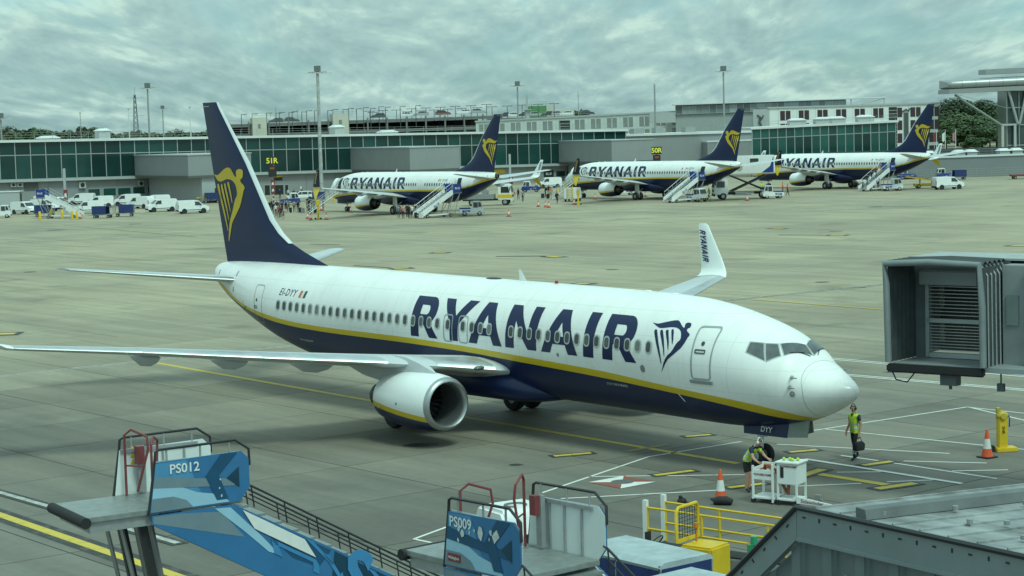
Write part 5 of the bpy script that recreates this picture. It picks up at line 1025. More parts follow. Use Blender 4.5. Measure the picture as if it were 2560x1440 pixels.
# ------------------------------------------------------------------ trees
BARK = mat('bark', (.06, .05, .04), .9, var=.3, scale=3)
def leafmat(name, rgb):
    m = mat(name, rgb, .6, var=.45, scale=.35, detail=3); t = m.node_tree; b = t.nodes['Principled BSDF']; b.inputs['Subsurface Weight'].default_value = 0; return m
LF = [leafmat('leaf dark', (.030, .056, .018)), leafmat('leaf mid', (.050, .088, .024)), leafmat('leaf light', (.078, .118, .030)), leafmat('leaf olive', (.068, .080, .034))]
def crown_mesh(seed, rx, rz, n, leaf, m, nb=9):
    rd = random.Random(seed); V = []; F = []; Z0 = rz
    blobs = [(0, 0, 0, 1.0)]
    for k in range(nb): a = rd.uniform(0, 6.28); e = rd.uniform(-.5, .9); blobs.append((rx*.62*math.cos(a)*math.cos(e), rx*.62*math.sin(a)*math.cos(e), rz*.62*math.sin(e), rd.uniform(.34, .56)))
    for k in range(n):
        bx, by, bz, br = blobs[k % len(blobs)]; r = br*(rd.random()**.3)*(.72 if br == 1 else 1)
        th = rd.uniform(0, 6.28); c = rd.uniform(-1, 1); q = math.sqrt(1-c*c); p = Vector((bx+rx*r*q*math.cos(th), by+rx*r*q*math.sin(th), bz+rz*r*c))
        nrm = Vector((q*math.cos(th)+rd.uniform(-.7, .7), q*math.sin(th)+rd.uniform(-.7, .7), c+.35+rd.uniform(-.6, .6))).normalized(); a = nrm.orthogonal().normalized(); b = nrm.cross(a); t = rd.uniform(0, 6.28); a, b = a*math.cos(t)+b*math.sin(t), b*math.cos(t)-a*math.sin(t); s = leaf*rd.uniform(.6, 1.35); i = len(V)
        V += [tuple(p+a*s), tuple(p+b*s*.55+nrm*s*.12), tuple(p-a*s), tuple(p-b*s*.55)]; F.append((i, i+1, i+2, i+3))
    me = bpy.data.meshes.new('crown'); me.from_pydata(V, [], F); me.materials.append(m); return me
_cm = {}
def tree(x, y, h, rx, kind, label, group, n=3200, leaf=.42, seed=0, zbase=0):
    rd = random.Random(seed); o = thing('tree', label, 'tree', (x, y, zbase), rd.uniform(0, 6.28), group); mb = MB(); tr = h*.035
    mb.tube([(0, 0, 0), (tr*.4, 0, h*.3), (0, tr*.5, h*.62)], [tr, tr*.75, tr*.4], 8)
    for k in range(5): a = k*1.26+rd.random(); mb.tube([(0, 0, h*(.3+.06*k)), (rx*.35*math.cos(a), rx*.35*math.sin(a), h*(.45+.06*k)), (rx*.6*math.cos(a), rx*.6*math.sin(a), h*(.55+.06*k))], [tr*.5, tr*.3, tr*.12], 5)
    mb.build('trunk', BARK, o, smooth=60); key = (seed % 4, kind, n)
    if key not in _cm: _cm[key] = crown_mesh(seed % 4+10*kind, 1.0, 1.0, n, leaf/rx, LF[kind])
    c = link('crown', _cm[key], o, (0, 0, h*.58)); c.scale = (rx, rx, h*.44); return o
RT = [(2352, 268, 640, 9.5, 0), (2392, 240, 650, 11, 0), (2430, 246, 660, 9, 0), (2470, 250, 700, 10, 1), (2505, 252, 710, 10, 0), (2545, 262, 720, 9, 1), (2365, 318, 600, 6, 1), (2410, 282, 610, 9, 2), (2455, 290, 600, 8.5, 1), (2492, 288, 620, 9, 2), (2440, 342, 560, 4.5, 1), (2520, 300, 640, 7, 2), (2475, 312, 590, 7, 1), (2340, 330, 610, 5, 1), (2600, 262, 720, 10, 0)]
for i, (px, py, Y, rx, kd) in enumerate(RT):
    p = Q(px, py, Y); tree(p.x, p.y, max(4, p.z), rx, kd, ('dark green broadleaf tree in the wood under the station canopy', 'mid green broadleaf tree in the wood under the station canopy', 'light green broadleaf tree in the wood under the station canopy')[kd], 'trees of the right-hand wood', 5200, .62, i)
rd = random.Random(5)
for i in range(34):
    px = -30+i*17.5+rd.uniform(-6, 6); py = 328+rd.uniform(-5, 6)+(-7 if 30 < px < 80 or 190 < px < 260 else 0); Y = 820+rd.uniform(-60, 80); p = Q(px, py, Y)
    tree(p.x, p.y, max(6, p.z), rd.uniform(6.5, 9.5), 3 if i % 3 else 1, 'olive green tree on the skyline above the left terminal roof' if i % 3 else 'fresher green tree on the skyline above the left terminal roof', 'skyline trees at the left', 2600, 1.15, i)
for px, py in ((1440, 272), (1450, 274), (930, 300)):
    p = Q(px, py, 700); tree(p.x, p.y, p.z, 3.5, 1, 'small dark tree peeking over the car park roof', 'trees behind the car park', 900, .8, 3)
# wooded bank under the right-hand wood
mb = MB(); P = [(2330, 372), (2420, 366), (2500, 360), (2640, 352)]
top = [Q(px, py, 730) for px, py in P]; mb.loft([[(p.x, p.y, -.01), (p.x, p.y+30, p.z+1.5), (p.x, p.y+120, p.z+6), (p.x, p.y+200, -.01)] for p in top]); struct(mb.build('grass_bank', mat('rough grass', (.075, .085, .035), .9, var=.4, scale=.2), smooth=60))
# ------------------------------------------------------------------ parked airliners in the background
bg3 = airliner(3, 1, 'middle of the three parked airliners, its tail fin before the plain grey wall', '9H-QDN', MLT, split=True)
def repark(src, k, label):
    c = dup(src); x0, y0, h = AC[k]; c.location = (x0, y0, 0); c.rotation_euler = (0, 0, h); c['label'] = label; return c
bg4 = repark(bg3, 4, 'rightmost parked airliner, its tail fin before the hotel')
bg2 = airliner(2, 1, 'leftmost parked airliner with serrated engine nozzles', 'EI-IJB', [IRL[2], REFL, IRL[0]], split=True, maxv=True)
for k, rt in ((2, bg2), (3, bg3), (4, bg4)):
    for u, w in ((31.7, .36), (4.9, .40)):
        fus = [c for c in rt.children if c.name.startswith('fuselage')][0]
        mb = MB(); n = 9; V = []
        for i in range(n):
            z = 3.0+1.72*i/(n-1) - (.12 if u < 10 else 0); V += [on_side(u+w, z, 1, .02), on_side(u-w, z, 1, .02)]
        mb.add(V, [(2*i, 2*i+1, 2*i+3, 2*i+2) for i in range(n-1)]); mb.build('doorway', DARKIN, fus, fix=False)
        mb = MB(); V = []
        for i in range(n):
            z = 3.0+1.72*i/(n-1) - (.12 if u < 10 else 0); p = on_side(u-w-.08, z, 1, .0); y = p.y+.32; V += [(p.x, y, z), (p.x+.82, y-.05, z), (p.x, y+.1, z), (p.x+.82, y+.05, z)]
        F = []
        for i in range(n-1): a = 4*i; F += [(a, a+1, a+5, a+4), (a+2, a+3, a+7, a+6), (a, a+2, a+6, a+4), (a+1, a+3, a+7, a+5)]
        mb.add(V, F); mb.build('open_door', WHITE, fus)
# ------------------------------------------------------------------ vehicles
def vwheel(rt, x, y, r, w=.22, rimm=None):
    key = ('vw', r, w)
    if key not in _wf:
        mb = MB(); mb.lathe([(-w/2, r*.55), (-w/2, r*.85), (-w*.3, r), (w*.3, r), (w/2, r*.85), (w/2, r*.55)], 16, axis='y'); me1 = mb.mesh('wheel', RUB, smooth=40)
        mb = MB(); mb.cyl((0, -w*.42, 0), (0, w*.42, 0), r*.56, r*.56, 14); _wf[key] = (me1, mb.mesh('rim', mat('vehicle rim', (.40, .41, .41), .4, .5, var=.2, scale=8), smooth=40))
    o = link('wheel', _wf[key][0], rt, (x, y, r)); link('rim', _wf[key][1], o); return o
def body(rt, name, prof, hw, m, taper=.14, z0=1.05, bevel=.04, loc=None):
    mb = MB(); mb.prism(prof, -hw, hw, w=lambda x, z: 1-max(0, z-z0)*taper); return mb.build(name, m, rt, bevel=bevel, smooth=50, loc=loc)
def skinquad(rt, name, pts, m, off=.015):
    mb = MB(); mb.plate(pts, .012); return mb.build(name, m, rt)
def van(label, loc, rz, kind='van', paint=None, group='vans and cars parked by the terminal'):
    rt = thing('van' if kind == 'van' else 'parked_car', label, 'van' if kind == 'van' else 'car', loc, rz, group); P = paint or WPAINT
    if kind == 'van':
        prof = [(-2.2, .32), (-2.22, .95), (-2.14, 1.72), (-2.0, 1.84), (0.25, 1.86), (0.72, 1.78), (1.33, 1.20), (1.95, 1.02), (2.18, .80), (2.22, .34)]; roof = 1.78
        hw = .90; bd = body(rt, 'body', prof, hw, P); wx = 1.36; wr = .32; k = lambda z: hw*(1-max(0, z-1.05)*.14)+.004
        side = [[(.18, 1.14), (1.18, 1.16), (.74, 1.64), (.18, 1.66)]]; ws = [(.80, 1.70), (1.36, 1.20)]; rear = [(-2.20, 1.15), (-2.15, 1.62)]
    else:
        prof = [(-2.15, .35), (-2.2, .85), (-2.05, 1.05), (-1.85, 1.45), (-1.5, 1.6), (.2, 1.62), (.95, 1.12), (1.9, .95), (2.15, .72), (2.15, .34)]; hw = .88
        bd = body(rt, 'body', prof, hw, P, .2, .95); wx = 1.32; wr = .33; k = lambda z: hw*(1-max(0, z-.95)*.2)+.004
        side = [[(-.05, 1.08), (.82, 1.08), (.2, 1.5), (-.05, 1.5)], [(-1.0, 1.08), (-.12, 1.08), (-.12, 1.5), (-.95, 1.5)], [(-1.75, 1.12), (-1.08, 1.08), (-1.05, 1.48), (-1.5, 1.46)]]; ws = [(.26, 1.57), (.93, 1.15)]; rear = [(-2.0, 1.12), (-1.86, 1.42)]
    for s in (-1, 1):
        for q in side: mb = MB(); mb.add([(x, s*(k(z)+.006), z) for x, z in q]+[(x, s*(k(z)-.02), z) for x, z in q], [(0, 1, 2, 3), (0, 4, 5, 1), (1, 5, 6, 2), (2, 6, 7, 3), (3, 7, 4, 0)]); mb.build('side_window', VGLASS, bd)
        mb = MB(); mb.box((0.0, s*(hw+.006), .52), (2.1, .02, .09)); mb.build('side_trim', BLK, bd)
        mb = MB(); mb.box((2.08, s*hw*.78, .86), (.16, .34, .16)); mb.build('headlight', REFL, bd); mb = MB(); mb.box((-2.19, s*hw*.9, 1.0), (.08, .12, .5)); mb.build('tail_light', REDP, bd)
        mb = MB(); mb.ball((.95, s*(hw+.14), 1.16), (.07, .10, .09), 8, 5); mb.build('mirror', BLK, bd)
        for x in (-wx, wx):
            vwheel(rt, x, s*(hw-.12), wr)
            mb = MB(); mb.cyl((x, s*(hw-.03), wr+.02), (x, s*(hw+.004), wr+.02), wr+.07, n=16); mb.build('wheel_arch', BLK, bd)
    (x1, z1), (x2, z2) = ws; mb = MB(); mb.add([(x1+.02, -k(z1)*.86, z1+.015), (x1+.02, k(z1)*.86, z1+.015), (x2+.02, k(z2)*.9, z2+.02), (x2+.02, -k(z2)*.9, z2+.02)], [(0, 1, 2, 3)]); mb.build('windscreen', VGLASS, bd, fix=False)
    (x1, z1), (x2, z2) = rear
    if kind != 'van': mb = MB(); mb.add([(x1-.02, -.66, z1), (x1-.02, .66, z1), (x2-.02, .6, z2), (x2-.02, -.6, z2)], [(0, 1, 2, 3)]); mb.build('rear_window', VGLASS, bd, fix=False)
    for x in (2.17, -2.17): mb = MB(); mb.box((x, 0, .42), (.16, hw*1.96, .22)); mb.build('bumper', BLK, bd, bevel=.03)
    return rt
D = math.degrees
def gp(px, py): p = G(px, py); return (p.x, p.y, 0)
van0 = van('white van at the far left with its nose turned to the viewer', gp(62, 535), R(-35))
def vcopy(src, px, py, rz, label, group='vans and cars parked by the terminal'): return copy_to(src, gp(px, py), R(rz), label, group)
vcopy(van0, 112, 528, -28, 'white van half hidden behind the blue cart near the far left'); vcopy(van0, 150, 522, -70, 'white van seen nose-on behind the small boarding stairs')
vcopy(van0, 222, 533, 196, 'white van just right of the foot of the small boarding stairs'); vcopy(van0, 205, 511, 178, 'white van at the back, above the foot of the small stairs')
vcopy(van0, 250, 519, 190, 'white van behind the left blue baggage cart'); vcopy(van0, 318, 514, 182, 'white van close to the terminal wall above the right blue cart'); vcopy(van0, 352, 521, 150, 'white van with its rear quarter showing right of the blue cart')
vcopy(van0, 404, 529, 205, 'white van facing left in the middle of the parked row'); vcopy(van0, 390, 517, 196, 'white van mostly hidden in the middle of the parked row'); vcopy(van0, 482, 533, 22, 'white van facing right beside the nearest tail fin'); vcopy(van0, 2370, 473, 12, 'white van facing right behind the right parked airliner')
vcopy(van0, 1372, 470, 196, 'white van beyond the winglet between the left and middle airliners')
car0 = van('white hatchback by the terminal door under the 51R sign', gp(752, 503), R(196), 'car')
CARP = [mat('car silver', (.42, .43, .43), .3, .5, coat=.3), mat('car dark', (.04, .045, .05), .3, .2, coat=.3), WPAINT, mat('car brown red', (.16, .06, .05), .3, .2, coat=.3)]
for i, (px, py, ci) in enumerate(((945, 302, 1), (1020, 298, 2), (1052, 297, 0), (1108, 294, 3), (1160, 292, 2), (1196, 291, 0), (1262, 289, 1), (1287, 288, 2), (1310, 287, 1), (1340, 288, 0), (1370, 287, 1), (1395, 287, 0), (1415, 288, 2), (1468, 286, 1), (690, 306, 1), (730, 304, 1))):
    Yc = 560 if px < 1235 else 596; p = Q(px, py, Yc); zz = (zp((Vector((p.x, p.y, 0))-PP.o).dot(PP.d)) if px < 1235 else zd0+(zd1-zd0)*.5)
    me_key = ('cp', ci); c = dup(car0, None, ('wheel', 'wheel_arch', 'mirror', 'side_trim')); c.location = (p.x, p.y, zz); c.rotation_euler = (0, 0, R(8 if i % 2 else 186)); c.name = 'parked_car'
    for ch in c.children:
        if ch.name.startswith('body'): ch.material_slots[0].link = 'OBJECT'; ch.material_slots[0].material = CARP[ci]
    c['label'] = ('silver', 'dark', 'white', 'brown red')[ci]+' car parked on the car park roof'; c['group'] = 'cars on the car park roof'
def tug(label, loc, rz, blue=False, group='baggage tugs'):
    rt = thing('baggage_tug', label, 'tug', loc, rz, group); P = BLUEP if blue else WPAINT
    bd = body(rt, 'body', [(-1.55, .32), (-1.55, .86), (-.1, .92), (.3, .95), (1.35, .98), (1.5, .8), (1.5, .3)], .72, P, 0, 9, .05)
    if not blue: mb = MB(); mb.box((-.85, 0, .93), (1.35, 1.36, .16)); mb.build('load_deck', BLUEP, bd); mb = MB(); mb.box((-.75, 0, .62), (1.0, 1.452, .2)); mb.build('side_panel', BLUEP, bd); 
    cb = body(rt, 'cab', [(.05, .95), (.05, 1.72), (.2, 1.84), (1.0, 1.84), (1.12, 1.76), (1.38, .99)], .66, WPAINT, .08, 1.2, .04)
    for s in (-1, 1):
        mb = MB(); q = [(.16, 1.02), (.72, 1.02), (.72, 1.68), (.16, 1.68)]; mb.add([(x, s*(.66*(1-max(0, z-1.2)*.08)+.012), z) for x, z in q], [(0, 1, 2, 3)]); q = [(.78, 1.1), (1.24, 1.1), (1.06, 1.68), (.78, 1.68)]; mb.add([(x, s*(.66*(1-max(0, z-1.2)*.08)+.012), z) for x, z in q], [(0, 1, 2, 3)]); mb.build('side_window', VGLASS, cb, fix=False)
        for x in (-.95, .92): vwheel(rt, x, s*.62, .30, .2)
        mb = MB(); mb.cyl((1.47, s*.48, .72), (1.53, s*.48, .72), .09, n=10); mb.build('headlight', REFL, bd)
    mb = MB(); mb.add([(1.17, -.55, 1.68), (1.17, .55, 1.68), (1.36, .58, 1.1), (1.36, -.58, 1.1)], [(0, 1, 2, 3)]); mb.build('windscreen', VGLASS, cb, fix=False)
    for i in range(7): mb = MB(); mb.box((1.515, -.62+.2*i, .42), (.02, .1, .16), i % 2); mb.build('hazard_stripe', YELP if i % 2 else BLKP, bd)
    mb = MB(); mb.box((1.5, 0, .42), (.03, 1.44, .2)); mb.build('bumper', BLKP, bd)
    for s in (-1, 1): text_on('lettering', 'BLUE', .2, (-.75, s*.735, .62), (-s, 0, 0), (0, 0, 1), REFL, bd, bold=.02)
    return rt
tug0 = tug('white and blue baggage tug at the foot of the left airliner rear stairs', gp(1180, 539), R(4))
tg = lambda px, py, rz, lab: vcopy(tug0, px, py, rz, lab, 'baggage tugs')
tg(1742, 504, -52, 'white baggage tug nose-on at the middle airliner rear stairs'); tg(1930, 496, 190, 'white baggage tug facing left beside the scissor lift truck'); tg(2230, 477, 8, 'white baggage tug at the right airliner rear stairs'); tg(1560, 488, 185, 'white tug under the wing of the middle airliner'); tg(2160, 462, 185, 'white tug under the right parked airliner'); tg(2, 545, 8, 'yellow striped tug cut by the left edge')
tg(1090, 500, 178, 'white tug glimpsed beneath the left parked airliner')
tb = tug('blue tug numbered 223 behind the left airliner tail', gp(1327, 480), R(175), True)
for s in (-1, 1): text_on('number', '223', .24, (-.1, s*.735, .5), (-s, 0, 0), (0, 0, 1), REFL, tb, bold=.02)
vcopy(tb, 2268, 448, 180, 'blue tug left of the yellow belt loader', 'baggage tugs'); vcopy(tb, 2362, 447, 180, 'blue tug by the wire fence with a cart behind it', 'baggage tugs'); vcopy(tb, 725, 512, 15, 'dark tug behind the waiting passengers', 'baggage tugs')
def belt_loader(label, loc, rz, up=.9, group='belt loaders'):
    rt = thing('belt_loader', label, 'belt loader', loc, rz, group); body(rt, 'chassis', [(-1.8, .3), (-1.8, .72), (1.8, .72), (1.8, .3)], .8, YELP, 0, 9, .04)
    M_ = Matrix.Rotation(-.16, 3, 'Y'); mb = MB(); mb.box((0, 0, 1.3), (6.2, .8, .22), M=M_); mb.build('conveyor', YELP, rt); mb = MB(); mb.box((0, 0, 1.425), (6.1, .66, .03), M=M_); mb.build('belt', RUB, rt)
    mb = MB(); mb.box((-.9, 0, .95), (.16, .6, .5)); mb.box((.9, 0, 1.1), (.16, .6, .8)); mb.build('ram', STEEL, rt)
    railing(rt, [(-2.6, .42, 1.05), (2.2, .42, 1.75)], .8, 1.2, 2, .03)
    for s in (-1, 1):
        for x in (-1.2, 1.2): vwheel(rt, x, s*.72, .33, .22)
    return rt
bl0 = belt_loader('yellow belt loader beside the white van at the right', gp(2315, 470), R(178))
vcopy(bl0, 1000, 512, 128, 'belt loader under the left parked airliner', 'belt loaders'); vcopy(bl0, 540, 506, 5, 'yellow loader behind the nearest tail fin by the terminal', 'belt loaders')
def cart(label, loc, rz, curtain=True, group='baggage carts'):
    rt = thing('baggage_cart', label, 'baggage cart', loc, rz, group); mb = MB(); mb.box((0, 0, .48), (2.6, 1.4, .1)); mb.cyl((1.3, 0, .42), (2.1, 0, .42), .04, n=6); mb.build('deck', STEEL, rt)
    mb = MB()
    for x in (-1.28, 1.28):
        for y in (-.68, .68): mb.box((x, y, 1.05), (.06, .06, 1.1))
        for z in (.8, 1.1, 1.4): mb.cyl((x, -.68, z), (x, .68, z), .02, n=5)
    mb.build('frame', GALV, rt)
    if curtain:
        for s in (-1, 1):
            mb = MB(); n = 13; V = []
            for i in range(n): x = -.75+2.02*i/(n-1); V += [(x, s*(.70+.03*math.sin(i*1.7)), 1.58), (x, s*(.74+.05*math.sin(i*2.3+s)), .52+.03*math.sin(i*1.1))]
            mb.add(V, [(2*i, 2*i+2, 2*i+3, 2*i+1) for i in range(n-1)]); mb.build('curtain', TARP, rt, smooth=60, fix=False)
        mb = MB(); mb.box((.1, 0, 1.6), (2.5, 1.44, .05)); mb.build('canopy', TARP, rt, bevel=.02)
    for s in (-1, 1):
        for x in (-.95, .95): vwheel(rt, x, s*.55, .22, .14)
    return rt
cart0 = cart('blue curtained baggage cart, the right of the two by the white vans', gp(312, 541), R(5))
for px, py, rz, lab in ((257, 545, 172, 'half open baggage cart with blue curtain, the left of the two by the white vans'), (112, 541, 176, 'blue baggage cart behind the yellow bollards at the left'), (2395, 449, 3, 'blue baggage cart by the wire fence at the right'), (793, 506, 5, 'blue baggage cart behind the waiting passengers'), (530, 507, 6, 'blue loaded cart beside the nearest tail fin'), (1435, 482, 40, 'blue cart by the nose of the middle airliner')): vcopy(cart0, px, py, rz, lab, 'baggage carts')
# ------------------------------------------------------------------ small boarding stairs of the handling agent
def small_stairs(label, loc, rz):
    rt = thing('boarding_stairs', label, 'boarding stairs', loc, rz, 'blue and white boarding stairs'); L_, H_ = 4.7, 2.95
    for s in (-1, 1):
        mb = MB(); mb.prism([(-.15, .25), (.25, .25), (L_+.1, H_-.2), (L_+.1, H_+.35), (L_-.15, H_+.35), (-.15, .75)], s*.80, s*.86); sp = mb.build('side_panel', WPAINT, rt)
        text_on('lettering', 'BLUE', .42, (L_*.48, s*.866, H_*.5+.06), ((L_, 0, H_-.3) if s < 0 else (-L_, 0, -(H_-.3))), ((-(H_-.3), 0, L_) if s < 0 else ((H_-.3), 0, -L_)), BLUEP, sp, bold=.02)
        mb = MB()
        for k in range(7): x = .1+L_*k/6.2; z = .55+(H_-.3)*k/6.2; mb.cyl((x, s*.83, z), (x-.05, s*.83, z+.95), .025, n=5)
        mb.cyl((.05, s*.83, 1.5), (L_+.05, s*.83, H_+1.25), .035, n=6); mb.cyl((.1, s*.83, 1.05), (L_+.05, s*.83, H_+.8), .022, n=5); mb.build('handrail', GALV, rt)
        mb = MB(); mb.box((L_+.75, s*.87, H_+.55), (1.15, .05, 1.1)); pn = mb.build('platform_panel', BLUEP, rt); text_on('lettering', 'BLUE', .34, (L_+.8, s*.897, H_+.55), (-s, 0, 0), (0, 0, 1), REFL, pn, bold=.02)
        mb = MB(); mb.cyl((L_+.2, s*.8, H_-.1), (L_-.6, s*.8, .3), .05, n=6); mb.cyl((L_+1.2, s*.8, H_-.1), (L_+.3, s*.8, .3), .05, n=6); mb.cyl((L_-.6, s*.8, .35), (L_+1.2, s*.8, H_-.2), .035, n=5); mb.build('leg', STEEL, rt)
        for x in (.9, L_-.2): vwheel(rt, x, s*.72, .22, .14)
        mb = MB(); mb.cyl((L_+1.35, s*.8, H_), (L_+1.35, s*.8, H_+1.2), .03, n=5); mb.build('gate_post', GALV, rt)
    mb = MB(); mb.box((0, 0, 0), (.30, 1.58, .04)); tm = mb.mesh('step', GALV)
    for k in range(13): link('step', tm, rt, (.15+L_*k/13, 0, .42+(H_-.35)*k/12.5))
    mb = MB(); mb.box((L_+.75, 0, H_-.04), (1.5, 1.7, .08)); mb.build('platform', GALV, rt); mb = MB(); mb.box((L_*.5, 0, .36), (4.6, 1.3, .14)); mb.build('chassis', WPAINT, rt)
    return rt
def at_door(k, u, dist): return stand(u, 1.85+dist, 0, k), AC[k][2]-math.pi/2
p, a = at_door(2, 31.75, 6.25); ss = small_stairs('blue and white boarding stairs at the rear door of the left parked airliner', p, a)
for k, lab in ((3, 'blue and white boarding stairs at the rear door of the middle parked airliner'), (4, 'blue and white boarding stairs at the rear door of the right parked airliner')): p, a = at_door(k, 31.75, 6.25); copy_to(ss, p, a, lab)
copy_to(ss, gp(203, 544), R(172), 'blue and white boarding stairs standing alone among the vans at the left')
def air_stairs(label, k):
    p, a = at_door(k, 4.9, 5.2); rt = thing('airstairs', label, 'folding stairs', p, a, 'folding stairs at the front doors')
    for s in (-1, 1):
        mb = MB(); mb.cyl((0, s*.36, .1), (4.9, s*.36, 2.75), .05, n=6); mb.build('rail_beam', GALV, rt); mb = MB()
        for q in range(8): mb.cyl((.3+q*.62, s*.36, .25+q*.335), (.2+q*.62, s*.36, 1.15+q*.335), .022, n=4)
        mb.cyl((.15, s*.36, 1.1), (4.9, s*.36, 3.65), .03, n=5); mb.cyl((.2, s*.36, .65), (4.9, s*.36, 3.2), .02, n=5); mb.build('handrail', GALV, rt)
    mb = MB(); mb.box((0, 0, 0), (.26, .68, .03)); me = mb.mesh('step', GALV)
    for q in range(13): link('step', me, rt, (.2+q*.37, 0, .22+q*.2))
    return rt
air_stairs('folding stairs at the front door of the left parked airliner', 2); air_stairs('folding stairs at the front door of the middle parked airliner', 3)
# ------------------------------------------------------------------ trucks
def truck_cab(rt, x, z, P, lower=None):
    cb = body(rt, 'cab', [(x, z), (x, z+2.0), (x+.25, z+2.2), (x+1.45, z+2.2), (x+1.75, z+2.0), (x+1.95, z+1.0), (x+1.95, z)], 1.12, P, .05, z+1, .06)
    if lower: mb = MB(); mb.box((x+.98, 0, z+.5), (2.0, 2.28, .55)); mb.build('lower_band', lower, cb, bevel=.04)
    for s in (-1, 1):
        q = [(x+.45, z+1.0), (x+1.65, z+1.0), (x+1.5, z+1.85), (x+.45, z+1.85)]; mb = MB(); mb.add([(a, s*(1.12*(1-max(0, b-z-1)*.05)+.012), b) for a, b in q], [(0, 1, 2, 3)]); mb.build('side_window', VGLASS, cb, fix=False)
        mb = MB(); mb.box((x+1.96, s*.85, z+.22), (.06, .35, .2)); mb.build('headlight', REFL, cb); mb = MB(); mb.box((x+1.75, s*1.3, z+1.55), (.1, .2, .45)); mb.build('mirror', BLK, cb)
    mb = MB(); mb.add([(x+1.97, -.98, z+1.05), (x+1.97, .98, z+1.05), (x+1.80, .94, z+1.95), (x+1.80, -.94, z+1.95)], [(0, 1, 2, 3)]); mb.build('windscreen', VGLASS, cb, fix=False)
    mb = MB(); mb.box((x+1.97, 0, z+.55), (.04, 1.4, .3)); mb.build('grille', BLK, cb); mb = MB(); mb.box((x+1.9, 0, z-.02), (.2, 2.2, .35)); mb.build('bumper', BLK if not lower else WPAINT, cb, bevel=.03); return cb
rt = thing('fuel_truck', 'yellow and white hydrant truck under the left airliner tail', 'truck', gp(1232, 513), R(-8)); truck_cab(rt, .9, .75, WPAINT, YELP)
mb = MB(); mb.box((-1.6, 0, .8), (5.2, .9, .25)); mb.build('chassis', BLK, rt); mb = MB(); mb.box((-1.8, 0, 1.25), (4.2, 2.1, .7)); mb.cyl((-2.6, -.5, 2.0), (-2.6, .5, 2.0), .6, n=14); mb.cyl((-1.0, -.5, 1.9), (-1.0, .5, 1.9), .45, n=14); mb.build('hose_rack', STEEL, rt, smooth=40)
for s in (-1, 1):
    for x in (-2.8, 1.9): vwheel(rt, x, s*.95, .48, .3)
rt = thing('lift_truck', 'white scissor lift truck with raised white box behind the middle airliner', 'truck', gp(1862, 497), R(183)); truck_cab(rt, 2.5, .7, WPAINT)
mb = MB(); mb.box((-.6, 0, .8), (7.4, 1.0, .25)); mb.box((-.8, 0, 1.0), (6.4, 2.3, .1)); mb.build('chassis', BLK, rt)
for s in (-1, 1):
    mb = MB(); mb.cyl((-3.0, s*.95, 1.1), (2.0, s*.95, 3.3), .10, n=6); mb.cyl((2.0, s*.9, 1.1), (-3.0, s*.9, 3.3), .10, n=6); mb.build('scissor_arm', BLK, rt)
    mb = MB()
    for z in (.55, .75, .95): mb.box((.2, s*1.15, z), (2.6, .04, .1))
    mb.build('side_guard', WPAINT, rt)
    for x in (-2.6, 3.2): vwheel(rt, x, s*1.0, .48, .3)
mb = MB(); mb.box((-1.0, 0, 4.75), (6.2, 2.35, 2.5)); bx = mb.build('lift_box', WPAINT, rt, bevel=.06); mb = MB(); mb.box((3.0, 0, 3.75), (2.4, 2.0, .2)); mb.build('front_platform', WPAINT, rt)
for s in (-1, 1):
    mb = MB(); mb.box((-1.2, s*1.18, 5.2), (1.2, .03, .8)); mb.build('window', VGLASS, bx); mb = MB(); mb.add([(-3.9, s*1.185, 3.6), (-2.2, s*1.185, 3.6), (-3.4, s*1.185, 4.5), (-3.9, s*1.185, 5.9)], [(0, 1, 2, 3)]); mb.build('blue_swoosh', BLUEP, bx, fix=False); mb = MB(); mb.cyl((.9, s*1.175, 4.3), (.9, s*1.185, 4.3), .45, n=12); mb.build('round_logo', CLADL, bx)
rt = thing('stair_truck', 'white boxy stair truck seen from behind by the middle airliner nose', 'stair truck', gp(1432, 503), R(75)); body(rt, 'body', [(-1.6, .35), (-1.6, 1.95), (1.2, 1.95), (1.7, 1.1), (1.7, .35)], .95, WPAINT, .03, 1, .08)
mb = MB()
for s in (-.4, .4): mb.cyl((-1.72, s, .4), (-1.72, s, 2.3), .05, n=6)
for k in range(5): mb.cyl((-1.72, -.4, .6+.35*k), (-1.72, .4, .6+.35*k), .035, n=5)
mb.build('ladder', YELP, rt)
for s in (-1, 1):
    for x in (-1.1, 1.1): vwheel(rt, x, s*.8, .33, .22)
rt = thing('portable_cabin', 'pale grey portable cabin against the terminal wall at the left edge', 'cabin', gp(20, 524), R(2)); mb = MB(); mb.box2((-7, 0, .25), (1.9, 2.6, 2.75)); mb.build('walls', CLADL, rt, bevel=.04); mb = MB(); mb.box2((-7.1, -.1, 2.75), (2.0, 2.7, 2.9)); mb.build('roof', ROOFW, rt); mb = MB(); mb.box2((1.92, .5, .5), (1.96, 1.5, 2.5)); mb.build('door', BLK, rt); mb = MB(); mb.box2((-6, .3, 0), (1.5, 2.3, .25)); mb.build('base', BLK, rt)
# red flatbed at the right edge
rt = thing('flat_trailer', 'low red flat trailer at the right edge', 'trailer', gp(2552, 447), R(4)); mb = MB(); mb.box((0, 0, .6), (3.4, 1.5, .3)); mb.build('deck', REDP, rt)
for s in (-1, 1):
    for x in (-1.1, 1.1): vwheel(rt, x, s*.6, .25, .16)
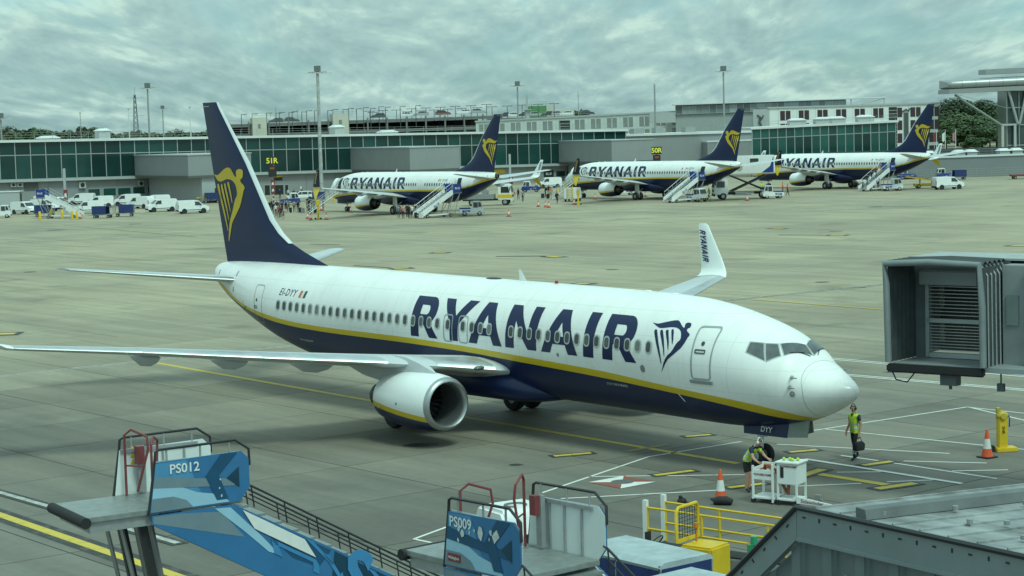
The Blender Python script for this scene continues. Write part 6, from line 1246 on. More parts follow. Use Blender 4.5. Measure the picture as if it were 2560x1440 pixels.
# ------------------------------------------------------------------ cones, posts and signs
def cone(label, loc, group='traffic cones'):
    rt = thing('traffic_cone', label, 'traffic cone', loc, random.uniform(0, 1), group)
    if 'cone' not in _wf:
        mb = MB(); mb.loft([[(x*.24, y*.24, z) for x, y in ((-1, -1), (1, -1), (1, 1), (-1, 1))] for z in (0, .05)]); b = mb.mesh('base', BLK)
        mb = MB(); mb.lathe([(.05, .19), (.30, .135), (.301, .135), (.62, .085), (.621, .085), (.92, .035), (.94, .0)], 14, axis='z', mfun=lambda i, k: 1 if i == 2 else 0); _wf['cone'] = (b, mb.mesh('cone', [ORNG, REFL], smooth=40))
    link('base', _wf['cone'][0], rt); link('cone', _wf['cone'][1], rt); return rt
for px, py, lab in ((769, 547, 'cone at the left of the yellow stand by the left airliner wing'), (777, 550, 'cone just left of the yellow stand by the left airliner wing'), (816, 549, 'cone right of the yellow stand by the left airliner wing'), (877, 531, 'cone below the left airliner engine'), (1272, 541, 'lone cone right of the left airliner stairs'), (1346, 517, 'dull cone left of a pair, between left and middle airliners'), (1364, 518, 'left cone of a pair between left and middle airliners'), (1372, 519, 'right cone of a pair between left and middle airliners'), (1435, 512, 'cone behind the stair truck at the middle airliner'), (1868, 502, 'cone below the scissor lift truck'), (803, 527, 'cone at the foot of the left airliner folding stairs'), (1488, 498, 'cone by the middle airliner engine'), (201, 547, 'cone among the yellow bollards at the left'), (1614, 492, 'cone beneath the middle airliner wing')):
    cone(lab, gp(px, py))
for i, (px, py) in enumerate(((100, 551), (128, 545), (156, 546), (181, 549), (193, 549), (835, 505), (862, 503), (1396, 488))):
    mb = MB(); mb.lathe([(0, .17), (1.15, .17), (1.22, .12), (1.23, 0)], 12, axis='z'); o = mb.build('bollard', YELP, None, smooth=40, loc=gp(px, py)); tag(o, ('leftmost yellow bollard, left of the lone small stairs', 'second yellow bollard from the left before the small stairs', 'third yellow bollard from the left before the small stairs', 'yellow bollard left of the cone at the foot of the small stairs', 'yellow bollard touching the cone at the foot of the small stairs', 'yellow bollard by the left airliner nose wheel', 'yellow bollard right of the left airliner nose wheel', 'yellow bollard left of the middle airliner nose')[i], 'bollard', 'yellow bollards')
def power_stand(px, py, h, lab):
    rt = thing('ground_power_stand', lab, 'power stand', gp(px, py)); mb = MB(); mb.box((0, 0, .06), (.7, .5, .12)); mb.build('base', YELP, rt, bevel=.02); mb = MB(); mb.box((0, 0, h*.4), (.24, .2, h*.75)); mb.build('post', YELP, rt, bevel=.02); mb = MB(); mb.box((0, 0, h*.85), (.46, .34, h*.3)); mb.build('head', YELP, rt, bevel=.04)
    for s in (-1, 1): mb = MB(); mb.cyl((s*.35, -.3, .1), (s*.35, -.22, .1), .12, n=12); mb.build('wheel', RUB, rt)
    return rt
power_stand(796, 548, 2.4, 'tall yellow power stand between cones at the left airliner wing'); power_stand(1446, 512, 2.0, 'yellow post behind the stair truck at the middle airliner')
def stand_sign(px, ytop, Y, txt, lab, red):
    p = Q(px, ytop, Y); h = p.z; rt = thing('stand_sign', lab, 'stand sign', (p.x, p.y, 0), R(0)); mb = MB(); mb.box((0, 0, h*.5), (.22, .22, h)); mb.build('post', STEEL, rt)
    mb = MB(); mb.box((0, -.2, h-.62), (1.75, .22, 1.25)); b = mb.build('number_board', BLKP, rt, bevel=.02); text_on('number', txt, 1.15, (0, -.315, h-.63), (1, 0, 0), (0, 0, 1), mat('sign yellow', (.85, .75, .08), .4, var=0, emit=((.85, .75, .08), .04)), b, bold=.02, space=.95)
    mb = MB(); mb.box((0, -.22, h-2.2), (1.25, .3, 1.7)); b = mb.build('guidance_unit', BLK, rt, bevel=.04); mb = MB(); mb.box((.0, -.38, h-1.75), (.7, .02, .3)); mb.build('display', mat('display amber', (.25, .05, .02), .4, emit=((.6, .12, .03), .1)), b)
    if red:
        mb = MB(); mb.box((0, -.2, h-4.6), (.62, .06, 2.2)); b = mb.build('warning_panel', REDP, rt)
        for z in (h-5.1, h-4.1): mb = MB(); mb.add([(-.2, -.235, z-.25), (.2, -.235, z-.15), (.05, -.235, z+.25), (-.15, -.235, z+.1)], [(0, 1, 2, 3)]); mb.build('symbol', REFL, b, fix=False)
        for i in range(5): mb = MB(); mb.box((0, -.13, .5+.32*i), (.26, .05, .16)); mb.build('band', REFL if i % 2 else REDP, rt)
stand_sign(680, 392, 300, '51R', 'black stand sign reading 51R on a post by the terminal', True); stand_sign(1641, 367, 330, '50R', 'black stand sign reading 50R before the plain grey wall', False)
for px, yt, Y, lab in ((160, 421, 285, 'white post with red warning panel above the lone small stairs'), (1274, 385, 300, 'white post with red warning panel right of the left airliner tail')):
    p = Q(px, yt, Y); rt = thing('warning_post', lab, 'post', (p.x, p.y, 0)); mb = MB(); mb.box((0, 0, p.z/2), (.32, .32, p.z)); mb.build('post', CLADL, rt); mb = MB(); z = p.z*.42; mb.box((.1, -.2, z), (.6, .06, 1.5)); b = mb.build('warning_panel', REDP, rt); mb = MB(); mb.add([(-.1, -.235, z-.4), (.3, -.235, z-.3), (.2, -.235, z+.3), (-.05, -.235, z+.2)], [(0, 1, 2, 3)]); mb.build('symbol', REFL, b, fix=False)
# ------------------------------------------------------------------ large passenger stairs in the foreground
SB = mat('stair panel blue', (.035, .155, .33), .38, var=.15, scale=1.5, coat=.15); SBL = mat('stair panel light blue', (.30, .50, .63), .38, var=.12, scale=1.5); SB2 = mat('stair panel mid blue', (.07, .235, .42), .38, var=.2, scale=1.2); SBD = mat('stair panel deep blue', (.012, .075, .16), .4, var=.2, scale=1.5); SBX = mat('stair panel petrol', (.008, .045, .085), .4, var=.2); SGR = mat('stair panel grey', (.16, .22, .26), .42, var=.15); SLET = mat('stair graphic blue', (.05, .22, .44), .38, var=.12); SWH = mat('stair inner white', (.66, .69, .68), .42, var=.10, scale=1.2); DECKM = mat('checker plate', (.30, .32, .31), .45, .5, var=.25, scale=5)
SCUF = mat('scraped paint', (.55, .58, .56), .5, var=.3, scale=10)
def big_stairs(label, number, loc, rz, zp, maker=False, scuffs=()):
    rt = thing('passenger_stairs', label, 'passenger stairs', loc, rz, 'large blue passenger stairs'); hw = .94; x0, x1 = -1.28, -3.08; run = (zp-.55)/math.tan(R(30.2)); xe = x1-run
    mb = MB(); mb.box((-.75, 0, zp-.06), (1.5, 1.84, .10)); mb.box((-2.35, 0, zp-.061), (1.7, 1.84, .09)); mb.build('platform', DECKM, rt, bevel=.01)
    mb = MB(); mb.box((-.8, 0, zp-.22), (1.35, 1.7, .2)); mb.build('platform_beam', GALV, rt)
    mb = MB(); mb.cyl((-.02, -.98, zp-.1), (-.02, .98, zp-.1), .105, n=16); mb.build('bumper_roll', RUB, rt, smooth=40)
    for s in (1, -1):
        lean = .13; xr = x1-.24; P = [(x0+.0, zp-.08), (x0-lean, zp+.88), (xr+.14, zp+.92), (xr-.02, zp+.76), (xr-.02, zp+.20), (xr+.2, zp-.06)]
        mb = MB(); mb.prism(P, s*hw, s*(hw+.03)); pn = mb.build('guard_panel', SB, rt)
        mb = MB(); mb.prism([(x+ (0.0), z) for x, z in P], s*(hw-.012), s*(hw-.004)); mb.build('inner_sheet', SWH, pn)
        mb = MB(); mb.tube([(x0+.03, s*(hw+.015), zp-.12), (x0-lean-.01, s*(hw+.015), zp+.90), (x0-lean-.03, s*(hw+.015), zp+1.08), (x0-lean-.10, s*(hw+.015), zp+1.12), (xr+.25, s*(hw+.015), zp+1.14), (xr-.03, s*(hw+.015), zp+.94), (xr-.035, s*(hw+.015), zp+.62)], .027, 6); mb.build('guard_rail', BLKP, pn, smooth=50)
        mb = MB()
        for t in (.15, .55, .9): xx = x0-lean+(x1-x0)*t*.95; mb.cyl((xx, s*hw, zp+.85), (xx, s*hw, zp+1.12), .02, n=6)
        for t in (.28, .5, .75): xx = x0-lean+(x1-x0)*t; mb.box((xx, s*(hw-.03), zp+.40), (.04, .04, .88))
        mb.box(((x0+x1)/2-.06, s*(hw-.03), zp+.86), (1.62, .05, .07)); mb.build('rail_post', GALV, pn)
        # flight sheet, strings and handrails
        dz = lambda x: zp+(x-x1)*math.tan(R(30.2))
        F_ = [(x0-.02, zp-.12), (x1+.02, zp-.10), (xe, dz(xe)+.05), (xe, dz(xe)-.30), (x1-.7, dz(x1-.7)-1.0), (x0-.7, zp-.62)]
        F_ = [(x0-.02, zp-.125), (x1+.10, zp-.105), (xe-.1, dz(xe-.1)+.02), (xe-.1, .30), (x0-.02-run, .30), (x0-.02, zp-.28)]
        mb = MB(); mb.prism(F_, s*(hw+.032), s*(hw+.06)); fl = mb.build('flight_panel', SB, rt)
        mb = MB(); mb.prism([(x1+.1, zp-.11), (xe, dz(xe)), (xe, dz(xe)-.5), (x1+.5, zp-.6)], s*(hw-.02), s*(hw+.02)); mb.build('flight_lining', SWH, rt)
        mb = MB(); mb.tube([(x1-.2, s*hw, zp+.24), (x1-.3, s*hw, dz(x1-.3)+.38), (xe+.1, s*hw, dz(xe+.1)+.38), (xe-.1, s*hw, dz(xe)+.1)], .024, 6); mb.tube([(x1-.25, s*hw, dz(x1-.25)+.19), (xe+.1, s*hw, dz(xe+.1)+.19)], .016, 5)
        n = 9
        for k in range(n): xx = x1-.35-(run-.5)*k/(n-1); mb.cyl((xx, s*hw, dz(xx)-.02), (xx+.05, s*hw, dz(xx)+.40), .016, n=5)
        mb.build('handrail', BLKP, rt, smooth=50)
        # graphics
        yo = s*(hw+.03)
        def gfx(poly, m, lay, par, y=yo):
            mb = MB(); mb.add([(x0-.02-a*1.0, y+s*.003*lay, zp+b) for a, b in poly], [tuple(range(len(poly)))]); return mb.build('painted_graphic', m, par, fix=False)
        gfx([(0.0, -.06), (.13, .86), (.75, .87), (1.0, .25), (1.30, -.05)], SB2, 1, pn); gfx([(0.0, -.05), (.08, .52), (.45, .44), (.95, .22), (1.45, .12), (1.6, -.04)], SBL, 2, pn); gfx([(.06, .40), (.10, .62), (.9, .50), (1.72, .40), (1.72, .26), (1.0, .32)], SGR if number == 'PS012' else SBD, 3, pn)
        gfx([(1.45, .90), (1.80, .90), (1.40, .50), (1.58, .02), (1.34, .02), (1.12, .50)], SBD, 4, pn); gfx([(1.82, .62), (1.82, .22), (1.55, .42)], SBX, 4, pn)
        gfx([(0.0, -.06), (.85, -.05), (.72, .10), (.45, .20), (.04, .20)], SGR, 5, pn)
        if number: text_on('number', number, .25, (x0-(.72 if number == 'PS012' else .50), s*(hw+.03)+s*.020, zp+.72), (-s, 0, 0) if s > 0 else (1, 0, 0), (0, 0, 1), REFL, pn, bold=.018)
        yf = s*(hw+.06)
        def fg(poly, m, lay): mb = MB(); mb.add([(x, yf+s*.003*lay, z) for x, z in poly], [tuple(range(len(poly)))]); return mb.build('painted_graphic', m, fl, fix=False)
        D_ = lambda a, b: (x1-a*math.cos(R(30.2))-b*math.sin(R(30.2)), zp-.11-a*math.sin(R(30.2))-b*math.cos(R(30.2)))
        fg([(x0-.05, zp-.14), (x0-.05, zp-.27), D_(-.5, 1.05), D_(-.75, .55), (x0-.6, zp-.14)], SGR, 1); fg([D_(-.9, .55), D_(-.35, .25), D_(.1, .75), D_(.3, 1.1), D_(.0, 1.18), D_(-.4, .85)], SBL, 3)
        fg([D_(.0, .15), D_(2.2, .08), D_(1.4, .9), D_(.7, 1.0)], SBD, 2); fg([D_(2.3, .06), D_(5.5, .06), D_(5.5, 1.1), D_(1.6, 1.1)], SBX, 1)
        fg([D_(.0, .14), D_(1.5, .14), D_(1.5, .60), D_(.0, .60)], REFL, 8)
        for q in ([D_(.35, .68), D_(1.45, .68), D_(1.45, .82), D_(.35, .82)], [D_(1.3, .82), D_(1.45, .82), D_(1.25, 1.15), D_(1.1, 1.15)], [D_(.35, .68), D_(.5, .68), D_(.35, 1.15), D_(.15, 1.15)], [D_(1.85, .3), D_(2.0, .3), D_(2.0, 1.15), D_(1.85, 1.15)], [D_(1.55, .08), D_(1.75, .08), D_(2.0, .5), D_(1.9, .62)], [D_(3.1, .1), D_(3.3, .1), D_(3.75, 1.15), D_(3.5, 1.15)], [D_(4.1, .1), D_(4.3, .1), D_(3.78, 1.15), D_(3.55, 1.15)]): fg(q, SLET, 5)
        if s > 0: text_on('painted_letter', 'S', 1.25, (D_(2.45, .60)[0], yf+.018, D_(2.45, .60)[1]), (-math.cos(R(30.2)), 0, -math.sin(R(30.2))), (-math.sin(R(30.2)), 0, math.cos(R(30.2))), SLET, fl, bold=.04)
        rd = random.Random(len(number)+s)
        for (a, b, sz) in scuffs if s > 0 else ():
            gfx([(a+sz*math.cos(t*1.05)*rd.uniform(.3, 1), b+sz*math.sin(t*1.05)*rd.uniform(.6, 1.4)) for t in range(6)], SCUF, 6, pn)
        if maker and s > 0:
            gfx([(.10, .02), (.46, .02), (.46, .16), (.10, .16)], REDP, 7, pn); text_on('maker_plate', 'Mallaghan', .075, (x0-.30, s*(hw+.03)+.026, zp+.09), (-1, 0, 0), (0, 0, 1), REFL, pn, bold=.01)
    # red folding gates on the platform
    for s in (1, -1):
        mb = MB(); mb.tube([(-1.45, s*.72, zp), (-1.45, s*.72, zp+1.2), (-1.55, s*.6, zp+1.32), (-1.75, s*.28, zp+1.2), (-1.75, s*.24, zp+.95), (-1.6, s*.5, zp+.1)], .026, 6); mb.cyl((-1.45, s*.72, zp+.6), (-1.68, s*.38, zp+.6), .018, n=5); mb.build('folding_gate', REDP, rt, smooth=50)
    mb = MB(); mb.box((-1.8, -.8, zp+.5), (.14, .1, .9)); mb.build('gate_post', STEEL, rt); mb = MB(); mb.box((-1.75, -.72, zp+.78), (.16, .14, .35)); mb.build('control_box', REDP, rt)
    for z in (.62, .76, .90): mb = MB(); mb.add([(-1.62, -hw+.02, zp+z-.05), (-1.74, -hw+.02, zp+z-.05), (-1.68, -hw+.02, zp+z+.05)], [(0, 1, 2)]); mb.build('warning_triangle', YELP, rt, fix=False)
    mb = MB(); mb.box((0, 0, 0), (.30, 1.78, .05)); sm_ = mb.mesh('step', DECKM); ns = int((zp-.55)/.2)
    for k in range(ns): xx = x1-.1-run*k/ns; link('step', sm_, rt, (xx, 0, zp-.2-(zp-.55)*k/ns))
    # lifting legs and chassis
    for s in (1, -1):
        mb = MB(); mb.loft([[(x-.085, s*.62-.06, z), (x+.085, s*.62-.06, z), (x+.085, s*.62+.06, z), (x-.085, s*.62+.06, z)] for x, z in ((-1.75, .75), (-1.2, zp-.12))]); mb.build('lift_leg', BLKP, rt); mb = MB(); mb.cyl((-1.45, s*.45, .8), (-.85, s*.45, zp-.2), .045, n=8); mb.cyl((-1.95, s*.4, .8), (-1.45, s*.4, zp-.2), .07, n=8); mb.build('hydraulic_ram', ALUD, rt, smooth=40)
        for x in (-1.4, xe+1.4): vwheel(rt, x, s*.78, .34, .24)
    mb = MB(); mb.box((-1.6, 0, zp*.55), (.1, 1.3, .1)); mb.build('cross_tie', YELP, rt)
    mb = MB(); mb.box(((xe-1)/2, 0, .55), (abs(xe)-.6, 1.3, .32)); mb.build('chassis', BLKP, rt, bevel=.03)
    return rt
def face_to(px_far, py_far, px_near, py_near, z):
    a, b = G(px_far, py_far, z), G(px_near, py_near, z); c = (a+b)/2; d = b-a; return c, math.atan2(-d.x, d.y)
ZP1 = 4.05; c, rz = face_to(128, 1272, 212, 1308, ZP1-.1)
big_stairs('large blue passenger stairs numbered PS012 at the lower left', 'PS012', (c.x, c.y, 0), math.atan2(-.522, -.853), ZP1, False, ((1.42, .42, .02), (1.40, .25, .02), (1.44, .10, .03)))
ZP2 = 3.64; p = G(1005, 1386, ZP2-.1); f2 = Vector((-.64, .77, 0)).normalized(); lf = Vector((-f2.y, f2.x, 0)); c = p-lf*.94
big_stairs('scratched blue passenger stairs numbered PS009 at the lower centre', 'PS009', (c.x, c.y, 0), math.atan2(f2.y, f2.x), ZP2, True, ((.42, .62, .05), (.52, .55, .07), (.72, .60, .04), (.85, .64, .03), (1.0, .62, .12), (.40, .42, .04), (1.30, .68, .05), (1.42, .62, .12), (1.25, .55, .03)))
# ------------------------------------------------------------------ baggage carts, belt loader and tug in front
GTOP = mat('faded cart canopy', (.36, .42, .44), .6, var=.25, scale=2.5)
def near_cart(label, loc, rz):
    rt = thing('baggage_cart', label, 'baggage cart', loc, rz, 'curtained carts in the foreground'); L_, Wd, Hh = 2.7, 1.5, 1.75
    mb = MB(); mb.box((0, 0, .5), (L_, Wd, .12)); mb.cyl((L_/2, 0, .45), (L_/2+.9, 0, .45), .05, n=6); mb.build('deck', STEEL, rt, bevel=.01)
    mb = MB(); mb.loft([[(x, -Wd/2-.04, Hh-.1), (x, -Wd/2+.1, Hh), (x, Wd/2-.1, Hh), (x, Wd/2+.04, Hh-.1), (x, Wd/2+.02, Hh-.14), (x, -Wd/2-.02, Hh-.14)] for x in (-L_/2, L_/2)]); mb.build('canopy', GTOP, rt)
    mb = MB()
    for x in (-L_/2+.03, -.1, L_/2-.03):
        for y in (-Wd/2, Wd/2): mb.box((x, y, 1.1), (.05, .05, 1.2))
    for y in (-Wd/2, Wd/2): mb.box((0, y, Hh-.16), (L_, .05, .06))
    mb.build('frame', GALV, rt)
    for s in (-1, 1):
        for xa, xb in ((-L_/2+.05, -.12), (-.05, L_/2-.05)):
            mb = MB(); n = 15; V = []
            for i in range(n):
                t = i/(n-1); x = xa+(xb-xa)*t
                for j, z in enumerate((Hh-.16, 1.2, .62)): V.append((x, s*(Wd/2+.03+.035*math.sin(i*1.9+j*.6)*(j*.5)), z))
            mb.add(V, [(3*i+j, 3*i+3+j, 3*i+4+j, 3*i+1+j) for i in range(n-1) for j in (0, 1)]); mb.build('curtain', TARP, rt, smooth=60, fix=False)
        for x in (-.9, .9): vwheel(rt, x, s*.55, .22, .14)
    for x in (-L_/2, L_/2): mb = MB(); mb.box((x, 0, 1.1), (.03, Wd-.06, 1.05)); mb.build('end_curtain', TARP, rt)
    return rt
p = G(1600, 1372, 1.75); nc0 = near_cart('blue curtained cart with grey top right of the PS009 stairs', (p.x+.1, p.y, 0), R(-52)); p = G(1752, 1440, 1.75); copy_to(nc0, (p.x+.25, p.y-.6, 0), R(-50), 'blue curtained cart cut by the bottom edge, right of the first cart')
rt = thing('belt_loader', 'yellow belt loader with mesh screen below the ground power trolley', 'belt loader', (*G(1748, 1402, .9)[:2], 0), R(-38)); YB = YELP; rt.scale = (1.18, 1.18, 1.15)
mb = MB(); mb.box((.6, .45, .75), (3.6, .62, .22)); mb.build('conveyor', STEEL, rt, bevel=.02); mb = MB(); mb.box((.6, .45, .875), (3.6, .5, .03)); mb.build('belt', RUB, rt)
mb = MB(); mb.box((.42, -.43, .82), (.72, .72, .9)); mb.build('engine_cover', YB, rt, bevel=.04); mb = MB(); mb.box((-1.0, -.4, .55), (1.4, .9, .35)); mb.build('seat_deck', BLKP, rt, bevel=.02)
mb = MB(); mb.box((-.55, -.42, .98), (.45, .6, .18), M=Matrix.Rotation(.45, 3, 'Y')); mb.build('dashboard', BLK, rt, bevel=.02)
mb = MB(); mb.tube([(-.72+.17*math.cos(t*.524)*.6, -.42+.17*math.sin(t*.524), 1.18+.17*math.cos(t*.524)*.75) for t in range(13)], .014, 6); mb.cyl((-.6, -.42, .98), (-.72, -.42, 1.18), .02, n=6); mb.build('steering_wheel', BLK, rt)
mb = MB(); mb.tube([(.02, -.82, 1.3), (.02, -.82, 1.92), (.02, -.75, 2.0), (.02, -.1, 2.0), (.02, -.05, 1.92), (.02, -.05, 1.3)], .035, 6); mb.box((.02, -.43, 1.33), (.06, .8, .07)); fr_ = mb.build('screen_frame', YB, rt, smooth=50)
mb = MB()
for k in range(9): y = -.8+.092*k; mb.box((.02, y, 1.65), (.008, .008, .66))
for k in range(8): mb.box((.02, -.43, 1.38+.08*k), (.008, .76, .008))
mb.build('mesh_screen', BLK, fr_)
for s, yy in ((1, .78), (-1, .12)):
    mb = MB(); mb.cyl((-1.3, yy, .85), (-1.3, yy, 1.75), .04, n=6); mb.cyl((.0, yy, .85), (.0, yy, 1.7), .03, n=6); mb.cyl((1.5, yy, .85), (1.5, yy, 1.62), .03, n=6)
    for z in (1.28, 1.72): mb.cyl((-1.3, yy, z), (2.4, yy, z-.08), .028, n=6)
    mb.build('guard_rail', YB, rt, smooth=50); mb = MB(); mb.box((-1.33, yy, 1.35), (.09, .09, 1.05)); mb.build('white_post', WPAINT, rt)
mb = MB(); mb.cyl((.3, -.55, 1.32), (.3, -.55, 1.62), .02, n=6); mb.cyl((.3, -.55, 1.6), (.3, -.55, 1.7), .05, n=10); mb.build('amber_beacon', mat('amber lens', (.55, .20, .02), .3), rt); mb = MB(); mb.box((1.2, .1, 1.15), (.2, .2, .18)); mb.cyl((1.2, .1, 1.24), (1.2, .1, 1.4), .07, n=10); mb.build('green_beacon', mat('green lens', (.03, .28, .14), .3), rt)
mb = MB(); mb.box((-.62, -.86, 1.35), (.04, .16, .26)); mb.build('mirror', BLK, rt); mb = MB(); mb.box((1.5, -.3, 1.2), (.04, .2, .3)); mb.build('mirror', BLK, rt)
for x in (-1.35, 1.6):
    for y in (-.75, .75): vwheel(rt, x, y, .27, .2)
mb = MB(); mb.box((.2, 0, .4), (3.2, 1.3, .25)); mb.build('chassis', STEEL, rt)
rt = thing('pushback_tug', 'white tug with slotted cab seen through the PS009 stairs', 'tug', (*G(1283, 1262, 2.2)[:2], 0), R(-60))
cb = body(rt, 'cab', [(-.75, .5), (-.75, 1.9), (-.6, 2.2), (.55, 2.2), (.75, 1.95), (.85, .5)], .68, WPAINT, .05, 1.2, .08)
for k in range(4): mb = MB(); mb.box((.842, -.42+.28*k, 1.35), (.05, .12, .6)); mb.build('grille_slot', BLK, cb)
for s in (-1, 1): mb = MB(); mb.box((0, s*.67, 1.6), (.9, .04, .55)); mb.build('side_window', VGLASS, cb)
mb = MB(); mb.tube([(.1+.22*math.cos(R(t)), .26*math.sin(R(t)), 2.205) for t in range(40, 331, 29)], .04, 4); mb.build('roof_mark', mat('roof mark grey', (.12, .13, .13), .6), cb); mb = MB(); mb.cyl((.5, .5, 2.2), (.5, .5, 2.36), .06, n=8); mb.build('beacon', mat('amber lens', (.55, .20, .02), .3), cb)
mb = MB(); mb.box((0, 0, .45), (2.6, 1.5, .4)); mb.build('chassis', WPAINT, rt, bevel=.05)
for s in (-1, 1):
    for x in (-.85, .85): vwheel(rt, x, s*.68, .34, .25)
# ------------------------------------------------------------------ ground power trolley
gl = G(1905, 1257); gr_ = G(2005, 1250); rt = thing('ground_power_trolley', 'white wheeled ground power trolley with cable bin below the aircraft nose', 'ground power unit', (gl.x+.52, gl.y-.05, 0), R(-34)); rt.scale = (1.05, 1.05, .98)
TW = mat('trolley white', (.70, .72, .70), .45, var=.08, scale=3); mb = MB()
for x in (-.66, -.06):
    for y in (-.32, .32): mb.box((x, y, .62), (.06, .06, 1.0 if x < -.3 else 1.15))
for z in (.17, ): mb.box((-.36, 0, z), (.7, .66, .06))
mb.box((-.36, .32, .98), (.66, .03, .3)); mb.box((-.36, -.32, .86), (.66, .03, .30)); mb.box((-.66, 0, .9), (.03, .62, .3)); mb.build('cable_bin', TW, rt, bevel=.008)
mb = MB(); mb.box((.36, .0, .93), (.62, .62, .62)); cab_ = mb.build('power_cabinet', TW, rt, bevel=.02); mb = MB(); mb.box((.36, 0, 1.265), (.70, .68, .05)); mb.build('lid', TW, cab_, bevel=.01); mb = MB(); mb.box((.22, -.315, .98), (.10, .012, .32)); mb.build('breaker_panel', BLK, cab_)
text_on('lettering', 'POWERVAMP', .085, (.42, -.313, 1.16), (1, 0, 0), (0, 0, 1), REDP, cab_, bold=.03, off=.01); text_on('lettering', 'POWERVAMP', .095, (-.36, -.337, .86), (1, 0, 0), (0, 0, 1), REDP, rt, bold=.03, off=.004)
mb = MB()
for x in (.08, .64):
    for y in (-.28, .28): mb.box((x, y, .38), (.05, .05, .5))
mb.box((.36, 0, .17), (.62, .62, .05)); mb.build('cabinet_frame', TW, rt)
mb = MB(); mb.tube([(-.5, .1, .95), (-.4, -.1, 1.12), (-.25, .05, 1.08), (-.15, -.12, .98), (-.3, -.2, .92), (-.5, -.12, .98), (-.42, .12, 1.02), (-.2, .15, .95), (.0, .1, .6), (.2, 0, .35), (.3, -.1, .3), (.32, -.1, .6)], .045, 8); mb.build('orange_cable', mat('cable orange', (.28, .09, .04), .6, var=.3, scale=8), rt, smooth=60); mb = MB(); mb.tube([(-.1, 0, 1.1), (-.02, .02, 1.22), (.06, -.04, 1.12)], .06, 8); mb.build('cable_plug', BLK, rt, smooth=60)
for x, y in ((-.66, -.3), (-.1, -.3), (.1, -.3), (.62, -.3), (-.66, .3), (.62, .3)):
    mb = MB(); mb.cyl((x, y-.03, .075), (x, y+.03, .075), .075, n=12); mb.box((x, y, .13), (.05, .08, .05)); mb.build('castor', RUB, rt, smooth=40)
mb = MB(); mb.prism([(.66, .10), (1.75, .07), (1.75, .14), (.66, .30)], -.34, -.28); rp = mb.build('tow_arm', TW, rt); text_on('lettering', 'Sidewinder', .15, (1.12, -.341, .16), (1, 0, -.06), (.06, 0, 1), REDP, rp, bold=.015)
mb = MB(); mb.box((.95, .42, .16), (.18, .1, .16)); mb.cyl((1.02, .42, .06), (1.02, .46, .06), .06, n=10); mb.build('tow_wheel', STEEL, rt)
for dx, rz_ in ((.25, 0), (.50, .5)):
    e = thing('ear_defenders', 'lime green ear defenders on the %s of the power trolley lid' % ('left' if dx < .3 else 'right'), 'ear defenders', rt.matrix_basis @ Vector((dx, -.05, 1.292)), R(-14)+rz_); LM = mat('lime plastic', (.42, .62, .06), .4)
    for s in (-1, 1): mb = MB(); mb.ball((s*.085, 0, .05), (.05, .055, .05), 10, 6); mb.build('ear_cup', LM, e, smooth=60)
    mb = MB(); mb.tube([(-.085, 0, .06), (-.07, .1, .05), (0, .15, .04), (.07, .1, .05), (.085, 0, .06)], .012, 5); mb.build('head_band', BLK, e)
cone('orange and white cone with a black bag at its foot, left of the trolley', gp(1802, 1252), 'foreground cones'); cone('orange and white cone beside the yellow stand at the right', gp(2468, 1144), 'foreground cones')
p = G(1806, 1260); mb = MB(); mb.tube([(-.26, .05, .10), (-.1, 0, .13), (.1, -.05, .13), (.25, -.12, .10)], [.10, .13, .13, .09], 9); o = mb.build('cable_bag', RUB, None, smooth=60, loc=(p.x, p.y-.12, 0)); tag(o, 'black rubber bag lying against the left cone', 'bag')
p = G(1705, 1262); rt = thing('hose_coupling', 'small dark coupling lying on the concrete below the red square', 'coupling', (p.x, p.y, 0), R(20)); mb = MB(); mb.ball((0, 0, .11), (.15, .11, .11), 10, 6); mb.cyl((-.05, 0, .12), (-.05, -.02, .27), .06, n=8); mb.build('body', RUB, rt, smooth=50); mb = MB(); mb.tube([(.1, 0, .08), (.25, -.02, .04), (.42, .03, .03)], .02, 6); mb.build('hose', RUB, rt)
p = G(2505, 1128); rt = thing('hydrant_stand', 'yellow pedestal with a round head beside the right cone', 'pedestal', (p.x, p.y, 0), R(8)); mb = MB(); mb.box((.1, 0, .07), (.72, .5, .14)); mb.build('base', YELP, rt, bevel=.02); mb = MB(); mb.box((0, 0, .62), (.30, .26, 1.0)); ps = mb.build('post', YELP, rt, bevel=.02); mb = MB(); mb.ball((0, 0, 1.18), (.22, .17, .17), 12, 7); mb.box((-.12, 0, 1.36), (.12, .14, .18)); mb.cyl((0, -.2, 1.18), (0, .2, 1.18), .10, n=12); mb.build('head', mat('weathered yellow', (.50, .38, .05), .55, var=.35, scale=8), rt, smooth=50)
text_on('lettering', '5NR', .13, (0, -.134, .72), (0, 0, -1), (1, 0, 0), BLKP, ps, bold=.02); mb = MB(); mb.cyl((-.34, -.06, .11), (-.34, .06, .11), .11, n=14); mb.build('wheel', RUB, rt, smooth=40); mb = MB(); mb.tube([(.16, 0, 1.25), (.27, 0, 1.1), (.26, 0, .8)], .018, 6); mb.build('cable', BLK, rt)
# ------------------------------------------------------------------ passenger bridge cab at the right
BRM = mat('bridge grey', (.30, .325, .33), .5, .2, var=.12, scale=1.5); BRD = mat('bridge dark grey', (.10, .115, .12), .6, var=.2, scale=2); BEL = mat('bellows fabric', (.055, .065, .068), .8, var=.3, scale=2.5, bump=.3)
zf = 3.95; pl_, pr_ = Q(2228, 905, 55.6), Q(2450, 913, 53.9); ax = math.atan2(pr_.y-pl_.y, pr_.x-pl_.x); wB = math.hypot(pr_.x-pl_.x, pr_.y-pl_.y); hB_ = 2.84
br = thing('passenger_bridge', 'grey passenger bridge cab with open bellows at the right edge', 'passenger bridge', (pl_.x, pl_.y, 0), ax); z0_ = pl_.z
